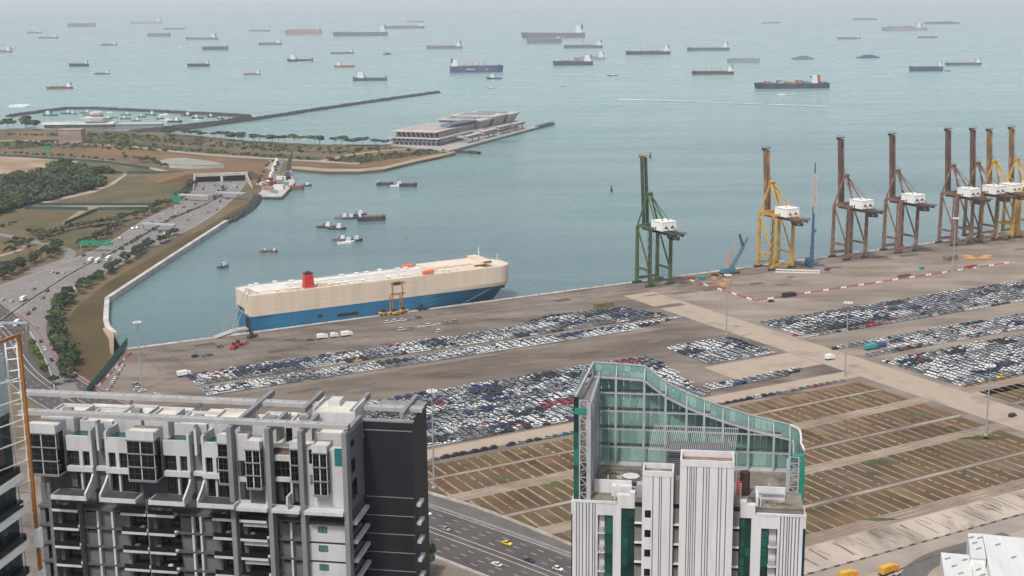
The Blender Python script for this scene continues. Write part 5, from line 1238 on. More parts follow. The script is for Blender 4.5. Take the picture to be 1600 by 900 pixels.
# ================================================================== VEHICLES ON THE ROADS
def lorry(p, rz, z, label, group, cab='white', box=None, L_=9.0, name='lorry'):
    t = thing(name, label, 'lorry', (*p,z), rz, group); H_ = 3.4
    MB().box(-L_/2,L_/2-2.4,-1.25,1.25,1.0,H_).build('cargo_box', box or M_WHITE, t); cb = MB().loft([[(x,y,zz) for x,y in ((L_/2-2.2,-1.2),(L_/2-k,-1.2),(L_/2-k,1.2),(L_/2-2.2,1.2))] for zz,k in ((.5,0),(1.5,0),(2.7,.35))]).build('cab', car_paint(cab), t)
    MB().box(L_/2-.3,L_/2-.05,-1.1,1.1,1.55,2.3).build('windscreen', M_GLASS, cb); MB().box(-L_/2,L_/2-.3,-1.0,1.0,.55,1.0).build('chassis', M_TYRE, t)
    for x in (-L_/2+1.2,-L_/2+2.4,L_/2-1.2):
        for y in (-1.05,1.05): obj('wheel', WME, t, (x,y,.45), None, (1.35,1.35,1.35))
    return t
rv = random.Random(12); cc = {}
def road_car(line, f, side, where, group, kinds=None, z=3.11, flip=False):
    i = f*(len(line)-1); k = min(len(line)-2, int(i)); q = i-k; p = (line[k][0]+(line[k+1][0]-line[k][0])*q, line[k][1]+(line[k+1][1]-line[k][1])*q)
    a = math.atan2(line[k+1][1]-line[k][1], line[k+1][0]-line[k][0])+(math.pi if flip else 0); cc[where] = cc.get(where,0)+1; c = rv.choice(['white','white','white','silver','silver','grey','grey','black','black','black','navy','red' if rv.random()<.4 else 'grey'])
    if rv.random() < .13: return lorry(p, a, z, f'white lorry, {nth(cc[where])} vehicle {where}', group)
    kd = rv.choice(['saloon','hatch','suv','van']); kn = {'saloon':'saloon','hatch':'hatchback','suv':'off-roader','van':'van'}[kd]
    return make_car(p[0],p[1],a,kd,c,f'{c} {kn}, {nth(cc[where])} vehicle {where}',group,z,True,'road_car')
for A, B, where, fl in ((Lp,Mp,'from the tunnel on the land side carriageway',True),(Mp,Rp,'from the tunnel on the sea side carriageway',False)):
    for k in range(34):
        f = .02+k*.0285+rv.uniform(-.008,.008); road_car(lerp_line(A,B,rv.choice([.15,.33,.51,.69,.87])), min(.99,f), 0, where, 'traffic on the expressway', flip=fl)
rampc = smooth([G(*p) for p in [(82,478),(60,505),(58,520),(68,545),(88,575),(102,600)]],2)
for f in (.36,.52,.6,.7): road_car(rampc, f, 0, 'down the ramp beside the curved trees', 'traffic on the ramp', z=3.14)
for k in range(5): road_car(a_ if False else link_c, .05+.035*k, 0, 'along the curve behind the glass tower', 'traffic on the link', z=3.12)
A0 = Vector(G(657,789)); dl = (Vector(G(800,837))-A0).normalized(); nl = Vector((-dl.y,dl.x)); al = math.atan2(dl.y,dl.x)
def near_car(x, y, kind, c, label, flip=False):
    p = G(x,y+3); make_car(p[0],p[1],al+(math.pi if flip else 0),kind,c,label,'traffic on the dark expressway',3.12,True,'road_car')
near_car(667,801,'saloon','white','white saloon at the top left of the dark expressway')
near_car(697,826,'hatch','silver','silver hatchback in the lane beside the central lines')
near_car(792,848,'saloon','yellow','yellow taxi on the dark expressway')
near_car(776,881,'saloon','white','white saloon below the central lines of the dark expressway', True)
near_car(827,875,'saloon','navy','dark blue saloon right of the central lines')
near_car(872,888,'hatch','white','white hatchback beside the foot of the striped tower')
near_car(663,857,'suv','black','black off-roader half hidden by the black gable', True)
# vehicles on the yard outside the blocks
def yv(x, y, kind, c, rz, label, group='vehicles parked on the apron'): p = G(x,y); return make_car(p[0],p[1],TH+rz,kind,c,label,group,3.075,True,'apron_vehicle')
for i,(x,y) in enumerate(((606,505),(618,503),(629,502),(641,500),(655,498))): yv(x,y,['van','van','suv','hatch','van'][i],['white','white','white','silver','grey'][i],0,f'{["white","white","white","silver","grey"][i]} vehicle, {nth(i+1)} from left in the upper file beside the ship')
for i,(x,y) in enumerate(((628,516),(643,514),(658,512),(670,510),(683,508),(697,506),(711,504))): yv(x,y,['van','hatch','saloon','van','saloon','van','van'][i],['white','silver','white','white','white','silver','silver'][i],0,f'{["white","silver","white","white","white","silver","silver"][i]} vehicle, {nth(i+1)} from left in the lower file beside the ship')
yv(687,519,'van','white',.2,'white van alone below the two files beside the ship')
for i,(x,y,L_,lab) in enumerate(((504,529.5,7.0,'white box lorry, left of the trio beside the ship'),(523,527.5,4.9,'short white lorry in the middle of the trio beside the ship'),(542,525.5,7.6,'long white lorry, right of the trio beside the ship'))): lorry(G(x,y), TH+(.0 if i!=1 else .1), 3.075, lab, 'lorries beside the ship', L_=L_)
yv(485,532,'saloon','brown',0,'brown car left of the three white lorries')
for i in range(8): yv(192-i*3.9, 572+i*6.6, ['hatch','saloon'][i%2], ['white','white','silver','white','white','silver','white','black'][i], 1.1, f'{["white","white","silver","white","white","silver","white","black"][i]} car, {nth(i+1)} from the top in the file beside the green fence', 'cars beside the green fence')
for i,(x,y,k_,c) in enumerate(((213,603,'van','silver'),(216,609,'van','white'),(223,612,'saloon','white'),(244,618,'hatch','white'),(168,616,'saloon','teal'))): yv(x,y,k_,c,.3 if i<4 else 0,['silver van at the top of the cluster by the fence mast','white van in the cluster by the fence mast','white saloon at the foot of the fence mast','white hatchback right of the fence mast','teal saloon at the bottom of the green fence'][i])
lorry(G(288,588), TH, 3.075, 'white lorry at the left head of the long car strip', None, L_=8)
yv(344,543,'suv','grey',.2,'grey off-roader left of the red loading machine'); yv(305,558,'suv','black',.4,'black off-roader, left of a loose group on the apron'); yv(318,557,'hatch','silver',.4,'silver hatchback, middle of a loose group on the apron'); yv(328,556,'suv','grey',.2,'grey off-roader, right of a loose group on the apron'); yv(384,538,'van','silver',.2,'silver van right of the red loading machine')
yv(1422,575,'suv','navy',0,'navy off-roader alone at the head of the middle strip') if False else None
yv(1582,651,'van','black',.1,'black van driving on the cross road'); lorry(G(1297,562),TH,3.075,'small white lorry at the corner of the cross road',None,L_=6.5); lorry(G(1233,464),TH,3.075,'dark lorry beside the barrier line',None,cab='black',box=hullmat('black'),L_=12); yv(1205,472,'suv','black',0,'black off-roader left of the dark lorry by the barriers')
yv(1305,546,'suv','black',0,'black off-roader standing ahead of the middle car strip')
lorry(G(1362,546), TH, 3.08, 'teal lorry among the middle car strip', None, cab='teal', box=mat('lorry_teal',(0.03,0.33,0.30),0.5), L_=10); lorry(G(1376,542.5), TH, 3.08, 'blue lorry among the middle car strip', None, cab='blue', box=CBOX[1], L_=8)
def loader(x, y, m_, label, rz=0):
    t = thing('wheel_loader', label, 'loader', (*G(x,y),3.07), TH+rz)
    MB().box(-3,0.5,-1.3,1.3,1.0,2.4).build('body', m_, t); MB().box(-.9,.8,-1.0,1.0,2.4,4.0).build('cab', M_GLASS, t); MB().bar((.5,-.8,1.6),(3.4,-.8,1.2),.35).bar((.5,.8,1.6),(3.4,.8,1.2),.35).cbox((4,0,1.0),(1.4,2.8,1.3)).build('bucket_arm', m_, t)
    for a in (-2.2,1.6):
        for b in (-1.3,1.3): obj('wheel', WME, t, (a,b,.8), None, (2.4,2.4,2.4))
loader(366,545,M_RED,'red loading machine at the foot of the stern ramp',.9); loader(372,541,M_RED,'second red loading machine behind the first at the stern ramp',.3); loader(393,528,M_BRN,'dark machine under the stern ramp',.5)
loader(630,489,M_YEL,'large yellow loader by the side ramp frame',.4); loader(599,493,M_YEL,'small yellow loader left of the side ramp frame'); loader(616,492,M_YEL,'yellow loader between the other two at the ship side',2); loader(659,485,hullmat('black'),'dark forklift right of the yellow loaders')

# ================================================================== CRUISE TERMINAL ON ITS PIER
A = Vector(G(700,236)); B = Vector(G(865,192)); dc = (B-A).normalized(); ac = math.atan2(dc.y,dc.x)
M_CTW = mat('terminal_white',(0.42,0.40,0.39),0.6,0.08,0.1); M_CTG = mat('terminal_glass',(0.04,0.055,0.08),0.2,0.2,0.1,spec=0.6); M_CTR = mat('terminal_roof',(0.32,0.305,0.29),0.7,0.1,0.05); M_CTP = mat('terminal_pink_roof',(0.55,0.40,0.34),0.7,0.1,0.05); M_CTB = mat('terminal_blue_roof',(0.07,0.11,0.17),0.5,0.1,0.05)
t = thing('cruise_terminal', 'white tiered cruise terminal building on its own long pier', 'terminal', (A.x,A.y,0), ac)
MB().prism([(0,-2),(455,-2),(455,8),(372,10),(360,118),(46,122),(20,60)], 1.2, 3.8).build('pier_deck', M_CTR, t)
for i in range(44): MB().tube((6+i*10.4,-1.5,-2),(6+i*10.4,-1.5,2.2),1.6,1.6,7).build('pile', M_GRIME, t)
for i in range(8): MB().box(372+i*10,378+i*10,-3,4,1.5,5.6).build('mooring_dolphin', hullmat('grey'), t)
def hall(x0,x1,y0,y1,z0,z1,over,name_,rm,glass=True):
    h = MB().box(x0,x1,y0,y1,z0,z1).build(name_, M_CTG, t)
    MB().box(x0-over,x1+1.5,y0-1.6,y1+over,z1,z1+1.1).build('floor_slab', rm, h)
    n = int((x1-x0)/6.5)
    for i in range(n):
        x = x0+(i+.5)*(x1-x0)/n; MB().bar((x,y0-.2,z0),(x+1.5,y0-1.2,z1),2.4,.7).build('fin', M_CTW, h)
    n = int((y1-y0)/7)
    for i in range(n):
        y = y0+(i+.5)*(y1-y0)/n; MB().bar((x0-.3,y,z0),(x0-over*.7,y+1,z1),1.2,1.9).build('fin', M_CTW, h)
hall(52,196,38,112,3.8,8.5,2.5,'ground_floor',M_CTW); hall(50,196,36,114,9.6,13.6,4.5,'middle_floor',M_CTW); hall(58,192,42,110,14.7,22.5,6,'upper_floor',M_CTW)
MB().prism([(56,40),(126,40),(126,112),(56,112)],23.7,24.4).build('roof', M_CTP, t); MB().prism([(70,50),(186,50),(186,104),(70,104)],24.5,25.3).build('roof_terrace', M_CTR, t)
MB().loft([[(110,46,25.4),(198,40,25.4),(198,60,25.4),(110,60,25.4)],[(112,44,29),(200,38,29),(200,62,29),(112,62,29)]]).build('blue_roof_hall', M_CTB, t); MB().box(110,202,36,112,29,30).build('blue_roof_edge', M_CTR, t) if False else None
hall(204,356,30,108,3.8,12,4,'rear_lower_hall',M_CTW); MB().box(200,358,28,110,13.2,14.6).build('terrace', M_CTP, t)
for i,(x0,x1,y0,y1,z1) in enumerate(((210,250,40,106,27),(258,302,36,106,29.5),(312,352,34,104,28))):
    h = MB().loft([[(x0,y0,14.6),(x1,y0,14.6),(x1,y1,14.6),(x0,y1,14.6)],[(x0-6,y0-7,z1),(x1+4,y0-7,z1),(x1+4,y1,z1),(x0-6,y1,z1)]]).build('tilted_hall', M_CTR, t)
    MB().box(x0-9,x1+6,y0-10,y1+2,z1,z1+1.4).build('roof', M_CTW, h)
    for k in range(5): MB().box(x0+k*8,x0+k*8+4,y0+8,y1-10,z1+1.4,z1+2.6).build('skylight', M_CTG if k%2 else M_CTR, h)
    for k in range(7):
        x = x0+(k+.3)*(x1-x0)/7; MB().bar((x,y0-.5,14.6),(x-3,y0-7.6,z1),1.5,1.0).build('rib', M_SHIPW, h)
    for k in range(5):
        y = y0+(k+.5)*(y1-y0)/5; MB().bar((x0-.6,y,14.6),(x0-6.8,y,z1),1.0,2.2).build('rib', M_SHIPW, h)
for x0,x1,z0 in ((96,150,10),(162,212,11),(226,276,12),(286,340,11)):
    g = MB().box(x0,x1,10,17,z0,z0+4).build('boarding_gallery', M_CTW, t); MB().box(x0+1,x1-1,9.9,9.98,z0+1,z0+3).build('windows', M_CTG, g); MB().box(x0-1.5,x1+1.5,8.8,18,z0+4,z0+4.8).build('roof', M_CTW, g)
    for x in (x0+3,(x0+x1)/2,x1-3): MB().box(x-.7,x+.7,12.5,14.5,3.8,z0).build('column', M_CTW, g)
    MB().box(x0+14,x0+20,17,34,z0,z0+3).build('link_bridge', M_CTW, g)
# low ferry pier building with a white canopy roof at the far left shore, and the brown block on the coast road
t = thing('ferry_pier', 'low ferry pier building with a white curved roof at the boat harbour', 'pier building', (*G(135,199),3.0), .02)
MB().box(-70,48,-8,22,0,6).build('hall', mat('pier_dark_wall',(0.16,0.17,0.18),0.6,0.2,0.1), t); MB().loft([[(-74,-12,6),(50,-12,6),(50,26,6),(-74,26,6)],[(-74,-6,8.4),(50,-6,8.4),(50,20,8.4),(-74,20,8.4)]]).build('roof', mat('pier_roof',(0.45,0.43,0.38),0.7,0.15,0.05), t)
for k, (z0, r_) in enumerate(((6,16),(12,12),(17,8),(21,5))): MB().box(18-r_,18+r_,8-r_,8+r_,z0,z0+4.2).box(18-r_-2,18+r_+2,8-r_-2,8+r_+2,z0+4.2,z0+5).build('pavilion_tier', M_WHITE if k%2 else M_CTR, t)
MB().box(52,130,-4,16,0,5).box(50,132,-7,19,5,5.8).build('annex', M_CTW, t)
t = thing('brown_block', 'plain brown box building beside the coast road', 'building', (*G(113,224),3.0), .03)
MB().box(-17,17,-10,14,0,21).build('wall', mat('brown_block',(0.30,0.22,0.19),0.85,0.12,0.1), t); MB().box(-17.6,17.6,-10.6,14.6,21,22).build('parapet', MATS['brown_block'], t)
for k in range(5): MB().box(-15+k*6.4,-10+k*6.4,-10.3,-10.02,6,14).build('window_panel', mat('block_panel',(0.24,0.18,0.16),0.8,0.1,0.2), t)

# ---- warehouse and lorry yard at the lower right
M_WROOF = mat('warehouse_roof',(0.56,0.57,0.57),0.55,0.05,0.1,streak=(1,.1,1),dirt=((0.40,0.39,0.37),0.2,0.5))
def shed(pts, z, label, name='warehouse', ribs=9):
    w_ = [G(*p, z) for p in pts]; o = w_[0]; t = thing(name, label, 'warehouse', (*o,3.0)); lp = [(p[0]-o[0],p[1]-o[1]) for p in w_]
    MB().prism([(p[0]*.985,p[1]*.985) for p in lp], 0, z-3.3).build('wall', M_WHITE, t); MB().prism(lp, z-3.3, z-3.0).build('roof', M_WROOF, t)
    for i in range(ribs):
        f = (i+.5)/ribs; a = [lp[0][j]+(lp[1][j]-lp[0][j])*f for j in (0,1)]; b = [lp[3][j]+(lp[2][j]-lp[3][j])*f for j in (0,1)]
        MB().bar((*a,z-2.95),(*b,z-2.95),.18,.14).build('roof_rib', M_WROOF, t)
    for i in range(4):
        f = (i+1)/5; g_ = .2+.22*(i%3); a = [lp[0][j]+(lp[1][j]-lp[0][j])*f for j in (0,1)]; b = [lp[3][j]+(lp[2][j]-lp[3][j])*f for j in (0,1)]; c = [a[j]+(b[j]-a[j])*g_ for j in (0,1)]
        MB().cbox((*c,z-2.7),(2.4,.5,.5),TH).build('roof_vent', M_STEEL, t)
    return t
shed([(1470,863),(1515,867),(1522,915),(1478,915)], 9, 'white roofed warehouse wing jutting to the left',ribs=4)
shed([(1535,834),(1640,845),(1660,925),(1552,920)], 12, 'tall white roofed warehouse in the lower right corner',ribs=8)
shed([(1512,833),(1534.5,834),(1541,873),(1517,871)], 12.2, 'narrow white roof bay left of the tall warehouse',ribs=3)
shed([(1517,874),(1541,876),(1548,915),(1522,912)], 8, 'low ridged roof between the warehouse wings','warehouse',3)
lorry(G(1388,896),TH+.1,3.08,'orange yellow lorry in the yard by the warehouses',None,cab='orange',box=M_YEL,L_=9); lorry(G(1325,905),TH,3.08,'orange lorry cut by the bottom edge',None,cab='orange',box=M_YEL,L_=8); yv(1402,903,'van','silver',.3,'silver van beside the orange yellow lorry')
track('yard_kerb', [(1260,945),(1330,915),(1400,893),(1450,872),(1500,860)], .8, 3.09, MATS['kerb_block'])
track('yard_turning_lane', [(1420,925),(1428,893),(1455,874),(1490,862),(1580,838)], 9, 3.075, mat('turning_lane',(0.20,0.185,0.175),0.88,0.1,0.06,world=True,detail=7))

# ================================================================== APARTMENT BLOCK, LEFT FOREGROUND
M_AW = mat('render_white',(0.47,0.47,0.485),0.7,0.05,0.25,streak=(1,1,.15),dirt=((0.30,0.29,0.28),0.8,0.45)); M_AG = mat('render_grey',(0.13,0.128,0.136),0.75,0.07,0.25,dirt=((0.11,0.11,0.11),0.3,0.4)); M_AD = mat('render_dark_grey',(0.085,0.084,0.090),0.75,0.08,0.25)
M_AF = mat('fin_grey',(0.20,0.20,0.205),0.65,0.06,0.2,dirt=((0.13,0.13,0.13),0.3,0.4)); M_AB = mat('black_cladding',(0.011,0.011,0.015),0.6,0.22,0.5,streak=(1,1,.1)); M_AGL = mat('tinted_window',(0.006,0.007,0.008),0.12,0.3,0.4,spec=0.35); M_FR = mat('window_frame',(0.05,0.05,0.052),0.5,0.1,0.5)
M_POOL = mat('pool_tile_teal',(0.02,0.13,0.14),0.15,0.2,0.3); M_TEALW = mat('teal_window',(0.08,0.17,0.17),0.2,0.15,0.5); M_ROOFW = mat('roof_cream',(0.56,0.53,0.46),0.8,0.10,0.3,dirt=((0.36,0.33,0.28),0.5,0.5)); M_LOUV = mat('aluminium_louvre',(0.34,0.335,0.335),0.5,0.06,0.3,dirt=((0.22,0.21,0.21),0.4,0.4)); M_TIM = mat('terrace_timber',(0.16,0.09,0.06),0.8,0.2,0.5)
APT = thing('apartment_block', 'grey and white apartment block with black windows and roof pergola', 'building', (-26.32,196.0,0), rad(-9.6))
def ab_part(name, mb, m_, parent=None): return mb.build(name, m_, parent or APT)
def ab_box(name, x0,x1,y0,y1,z0,z1, m_, parent=None): return MB().box(x0,x1,y0,y1,z0,z1).build(name, m_, parent or APT)
GLS = [M_AGL]*5+[mat('tinted_window_lighter',(0.018,0.021,0.023),0.1,0.3,0.3,spec=.5),mat('tinted_window_blue',(0.012,0.016,0.020),0.08,0.3,0.3,spec=.5)]; rwin = random.Random(8)
def window(x0,x1,z0,z1,v,cols=2,rows=2,parent=None,glass=None):
    w_ = ab_box('window', x0,x1,v-.02,v+.1,z0,z1, glass or rwin.choice(GLS), parent); f = MB()
    if glass is None and rwin.random() < .22: q = rwin.uniform(.25,.6); MB().box(x0+.05,x0+(x1-x0)*q,v-.024,v-.021,z0+.05,z1-.05).build('curtain', rwin.choice([mat('curtain_pale',(0.10,0.095,0.085),0.9),mat('curtain_grey',(0.05,0.05,0.052),0.9)]), w_)
    for i in range(cols+1):
        x = x0+(x1-x0)*i/cols; f.box(x-.035,x+.035,v-.08,v-.025,z0,z1)
    for j in range(rows+1):
        z = z0+(z1-z0)*j/rows; f.box(x0+.04,x1-.04,v-.075,v-.03,z-.035,z+.035)
    f.build('frame', M_FR, w_); return w_
ab_box('core', -53.9,0.1,2.6,19,0,143.0, M_AD)
ab_box('shaft', -53.8,0.0,0.4,2.6,0,92.0, M_AG)
FLZ = [131.5-3.25*k for k in range(13)]
rw = random.Random(77)
for k, z in enumerate(FLZ):
    zb = z-3.25                      # one storey between this slab and the next one down
    ab_box('floor_slab', -53.9,-18.9,.9,2.6,z-.42,z+.0, M_AD); ab_box('floor_slab', -18.2,-.4,.9,2.6,z-.42,z+.0, M_AD)
    # narrow window bay at the left end
    ab_box('wall_panel', -53.8,-52.9,1.3,2.6,zb,z-.42, M_AG); window(-52.8,-51.4,zb+.9,z-.7,1.9,2,2)
    for (x0,x1) in ((-50.6,-46.1),(-38.5,-34.1),(-33.8,-29.3),(-22.7,-19.4),(-18.1,-13.5)):
        b = ab_box('balcony', x0,x1,-.6,.9,z-.28,z+.16, M_AW)
        window(x0+.9,x1-.15,zb+.2,z-.5,2.3,4,1); ab_box('side_wall', x0+.05,x0+.75,1.0,2.5,zb+.05,z-.43, M_AG)
        r_ = MB().box(x0+.05,x1-.05,-.58,-.54,z+.18,z+.95); r_.build('glass_balustrade', M_TEALW if False else mat('smoked_balustrade',(0.010,0.011,0.012),0.2,0.2,0.4,spec=.25), b)
        if rw.random() < .45: q = MB().cbox((rw.uniform(x0+1,x1-1),.4,z+.5),(.7,.7,.65)); q.build('balcony_furniture', rw.choice([M_TIM,M_AG,M_ROOFW]), b)
    for (x0,x1) in ((-46.0,-43.5),(-43.1,-40.9),(-40.5,-38.7),(-29.1,-26.9),(-25.1,-22.9),(-12.1,-10.05),(-9.75,-7.75)):
        p_ = ab_box('grey_panel', x0,x1,1.5,2.5,zb+.02,z-.44, M_AG)
        if x0 != -43.1: ab_box('vent_slot', x0+.45,x1-.25,1.44,1.5,z-.95,z-.5, M_AGL, p_)
    window(-26.5,-25.5,zb+.5,z-.6,1.6,1,2)
    for x in (-43.3,-40.7,-26.7,-25.3,-9.9): ab_box('white_post', x-.17,x+.17,.7,2.4,zb+.02,z-.44, M_AW)
    ab_box('white_wall', -6.75,-.45,.35,2.5,zb+.03,z-.45, M_AW); w_ = window(-5.2,-3.75,z-1.55,z-.6,.33,2,1,None,M_TEALW); ab_box('white_band', -17.6,-13.5,-.2,.9,z-1.1,z-.56, M_AW)
    # balconies on the return beside the black gable
    b = ab_box('balcony', .35,1.05,1.0,8.5,z-.3,z+.22, M_AW); ab_box('window', .12,.2,1.2,8.4,zb+.25,z-.6, M_AGL)
    ab_box('gable_groove', .3,8.6,8.62,8.70,z-.4+2.0,z-.28+2.0, M_AF); g = ab_box('balcony', 8.65,9.4,9.7,12.4,z-.2,z+.35, M_AW)
for x0,x1,z1 in ((-51.3,-50.7,136.0),(-34.05,-33.85,134),(-46.05,-46.0,134)): ab_box('column', x0,x1,-.3,1.2,92,z1, M_AG)
ab_box('gable_wall', .32,8.6,8.70,9.5,0,146.1, M_AB); ab_box('gable_body', .32,8.55,9.5,18.9,0,142.8, M_AB); ab_box('gable_cap', .2,8.75,8.6,9.6,146.1,146.35, M_AF); ab_box('gable_side', 8.2,8.56,9.6,18.9,142.8,146.1, M_AB); ab_box('terrace_floor', .4,8.15,9.6,18.8,142.8,142.9, M_ROOFW); ab_box('gable_line', .3,8.61,8.63,8.69,144.6,144.75, M_AF)
ab_box('return_wall', -.1,.3,.6,8.69,133.6,145.9, M_AG)
for v0,v1,z0,z1 in ((1.6,3.2,144.0,145.0),(1.6,3.6,139.6,141.8),(1.6,4.2,135.2,138.2)): ab_box('window', .31,.36,v0,v1,z0,z1, M_AGL)
# vertical fins standing proud of the front
for x, zt in ((-18.9,146.3),(-12.6,146.3),(-7.2,146.2),(0.0,146.2)):
    f = ab_box('fin', x-.38,x+.38,-1.0,.88,0,zt, M_AF); MB().box(x-.36,x+.36,-.98,(19.8 if x < -18 else 8.4),zt+.02,zt+1.0).build('roof_beam', M_AF, f)
for x in (-10.1,-1.8,6.6): ab_box('roof_beam', x-.36,x+.36,9.7,20.0,146.62,147.5, M_AF)
# white penthouse storeys
def pent(x0, flip):
    """window wall, 4.4 m wide, from z 134 to 143.6"""
    x1 = x0+4.5; s = (lambda a,b: (x0+a,x0+b)) if not flip else (lambda a,b: (x1-b,x1-a))
    def bx(n,a,b,y0,y1,z0,z1,m_): q = s(a,b); return ab_box(n,q[0],q[1],y0,y1,z0,z1,m_)
    bx('white_wall',0,4.5,.9,2.6,141.4,143.6,M_AW); bx('white_wall',0,4.5,.6,2.6,137.9,138.75,M_AW); bx('white_wall',2.15,2.75,.9,2.6,138.75,141.4,M_AW); bx('white_wall',4.0,4.5,.9,2.6,134.7,141.4,M_AW)
    bx('white_wall',2.15,2.5,.95,2.6,134.75,137.9,M_AW)
    q = s(.02,2.13); window(q[0],q[1],138.77,141.38,1.4,4,2); q = s(2.77,3.98); window(q[0],q[1],138.77,141.38,1.5,2,2); q = s(.02,2.13); window(q[0],q[1],134.8,137.88,1.7,4,1); q = s(2.52,3.98); window(q[0],q[1],134.8,137.88,1.8,2,1)
    b = bx('penthouse_balcony',-1.7,4.2,-2.3,.9,134.05,134.75,M_AW); q = s(4.22,4.5)
    m = MB(); m.loft([[(q[0],-2.3,134.05),(q[1],-2.3,134.05),(q[1],-2.3,135.3),(q[0],-2.3,135.3)],[(q[0],-.2,134.05),(q[1],-.2,134.05),(q[1],-.2,136.6),(q[0],-.2,136.6)],[(q[0],.88,134.05),(q[1],.88,134.05),(q[1],.88,137.6),(q[0],.88,137.6)]]); m.build('side_wall', M_AW, b)
    q = s(-1.5,4.1); MB().box(q[0],q[1],-2.1,.7,134.76,134.80).build('balcony_floor', M_FR, b)
    bx('parapet',4.1,4.5,.85,6,143.6,145.0,M_AW); q = s(.2,4.0); ab_box('terrace_pool', q[0],q[1],1.3,4.6,143.58,143.66, M_POOL); bx('parapet',0,4.05,.9,1.25,143.6,143.95,M_AW)
pent(-47.9, False); pent(-41.1, True); pent(-31.0, False); pent(-24.4, True)
for x0,x1 in ((-43.3,-41.2),(-26.4,-24.5)):
    ab_box('recess_wall', x0,x1,2.2,2.6,134,143, M_AG); ab_box('slot_post', x0+.75,x0+1.15,1.0,2.2,141.6,146.5, M_AW); ab_box('recess_band', x0,x1,1.5,2.2,137.9,138.6, M_AW)
def bay(x0, x1, z0, z1, tiers, v=-1.1, cap=1.3, cols=2):
    t_ = ab_box('bay_tower', x0,x1,v,2.6,z0-.35,z1+cap, M_AW); n = (x1-x0)/cols
    for j in range(tiers):
        for i in range(cols): 
            w0 = x0+i*n+.12; w1 = x0+(i+1)*n-.12; za = z0+(z1-z0)*j/tiers+.12; zb = z0+(z1-z0)*(j+1)/tiers-.12
            w_ = MB().box(w0,w1,v-.06,v+.05,za,zb).build('window', M_AGL, t_)
            MB().box((w0+w1)/2-.03,(w0+w1)/2+.03,v-.1,v-.061,za,zb).box(w0,w1,v-.1,v-.062,(za+zb)/2-.03,(za+zb)/2+.03).build('frame', M_FR, w_) if False else None
            f = MB(); f.box((w0+w1)/2-.03,(w0+w1)/2+.03,v-.1,v-.061,za,zb); f.box(w0,w1,v-.12,v-.105,(za+zb)/2-.03,(za+zb)/2+.03); f.build('mullion', M_FR, t_)
    MB().box(x1+.0,x1+.04,v+.1,1.2,z0,z1).build('side_glass', M_AGL, t_)
    for j in range(tiers+1): MB().box(x0-.08,x1+.1,v-.16,v+.6,z0+(z1-z0)*j/tiers-.1,z0+(z1-z0)*j/tiers+.1).build('ledge', M_AF, t_)
    MB().box(x0+.3,x1-.3,v+.3,2.3,z1+cap,z1+cap+.06).build('roof', M_ROOFW, t_); MB().box(x0,x1,v,v+.28,z1+cap,z1+cap+.3).build('parapet', M_AW, t_)
bay(-53.7,-48.5,137.8,144.8,3); bay(-36.3,-31.6,137.7,144.4,3); bay(-21.1,-19.35,137.7,144.4,3,-.6,1.2,1); bay(-16.4,-13.9,137.3,143.7,3,-.9,1.2,2); bay(-9.1,-7.65,138.7,144.0,2,-.5,1.0,1); bay(-5.3,-2.9,136.7,143.7,3,-.9,1.0,2)
ab_box('white_wall', -6.75,-.45,.35,2.6,133.6,144.0, M_AW); ab_box('terrace_glass', -2.0,-.5,.28,.34,141.3,144.2, M_POOL); ab_box('window', -6.2,-5.7,.27,.33,141.5,143.8, M_AGL); ab_box('teal_window', -6.2,-5.7,.27,.33,138.0,139.6, M_TEALW)
ab_box('white_wall', -18.4,-16.4,.5,2.6,134,145.6, M_AW); window(-18.2,-16.6,138.8,141.3,.48,2,2); window(-18.0,-16.5,134.8,137.7,.48,2,1); ab_box('white_wall', -13.85,-13.0,.5,2.6,134,145.8, M_AW); ab_box('white_wall', -16.4,-13.9,.6,2.6,134,137.0, M_AD)
ab_box('white_wall', -12.1,-7.7,.7,2.6,141.5,142.4, M_AW); ab_box('white_wall', -12.1,-7.7,.7,2.6,138.0,138.7, M_AW); ab_box('white_wall', -9.65,-9.3,.7,2.6,134.4,141.5, M_AW); window(-12.0,-9.7,138.75,141.45,1.2,3,2); window(-9.25,-7.8,138.75,141.45,1.2,2,2); window(-12.0,-9.7,134.5,137.95,1.4,3,1); window(-9.25,-7.8,134.5,137.95,1.4,2,1)
ab_box('timber_terrace', -12.1,-9.2,1.2,5.6,142.42,142.5, M_TIM); ab_box('terrace_wall', -12.1,-9.3,5.6,6.0,142.5,146, M_AW); ab_box('terrace_door', -11.7,-10.7,5.5,5.6,142.5,145.4, M_AGL)
for x0,x1 in ((-18.3,-12.95),(-12.2,-7.6),(-6.8,-.4)): b = ab_box('penthouse_balcony', x0,x1,-1.6,.6,133.55,134.1, M_AW); MB().bar((x0+.1,-1.55,135.0),(x1-.1,-1.55,135.0),.06).build('handrail', M_LOUV, b)
ab_box('divider_wall', -9.75,-9.45,-1.4,.7,134.1,136.3, M_AW)
for (x0,x1) in ((-53.9,-52.6),(-48.4,-44.0)): ab_box('recess_wall', x0,x1,2.3,2.6,131.5,134.6, M_AG)
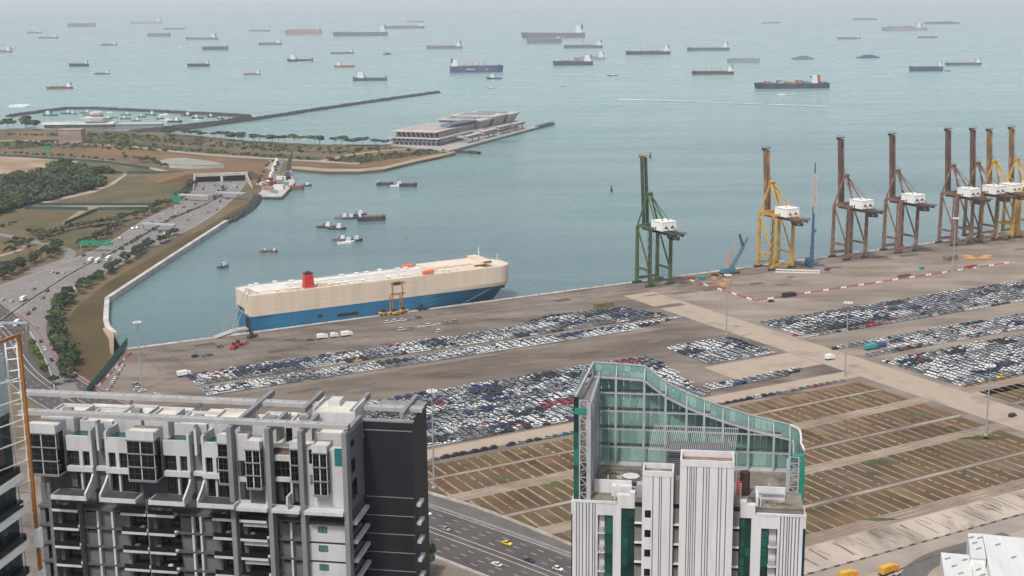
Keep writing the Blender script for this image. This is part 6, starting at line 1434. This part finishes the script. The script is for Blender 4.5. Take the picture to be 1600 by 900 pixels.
# roofscape: white upper boxes, cream roofs, parapets
rs = [(-54,-48.2,4.5,12,146.0),(-47.6,-41.8,5.4,12.5,145.3),(-41.4,-36.6,5.2,12.5,146.2),(-35.9,-31.8,5.0,12,146.1),(-31.0,-25.4,5.6,12.5,145.5),(-24.8,-19.4,5.2,12.5,146.2),(-17.2,-13.2,5.0,12.5,146.0),(-6.9,-.6,5.2,8.4,145.2),(-11.9,-7.6,6.2,12.5,146.0)]
for i, (x0,x1,y0,y1,zt) in enumerate(rs):
    zt -= .7
    h = ab_box('roof_house', x0,x1,y0,y1,142.9,zt, M_AW); MB().box(x0+.3,x1-.3,y0+.3,y1-.3,zt,zt+.05).build('roof', M_ROOFW, h)
    pz = MB().box(x0,x1,y0,y0+.25,zt,zt+.5); pz.box(x0,x0+.25,y0+.25,y1-.25,zt,zt+.5); pz.box(x1-.25,x1,y0+.25,y1-.25,zt,zt+.5); pz.box(x0,x1,y1-.25,y1,zt,zt+.5); pz.build('parapet', M_AW, h)
    if i % 2 == 0: MB().cbox(((x0+x1)/2,(y0+y1)/2,zt+.5),(1.6,1.2,.9)).build('air_unit', M_AF, h)
for x0,x1 in ((-52,-44),(-40,-33),(-30,-22),(-16,-8),(-6.5,-1)): ab_box('rear_terrace', x0,x1,13,18.8,143.0,143.7, M_ROOFW)
h = ab_box('lift_house', -8.2,-1.0,9.0,15.5,143,147.2, M_AW); MB().box(-7.9,-1.3,9.3,15.2,147.2,147.3).build('roof', M_ROOFW, h); MB().box(-8.2,-7.9,9,15.5,147.2,147.9).build('parapet', M_AW, h); MB().box(-1.3,-1.0,9,15.5,147.2,147.9).build('parapet', M_AW, h); MB().box(-6.5,-4.5,12,14.5,147.3,148.3).build('plant_room', M_AW, h)
# the two long louvred pergola beams
def pergola(x0, x1, y0, y1, z, n):
    p_ = ab_box('pergola_beam', x0,x1,y0,y0+.22,z-.55,z+.1, M_LOUV); MB().box(x0,x1,y1-.22,y1,z-.55,z+.1).build('edge_beam', M_LOUV, p_)
    for i in range(n):
        a = x0+(x1-x0)*i/n+.06; b = x0+(x1-x0)*(i+1)/n-.06; MB().box(a,b,y0+.24,y1-.24,z-.08,z+.02).build('louvre_panel', M_LOUV, p_)
pergola(-55.5,.35,.2,1.75,147.98,22); pergola(-63,9.2,13.2,15.0,147.0,30)
for x0,x1 in ((-53,-52.6),(-42.6,-42.3),(-30,-29.7),(-20,-19.7),(2,2.3),(8,8.3)): ab_box('pergola_post', x0,x1,13.9,14.3,143,146.4, M_LOUV)
m = MB()
for i in range(26): m.bar((1.0+i*.31,15.1,146.7),(1.0+i*.31,18.4,146.7),.16,.12)
tag(m.build('pergola_mesh', M_LOUV, APT), kind='stuff')
ab_box('roof_deck', -54,.1,2.7,18.9,143.0,143.05, M_ROOFW)

# ================================================================== STRIPED TOWER WITH GREEN GLASS CROWN
TWR = thing('striped_tower', 'white ribbed tower with green glass strips and a sweeping glass crown', 'building', (26.907,200.0,0), rad(-8.5))
M_TW = mat('tower_white',(0.56,0.55,0.565),0.65,0.04,0.2,streak=(1,1,.12),dirt=((0.36,0.35,0.35),0.9,0.42)); M_TGV = mat('tower_groove',(0.16,0.15,0.16),0.8,0.1,0.3); M_TGL = [mat('green_glass_%d' % i,c,0.15,0.25,0.3,spec=0.5) for i,c in enumerate([(0.006,0.055,0.040),(0.010,0.085,0.062),(0.006,0.035,0.028),(0.012,0.07,0.065)])]
M_TREC = mat('recess_taupe',(0.17,0.155,0.14),0.8,0.1,0.3); M_TROOF = mat('tower_roof',(0.16,0.14,0.115),0.9,0.25,0.4,dirt=((0.28,0.24,0.19),0.5,0.6)); M_CROWN = mat('crown_glass',(0.165,0.30,0.268),0.18,0.10,0.25,spec=0.5); M_CROWN2 = mat('crown_glass_pale',(0.23,0.375,0.34),0.18,0.10,0.25,spec=0.5); M_LAT = mat('lattice_grey',(0.34,0.35,0.37),0.5,0.08,0.4)
def tw(name, x0,x1,y0,y1,z0,z1, m_, parent=None): return MB().box(x0,x1,y0,y1,z0,z1).build(name, m_, parent or TWR)
tw('core', -17.6,20.1,5.2,24,0,130.9, M_TREC); tw('roof_slab', -17.5,20.0,5.1,23.9,130.9,131.15, M_TROOF)
def ribbed(x0, x1, v, z0, z1, grooves, depth=3.0, gw=.16):
    b = tw('ribbed_shaft', x0+.02,x1-.02,v+.12,v+depth,z0,z1-.05, M_TGV); xs = [x0]+[g for g in grooves]+[x1]
    for i in range(len(xs)-1): MB().box(xs[i]+(gw/2 if i else 0),xs[i+1]-(gw/2 if i < len(xs)-2 else 0),v,v+.118,z0,z1).build('rib', M_TW, b)
    MB().box(x1,x1+.1,v,v+depth,z0,z1).build('side_wall', M_TW, b); MB().box(x0-.1,x0,v,v+depth,z0,z1).build('side_wall', M_TW, b); return b
G1 = [1.09,1.49,1.78,2.14,2.5,3.66,4.16,4.55,6.04,6.53,7.33]
c1 = ribbed(0,8.4,0,0,139.5,G1,5.0)
for a in ((-.1,8.5,-.05,.25),(-.1,8.5,4.75,5.05)): tw('parapet', a[0],a[1],a[2],a[3],139.52,140.6, M_TW)
for a in ((-.1,.2),(8.2,8.5)): tw('parapet', a[0],a[1],.26,4.74,139.52,140.6, M_TW)
tw('shaft_roof', .2,8.2,.26,4.74,139.46,139.56, mat('rusty_roof',(0.20,0.13,0.09),0.9,0.3,0.4))
c2 = ribbed(-6.1,-1.25,2.0,0,136.8,[-4.45,-3.4,-3.07,-1.6],4.0)
for a in ((-6.2,-1.15,1.95,2.25),(-6.2,-1.15,5.75,6.05)): tw('parapet', a[0],a[1],a[2],a[3],136.82,137.7, M_TW)
for a in ((-6.2,-5.95),(-1.4,-1.15)): tw('parapet', a[0],a[1],2.26,5.74,136.82,137.7, M_TW)
tw('shaft_roof', -5.95,-1.4,2.26,5.74,136.75,136.86, M_TROOF)
for k in range(12):
    z = 130.9-3.45*k; MB().box(-5.75,-4.75,1.96,2.06,z-1.25,z).build('stair_window', M_AGL, c2)
    # recesses between shafts
    for x0,x1 in ((-1.13,-.12),(-7.45,-6.22),(8.52,9.65)):
        tw('recess_panel', x0,x1,3.2,3.4,z-2.6,z+.0, M_TREC); tw('recess_window', x0,x1,3.3,3.4,z+.0,z+.85, M_AGL); tw('recess_ledge', x0,x1,2.6,3.4,z-2.75,z-2.6, M_TW)
tw('recess_top', -1.13,-.12,3.2,5,131.75,136.0, M_TREC); tw('recess_top', -7.45,-6.22,3.2,5,131.75,132.6, M_TREC); tw('recess_top', 8.52,9.65,3.2,5,131.75,132.6, M_TREC)
# wings
gl_ = [ -17.2+.42*i for i in range(8)]
ribbed(-17.8,-13.75,4.0,0,130.9,[-17.2,-16.75,-16.2,-15.55,-15.1,-14.5,-14.1],1.2,.2); tw('wing_parapet', -17.85,-10.5,3.95,4.25,130.92,131.35, M_TW); tw('wing_wall', -13.65,-10.45,4.02,5.2,128.85,130.9, M_TW); tw('wing_pier', -11.1,-9.75,4.0,5.2,0,130.9, M_TW); tw('wing_head', -10.4,-7.5,3.98,5.2,130.25,132.5, M_TW); tw('wing_head_step', -8.4,-7.5,3.96,5.2,132.5,133.1, M_TW)
ribbed(16.0,19.85,4.0,0,130.1,[16.35,16.9,17.4,17.75,18.2,18.75,19.3],1.2,.2); tw('wing_parapet', 12.4,20.45,3.95,4.25,130.12,130.5, M_TW); tw('wing_wall', 12.45,15.9,4.02,5.2,127.85,130.1, M_TW); tw('wing_pier', 11.62,13.25,4.0,5.2,0,130.1, M_TW); tw('wing_head', 9.7,12.2,3.98,5.2,129.55,131.8, M_TW); tw('wing_head_step', 9.7,10.8,3.96,5.2,131.8,132.4, M_TW)
rg2 = random.Random(4)
def glass_col(x0, x1, v, ztop, cols):
    for k in range(12):
        z1 = ztop-1.72*2*k
        for h, (za,zb) in enumerate(((z1-1.68,z1),(z1-3.42,z1-1.74))):
            for c in range(cols):
                a = x0+(x1-x0)*c/cols+.03; b = x0+(x1-x0)*(c+1)/cols-.03; tw('glass_pane', a,b,v+rg2.uniform(0,.03),v+.15,za+.03,zb-.02, rg2.choice(M_TGL))
    tw('mullion_back', x0,x1,v+.16,v+.4,88,ztop, M_FR); tw('glass_shaft', x0,x1,v+.05,v+.4,0,88.5, M_TGL[0])
glass_col(-9.7,-7.55,4.2,130.2,2); glass_col(-12.35,-11.15,4.3,128.8,1); glass_col(9.72,11.58,4.2,129.5,2); glass_col(13.3,14.4,4.3,127.8,1)
glass_col(-17.84,-17.82,4.0,128.9,1) if False else None
tw('edge_glass', -18.1,-17.92,4.1,9,0,128.8, M_TGL[2]); tw('edge_glass', 20.0,20.4,4.1,9,0,128.1, mat('edge_glass_blue',(0.008,0.03,0.055),0.15,0.2,0.3))
tw('edge_wall', 19.97,20.42,4.05,9.0,128.12,130.1, M_TW); tw('edge_wall', -18.12,-17.92,4.05,9.0,128.82,130.9, M_TW)
for k in range(12):
    for x0,x1,z0 in ((-13.6,-12.45,128.8),(14.45,15.85,127.8)):
        z = z0-3.45*k; b = tw('service_ledge', x0,x1,3.95,5.0,z-3.3,z-3.1, M_TW); MB().box(x0+.1,x1-.1,4.9,5.1,z-3.1,z-.05).build('back_wall', M_TW, b); MB().box(x0+.15,x1-.2,4.25,4.7,z-3.08,z-2.2).build('air_unit', M_LAT, b)
        m = MB()
        for i in range(4): m.box(x0+.05,x1-.05,3.97,4.0,z-3.0+i*.35,z-2.93+i*.35)
        tag(m.build('railing', M_LAT, b), kind='stuff')
# crown: outer glass skin, inner posts and rails, walkway between
prof = [(-16.2,149.5),(-12.0,149.4),(-7.0,149.1),(-3.2,146.2),(.5,144.4),(3.6,143.2),(6.9,142.1),(11.4,140.8),(15.8,139.8),(18.6,139.2)]
def ztop(x):
    for (a,za),(b,zb) in zip(prof,prof[1:]):
        if a <= x <= b: return za+(zb-za)*(x-a)/(b-a)
    return prof[0][1] if x < prof[0][0] else prof[-1][1]
VO, VI = 24.2, 22.0
cr = MB().box(-16.4,20.2,VI-.2,VO,130.95,131.3).build('crown_base', M_LAT, TWR)
fill = [x for x,_ in prof]
for i in range(len(fill)-1):
    a, b = fill[i], fill[i+1]; n = max(2, int(round((b-a)/1.25)))
    for j in range(n):
        x0 = a+(b-a)*j/n+.04; x1 = a+(b-a)*(j+1)/n-.04; z = 131.3
        while z < min(ztop(x0),ztop(x1))-.3:
            zt0, zt1 = ztop(x0), ztop(x1); zn = z+3.35
            if zn > min(zt0,zt1)-1.0: za, zb, end = zt0, zt1, True
            else: za = zb = zn-.06; end = False
            MB().add([(x0,VO,z),(x1,VO,z),(x1,VO,zb),(x0,VO,za),(x0,VO+.12,z),(x1,VO+.12,z),(x1,VO+.12,zb),(x0,VO+.12,za)],[(0,1,2,3),(7,6,5,4),(0,4,5,1),(1,5,6,2),(2,6,7,3),(3,7,4,0)]).build('glass_pane', rg2.choice([M_CROWN,M_CROWN,M_CROWN2]), TWR)
            z = zn
            if end: break
for x in fill: 
    zt = ztop(x); p_ = tw('crown_post', x-.2,x+.2,VI-.2,VI+.2,131.3,zt-2.0, M_LAT); MB().bar((x,VI,zt-2.0),(x,VO-.1,zt-.4),.16).build('strut', M_LAT, p_); MB().box(x-.1,x+.1,VO-.2,VO-.02,131.3,zt-.1).build('mullion', M_LAT, p_)
for (a,za),(b,zb) in zip(prof,prof[1:]):
    MB().bar((a,VI,za-2.0),(b,VI,zb-2.0),.28,.3).build('crown_rail', M_LAT, TWR); MB().bar((a,VO+.06,za+.1),(b,VO+.06,zb+.1),.3,.2).build('crown_coping', M_LAT, TWR)
    m = MB().bar((a,(VI+VO)/2,za-2.15),(b,(VI+VO)/2,zb-2.15),1.7,.1); m.build('maintenance_walkway', M_TGV, TWR)
for z in (134.6,137.95,141.3,144.65):
    x1 = max(x for x in [p[0]+(q[0]-p[0])*t/10 for p,q in zip(prof,prof[1:]) for t in range(11)] if ztop(x) > z+1.5); tw('crown_transom', -16.2,x1,VI-.1,VI+.1,z-.12,z+.12, M_LAT); tw('crown_transom', -16.2,x1,VO-.24,VO-.1,z-.1,z+.1, M_TGV)
# curled right end of the crown
arc = [(18.6+1.7*math.sin(t),VO-1.7+1.7*math.cos(t)) for t in [i*math.pi/2/6 for i in range(7)]]+[(20.3,VO-4),(20.1,VO-7),(20.4,VO-10.5)]
for i in range(len(arc)-1):
    a, b = arc[i], arc[i+1]; zt = 139.2-.11*i; m = MB(); m.bar((a[0],a[1],(131.2+zt)/2),(b[0],b[1],(131.2+zt)/2),.12,zt-131.2); m.build('glass_pane', M_CROWN, TWR); MB().bar((a[0],a[1],zt),(b[0],b[1],zt),.35,.3).build('crown_coping', M_TW, TWR)
    if i > 5: MB().bar((a[0]-1.2,a[1],zt-1.6),(b[0]-1.2,b[1],zt-1.6),.25).build('crown_rail', M_LAT, TWR)
def truss(name, x0, x1, v, z0, z1, n, parent=None):
    m = MB()
    for x in (x0,x1): m.bar((x,v,z0),(x,v,z1),.22)
    for i in range(n):
        za = z0+(z1-z0)*i/n; zb = z0+(z1-z0)*(i+1)/n; m.bar((x0,v,za),(x1,v,zb) if i%2 else (x1,v,za+.001),.12); m.bar((x0 if i%2 else x1,v,za),(x1 if i%2 else x0,v,zb),.12); m.bar((x0,v,zb),(x1,v,zb),.12)
    return m.build(name, M_LAT, parent or TWR)
# left return of the crown: green front strip, lattice, inner posts
for k in range(6): tw('glass_pane', -17.75,-16.95,4.3,4.45,131.2+k*3.0,134.15+k*3.0, [M_TGL[1],M_TGL[3],mat('crown_dark_green',(0.02,0.16,0.12),0.15,0.1,0.3),M_TGL[1],M_TGL[2],M_TGL[2]][k])
truss('lattice_truss', -16.75,-15.5,4.4,131.2,148.6,13); tw('crown_post', -15.4,-14.9,4.3,4.8,131.2,148.2, M_LAT)
for i in range(5):
    v0 = 4.6+i*3.9; MB().box(-17.72,-17.6,v0,v0+3.8,131.2,149.2).build('glass_pane', M_CROWN, TWR); tw('crown_post', -15.2,-14.9,v0+1.5,v0+1.9,131.2,147.3, M_LAT)
MB().bar((-17.4,4.3,149.35),(-16.2,VO,149.55),.35,.3).build('crown_coping', M_LAT, TWR); MB().bar((-15.05,4.6,147.4),(-14.9,VI,147.5),.28).build('crown_rail', M_LAT, TWR); MB().bar((-15.05,4.6,148.4),(-14.9,VI,148.4),.16).build('crown_rail', M_LAT, TWR)
MB().bar((-16.3,4.6,147.2),(-15.9,VI,147.2),1.6,.1).build('maintenance_walkway', M_TGV, TWR); tw('cradle_box', -17.6,-15.6,4.2,5.4,146.2,147.3, mat('cradle_green',(0.03,0.20,0.15),0.5))
truss('lattice_truss', 18.0,19.5,12.4,131.2,137.4,6); tw('crown_post', 17.5,17.9,12.2,12.7,131.2,137.0, M_LAT); tw('glass_pane', 19.75,20.55,12.3,12.5,128.3,136.6, mat('crown_emerald',(0.01,0.20,0.125),0.2,0.1,0.3)); tw('cradle_box', 18.4,20.4,12.6,14.0,136.8,137.6, MATS['cradle_green'])
# plant screen in the middle of the roof
ps = tw('plant_screen', -2.2,8.0,13.5,18.5,131.2,137.4, M_AD)
for i in range(16): MB().box(-2.25,8.05,13.36,13.44,131.4+i*.37,131.58+i*.37).build('louvre', M_TGV, ps)
m = MB()
for i in range(44): m.bar((-5.6+i*.335,12.6,137.2+.4),(-5.0+i*.335,19,139.9),.07)
for x in (-5.7,1.5,9.2): m.bar((x,12.5,131.2),(x,12.5,137.7),.14)
m.bar((-5.7,12.5,137.7),(9.2,12.5,137.7),.16).bar((-5.0,19,139.9),(9.6,19,139.9),.16); tag(m.build('slatted_canopy', M_LAT, TWR), kind='stuff')
# rooftop clutter
tw('roof_wall', -14.6,-8.3,8.4,8.8,131.15,133.4, M_TW); tw('roof_wall', -11.6,-8.2,6.9,8.3,131.15,132.9, M_TW); tw('roof_kerb', -13,-5,18,19,131.15,131.9, M_TROOF); tw('roof_wall', 12.3,17.2,8.6,9.0,131.15,133.3, M_TW); tw('roof_wall', 12.3,12.7,5.4,8.6,131.15,132.8, M_TW); tw('pipe', 13,17,8.2,8.4,132.2,132.4, M_LAT)
MB().tube((10.6,10.5,131.2),(10.6,10.5,135.2),.85,.85,12).build('water_tank', mat('tank_maroon',(0.05,0.025,0.028),0.6,0.2,0.5), TWR); MB().tube((9.6,9.8,131.2),(9.6,9.8,133.6),.4,.4,8).build('red_riser', M_RED, TWR)
m = MB().bar((8.9,7,131.2),(8.9,7.2,134.4),.1).bar((9.9,7,131.2),(9.9,7.2,134.4),.1)
for i in range(9): m.bar((8.9,7,131.5+i*.34),(9.9,7,131.5+i*.34),.07)
m.build('ladder', M_TW, TWR)
MB().loft([[(-8.6+math.cos(a)*r*.5,11+math.sin(a)*r*.5,z) for a in [i*.785 for i in range(8)]] for z,r in ((131.2,.3),(132.2,.3),(132.6,2.2),(133.4,3.0))]).build('dish_antenna', M_TW, TWR); MB().cbox((-6.6,9.2,132.0),(1.7,1.7,1.7)).build('air_unit', M_LAT, TWR); MB().cbox((-5.0,12,132.0),(1.5,1.5,1.6)).build('air_unit', M_TW, TWR)
for x,y,h in ((-10.6,7,2.2),(-12.4,10,2.6),(-10.9,5.2,1.6),(13.1,5.3,2.0),(14.6,9.8,2.4)): MB().tube((x,y,131.15),(x,y,131.15+h),.1,.1,6).build('vent_pipe', M_TW, TWR)
for k in range(16): MB().cbox((rg2.uniform(-13,-6),rg2.uniform(10,18),131.4),(rg2.uniform(.4,1.4),rg2.uniform(.4,1.2),rg2.uniform(.3,.8)),rg2.uniform(0,3)).build('roof_debris', rg2.choice([M_TROOF,M_LAT,M_TREC]), TWR)
for k in range(14): MB().cbox((rg2.uniform(10,17),rg2.uniform(5.6,11),131.35),(rg2.uniform(.4,1.2),rg2.uniform(.4,1.0),rg2.uniform(.2,.5)),rg2.uniform(0,3)).build('roof_debris', rg2.choice([M_TROOF,M_LAT,M_TREC]), TWR)

# ================================================================== GLASS TOWER AT THE LEFT EDGE
GT = thing('glass_tower', 'dark glass tower with white louvres and an orange corner mast, cut by the left edge', 'building', (-54.3,140.0,0), rad(-9.6))
M_GD = mat('dark_teal_glass',(0.018,0.036,0.042),0.15,0.25,0.2,spec=0.5); M_GP = mat('pale_screen_glass',(0.40,0.53,0.53),0.2,0.08,0.2); M_MAST = mat('mast_orange_brown',(0.33,0.13,0.03),0.5,0.1,0.3)
def gt(name, x0,x1,y0,y1,z0,z1, m_, parent=None): return MB().box(x0,x1,y0,y1,z0,z1).build(name, m_, parent or GT)
gt('body', -34,-1.75,-34,-.6,0,168.0, M_GD); gt('parapet', -34,-1.7,-34,-.5,168.0,168.6, M_FR)
MB().bar((0,0,0),(0,0,177.6),.32,.32).build('corner_mast', M_MAST, GT); MB().bar((0,.05,177.5),(-1.6,-16,177.5),.3,.34).build('mast_beam', M_MAST, GT)
for k in range(14):
    z = 161.4-4.0*k
    l = gt('floor_louvre', -1.72,-.55,-33,-.8,z-.5,z+.35, M_WHITE); MB().box(-1.7,-.75,-32,-1.0,z+.36,z+1.15).build('glass_rail', MATS['smoked_balustrade'], l)
    for i in range(10): MB().box(-1.76,-1.70,-32+i*3.1,-29.2+i*3.1,z-3.4,z-.6).build('glass_pane', rg2.choice([M_GD,M_AGL]), l)
m = MB()
for x in (-1.65,-.28): m.bar((x,-.15,0),(x,-.15,176.5),.16)
m.build('ladder_rails', M_WHITE, GT)
for i in range(44): MB().bar((-1.65,-.15,120+i*1.3),(-.1,-.15,120.25+i*1.3),.1).build('ladder_rung', M_WHITE, GT)
for k in range(7): MB().bar((-.3,-.2,172.6-k*2.4),(-2.4,-6.5,172.6-k*2.4),.12).build('screen_tie', M_WHITE, GT)
for k in range(4): gt('screen_pane', -1.9,-1.8,-3.4,-.5,163.2+k*3.1,166.2+k*3.1, M_GP)
for k in range(12): gt('mast_bracket', -.1,.5,-.4,.3,152.6-5.1*k,154.8-5.1*k, M_WHITE) if k < 6 else None
for k in range(6): gt('mullion', -1.78,-1.7,-3.6-k*1.6,-3.5-k*1.6,161.8,168, M_FR)

# ================================================================== HAZE
hz = MB().box(-34000, 34000, -34000, 34000, -4.5, 216.0).build('haze', [])
hm = bpy.data.materials.new('sea_haze'); hm.use_nodes = True; n = hm.node_tree; n.nodes.remove(n.nodes['Principled BSDF'])
pv = n.nodes.new('ShaderNodeVolumePrincipled'); pv.inputs['Color'].default_value = (0.86, 0.92, 1.0, 1); pv.inputs['Density'].default_value = 0.00006
pv.inputs['Anisotropy'].default_value = 0.0
n.links.new(pv.outputs[0], n.nodes['Material Output'].inputs['Volume'])
hz.data.materials.append(hm); tag(hz, 'thin grey sea haze over the strait', kind='stuff')
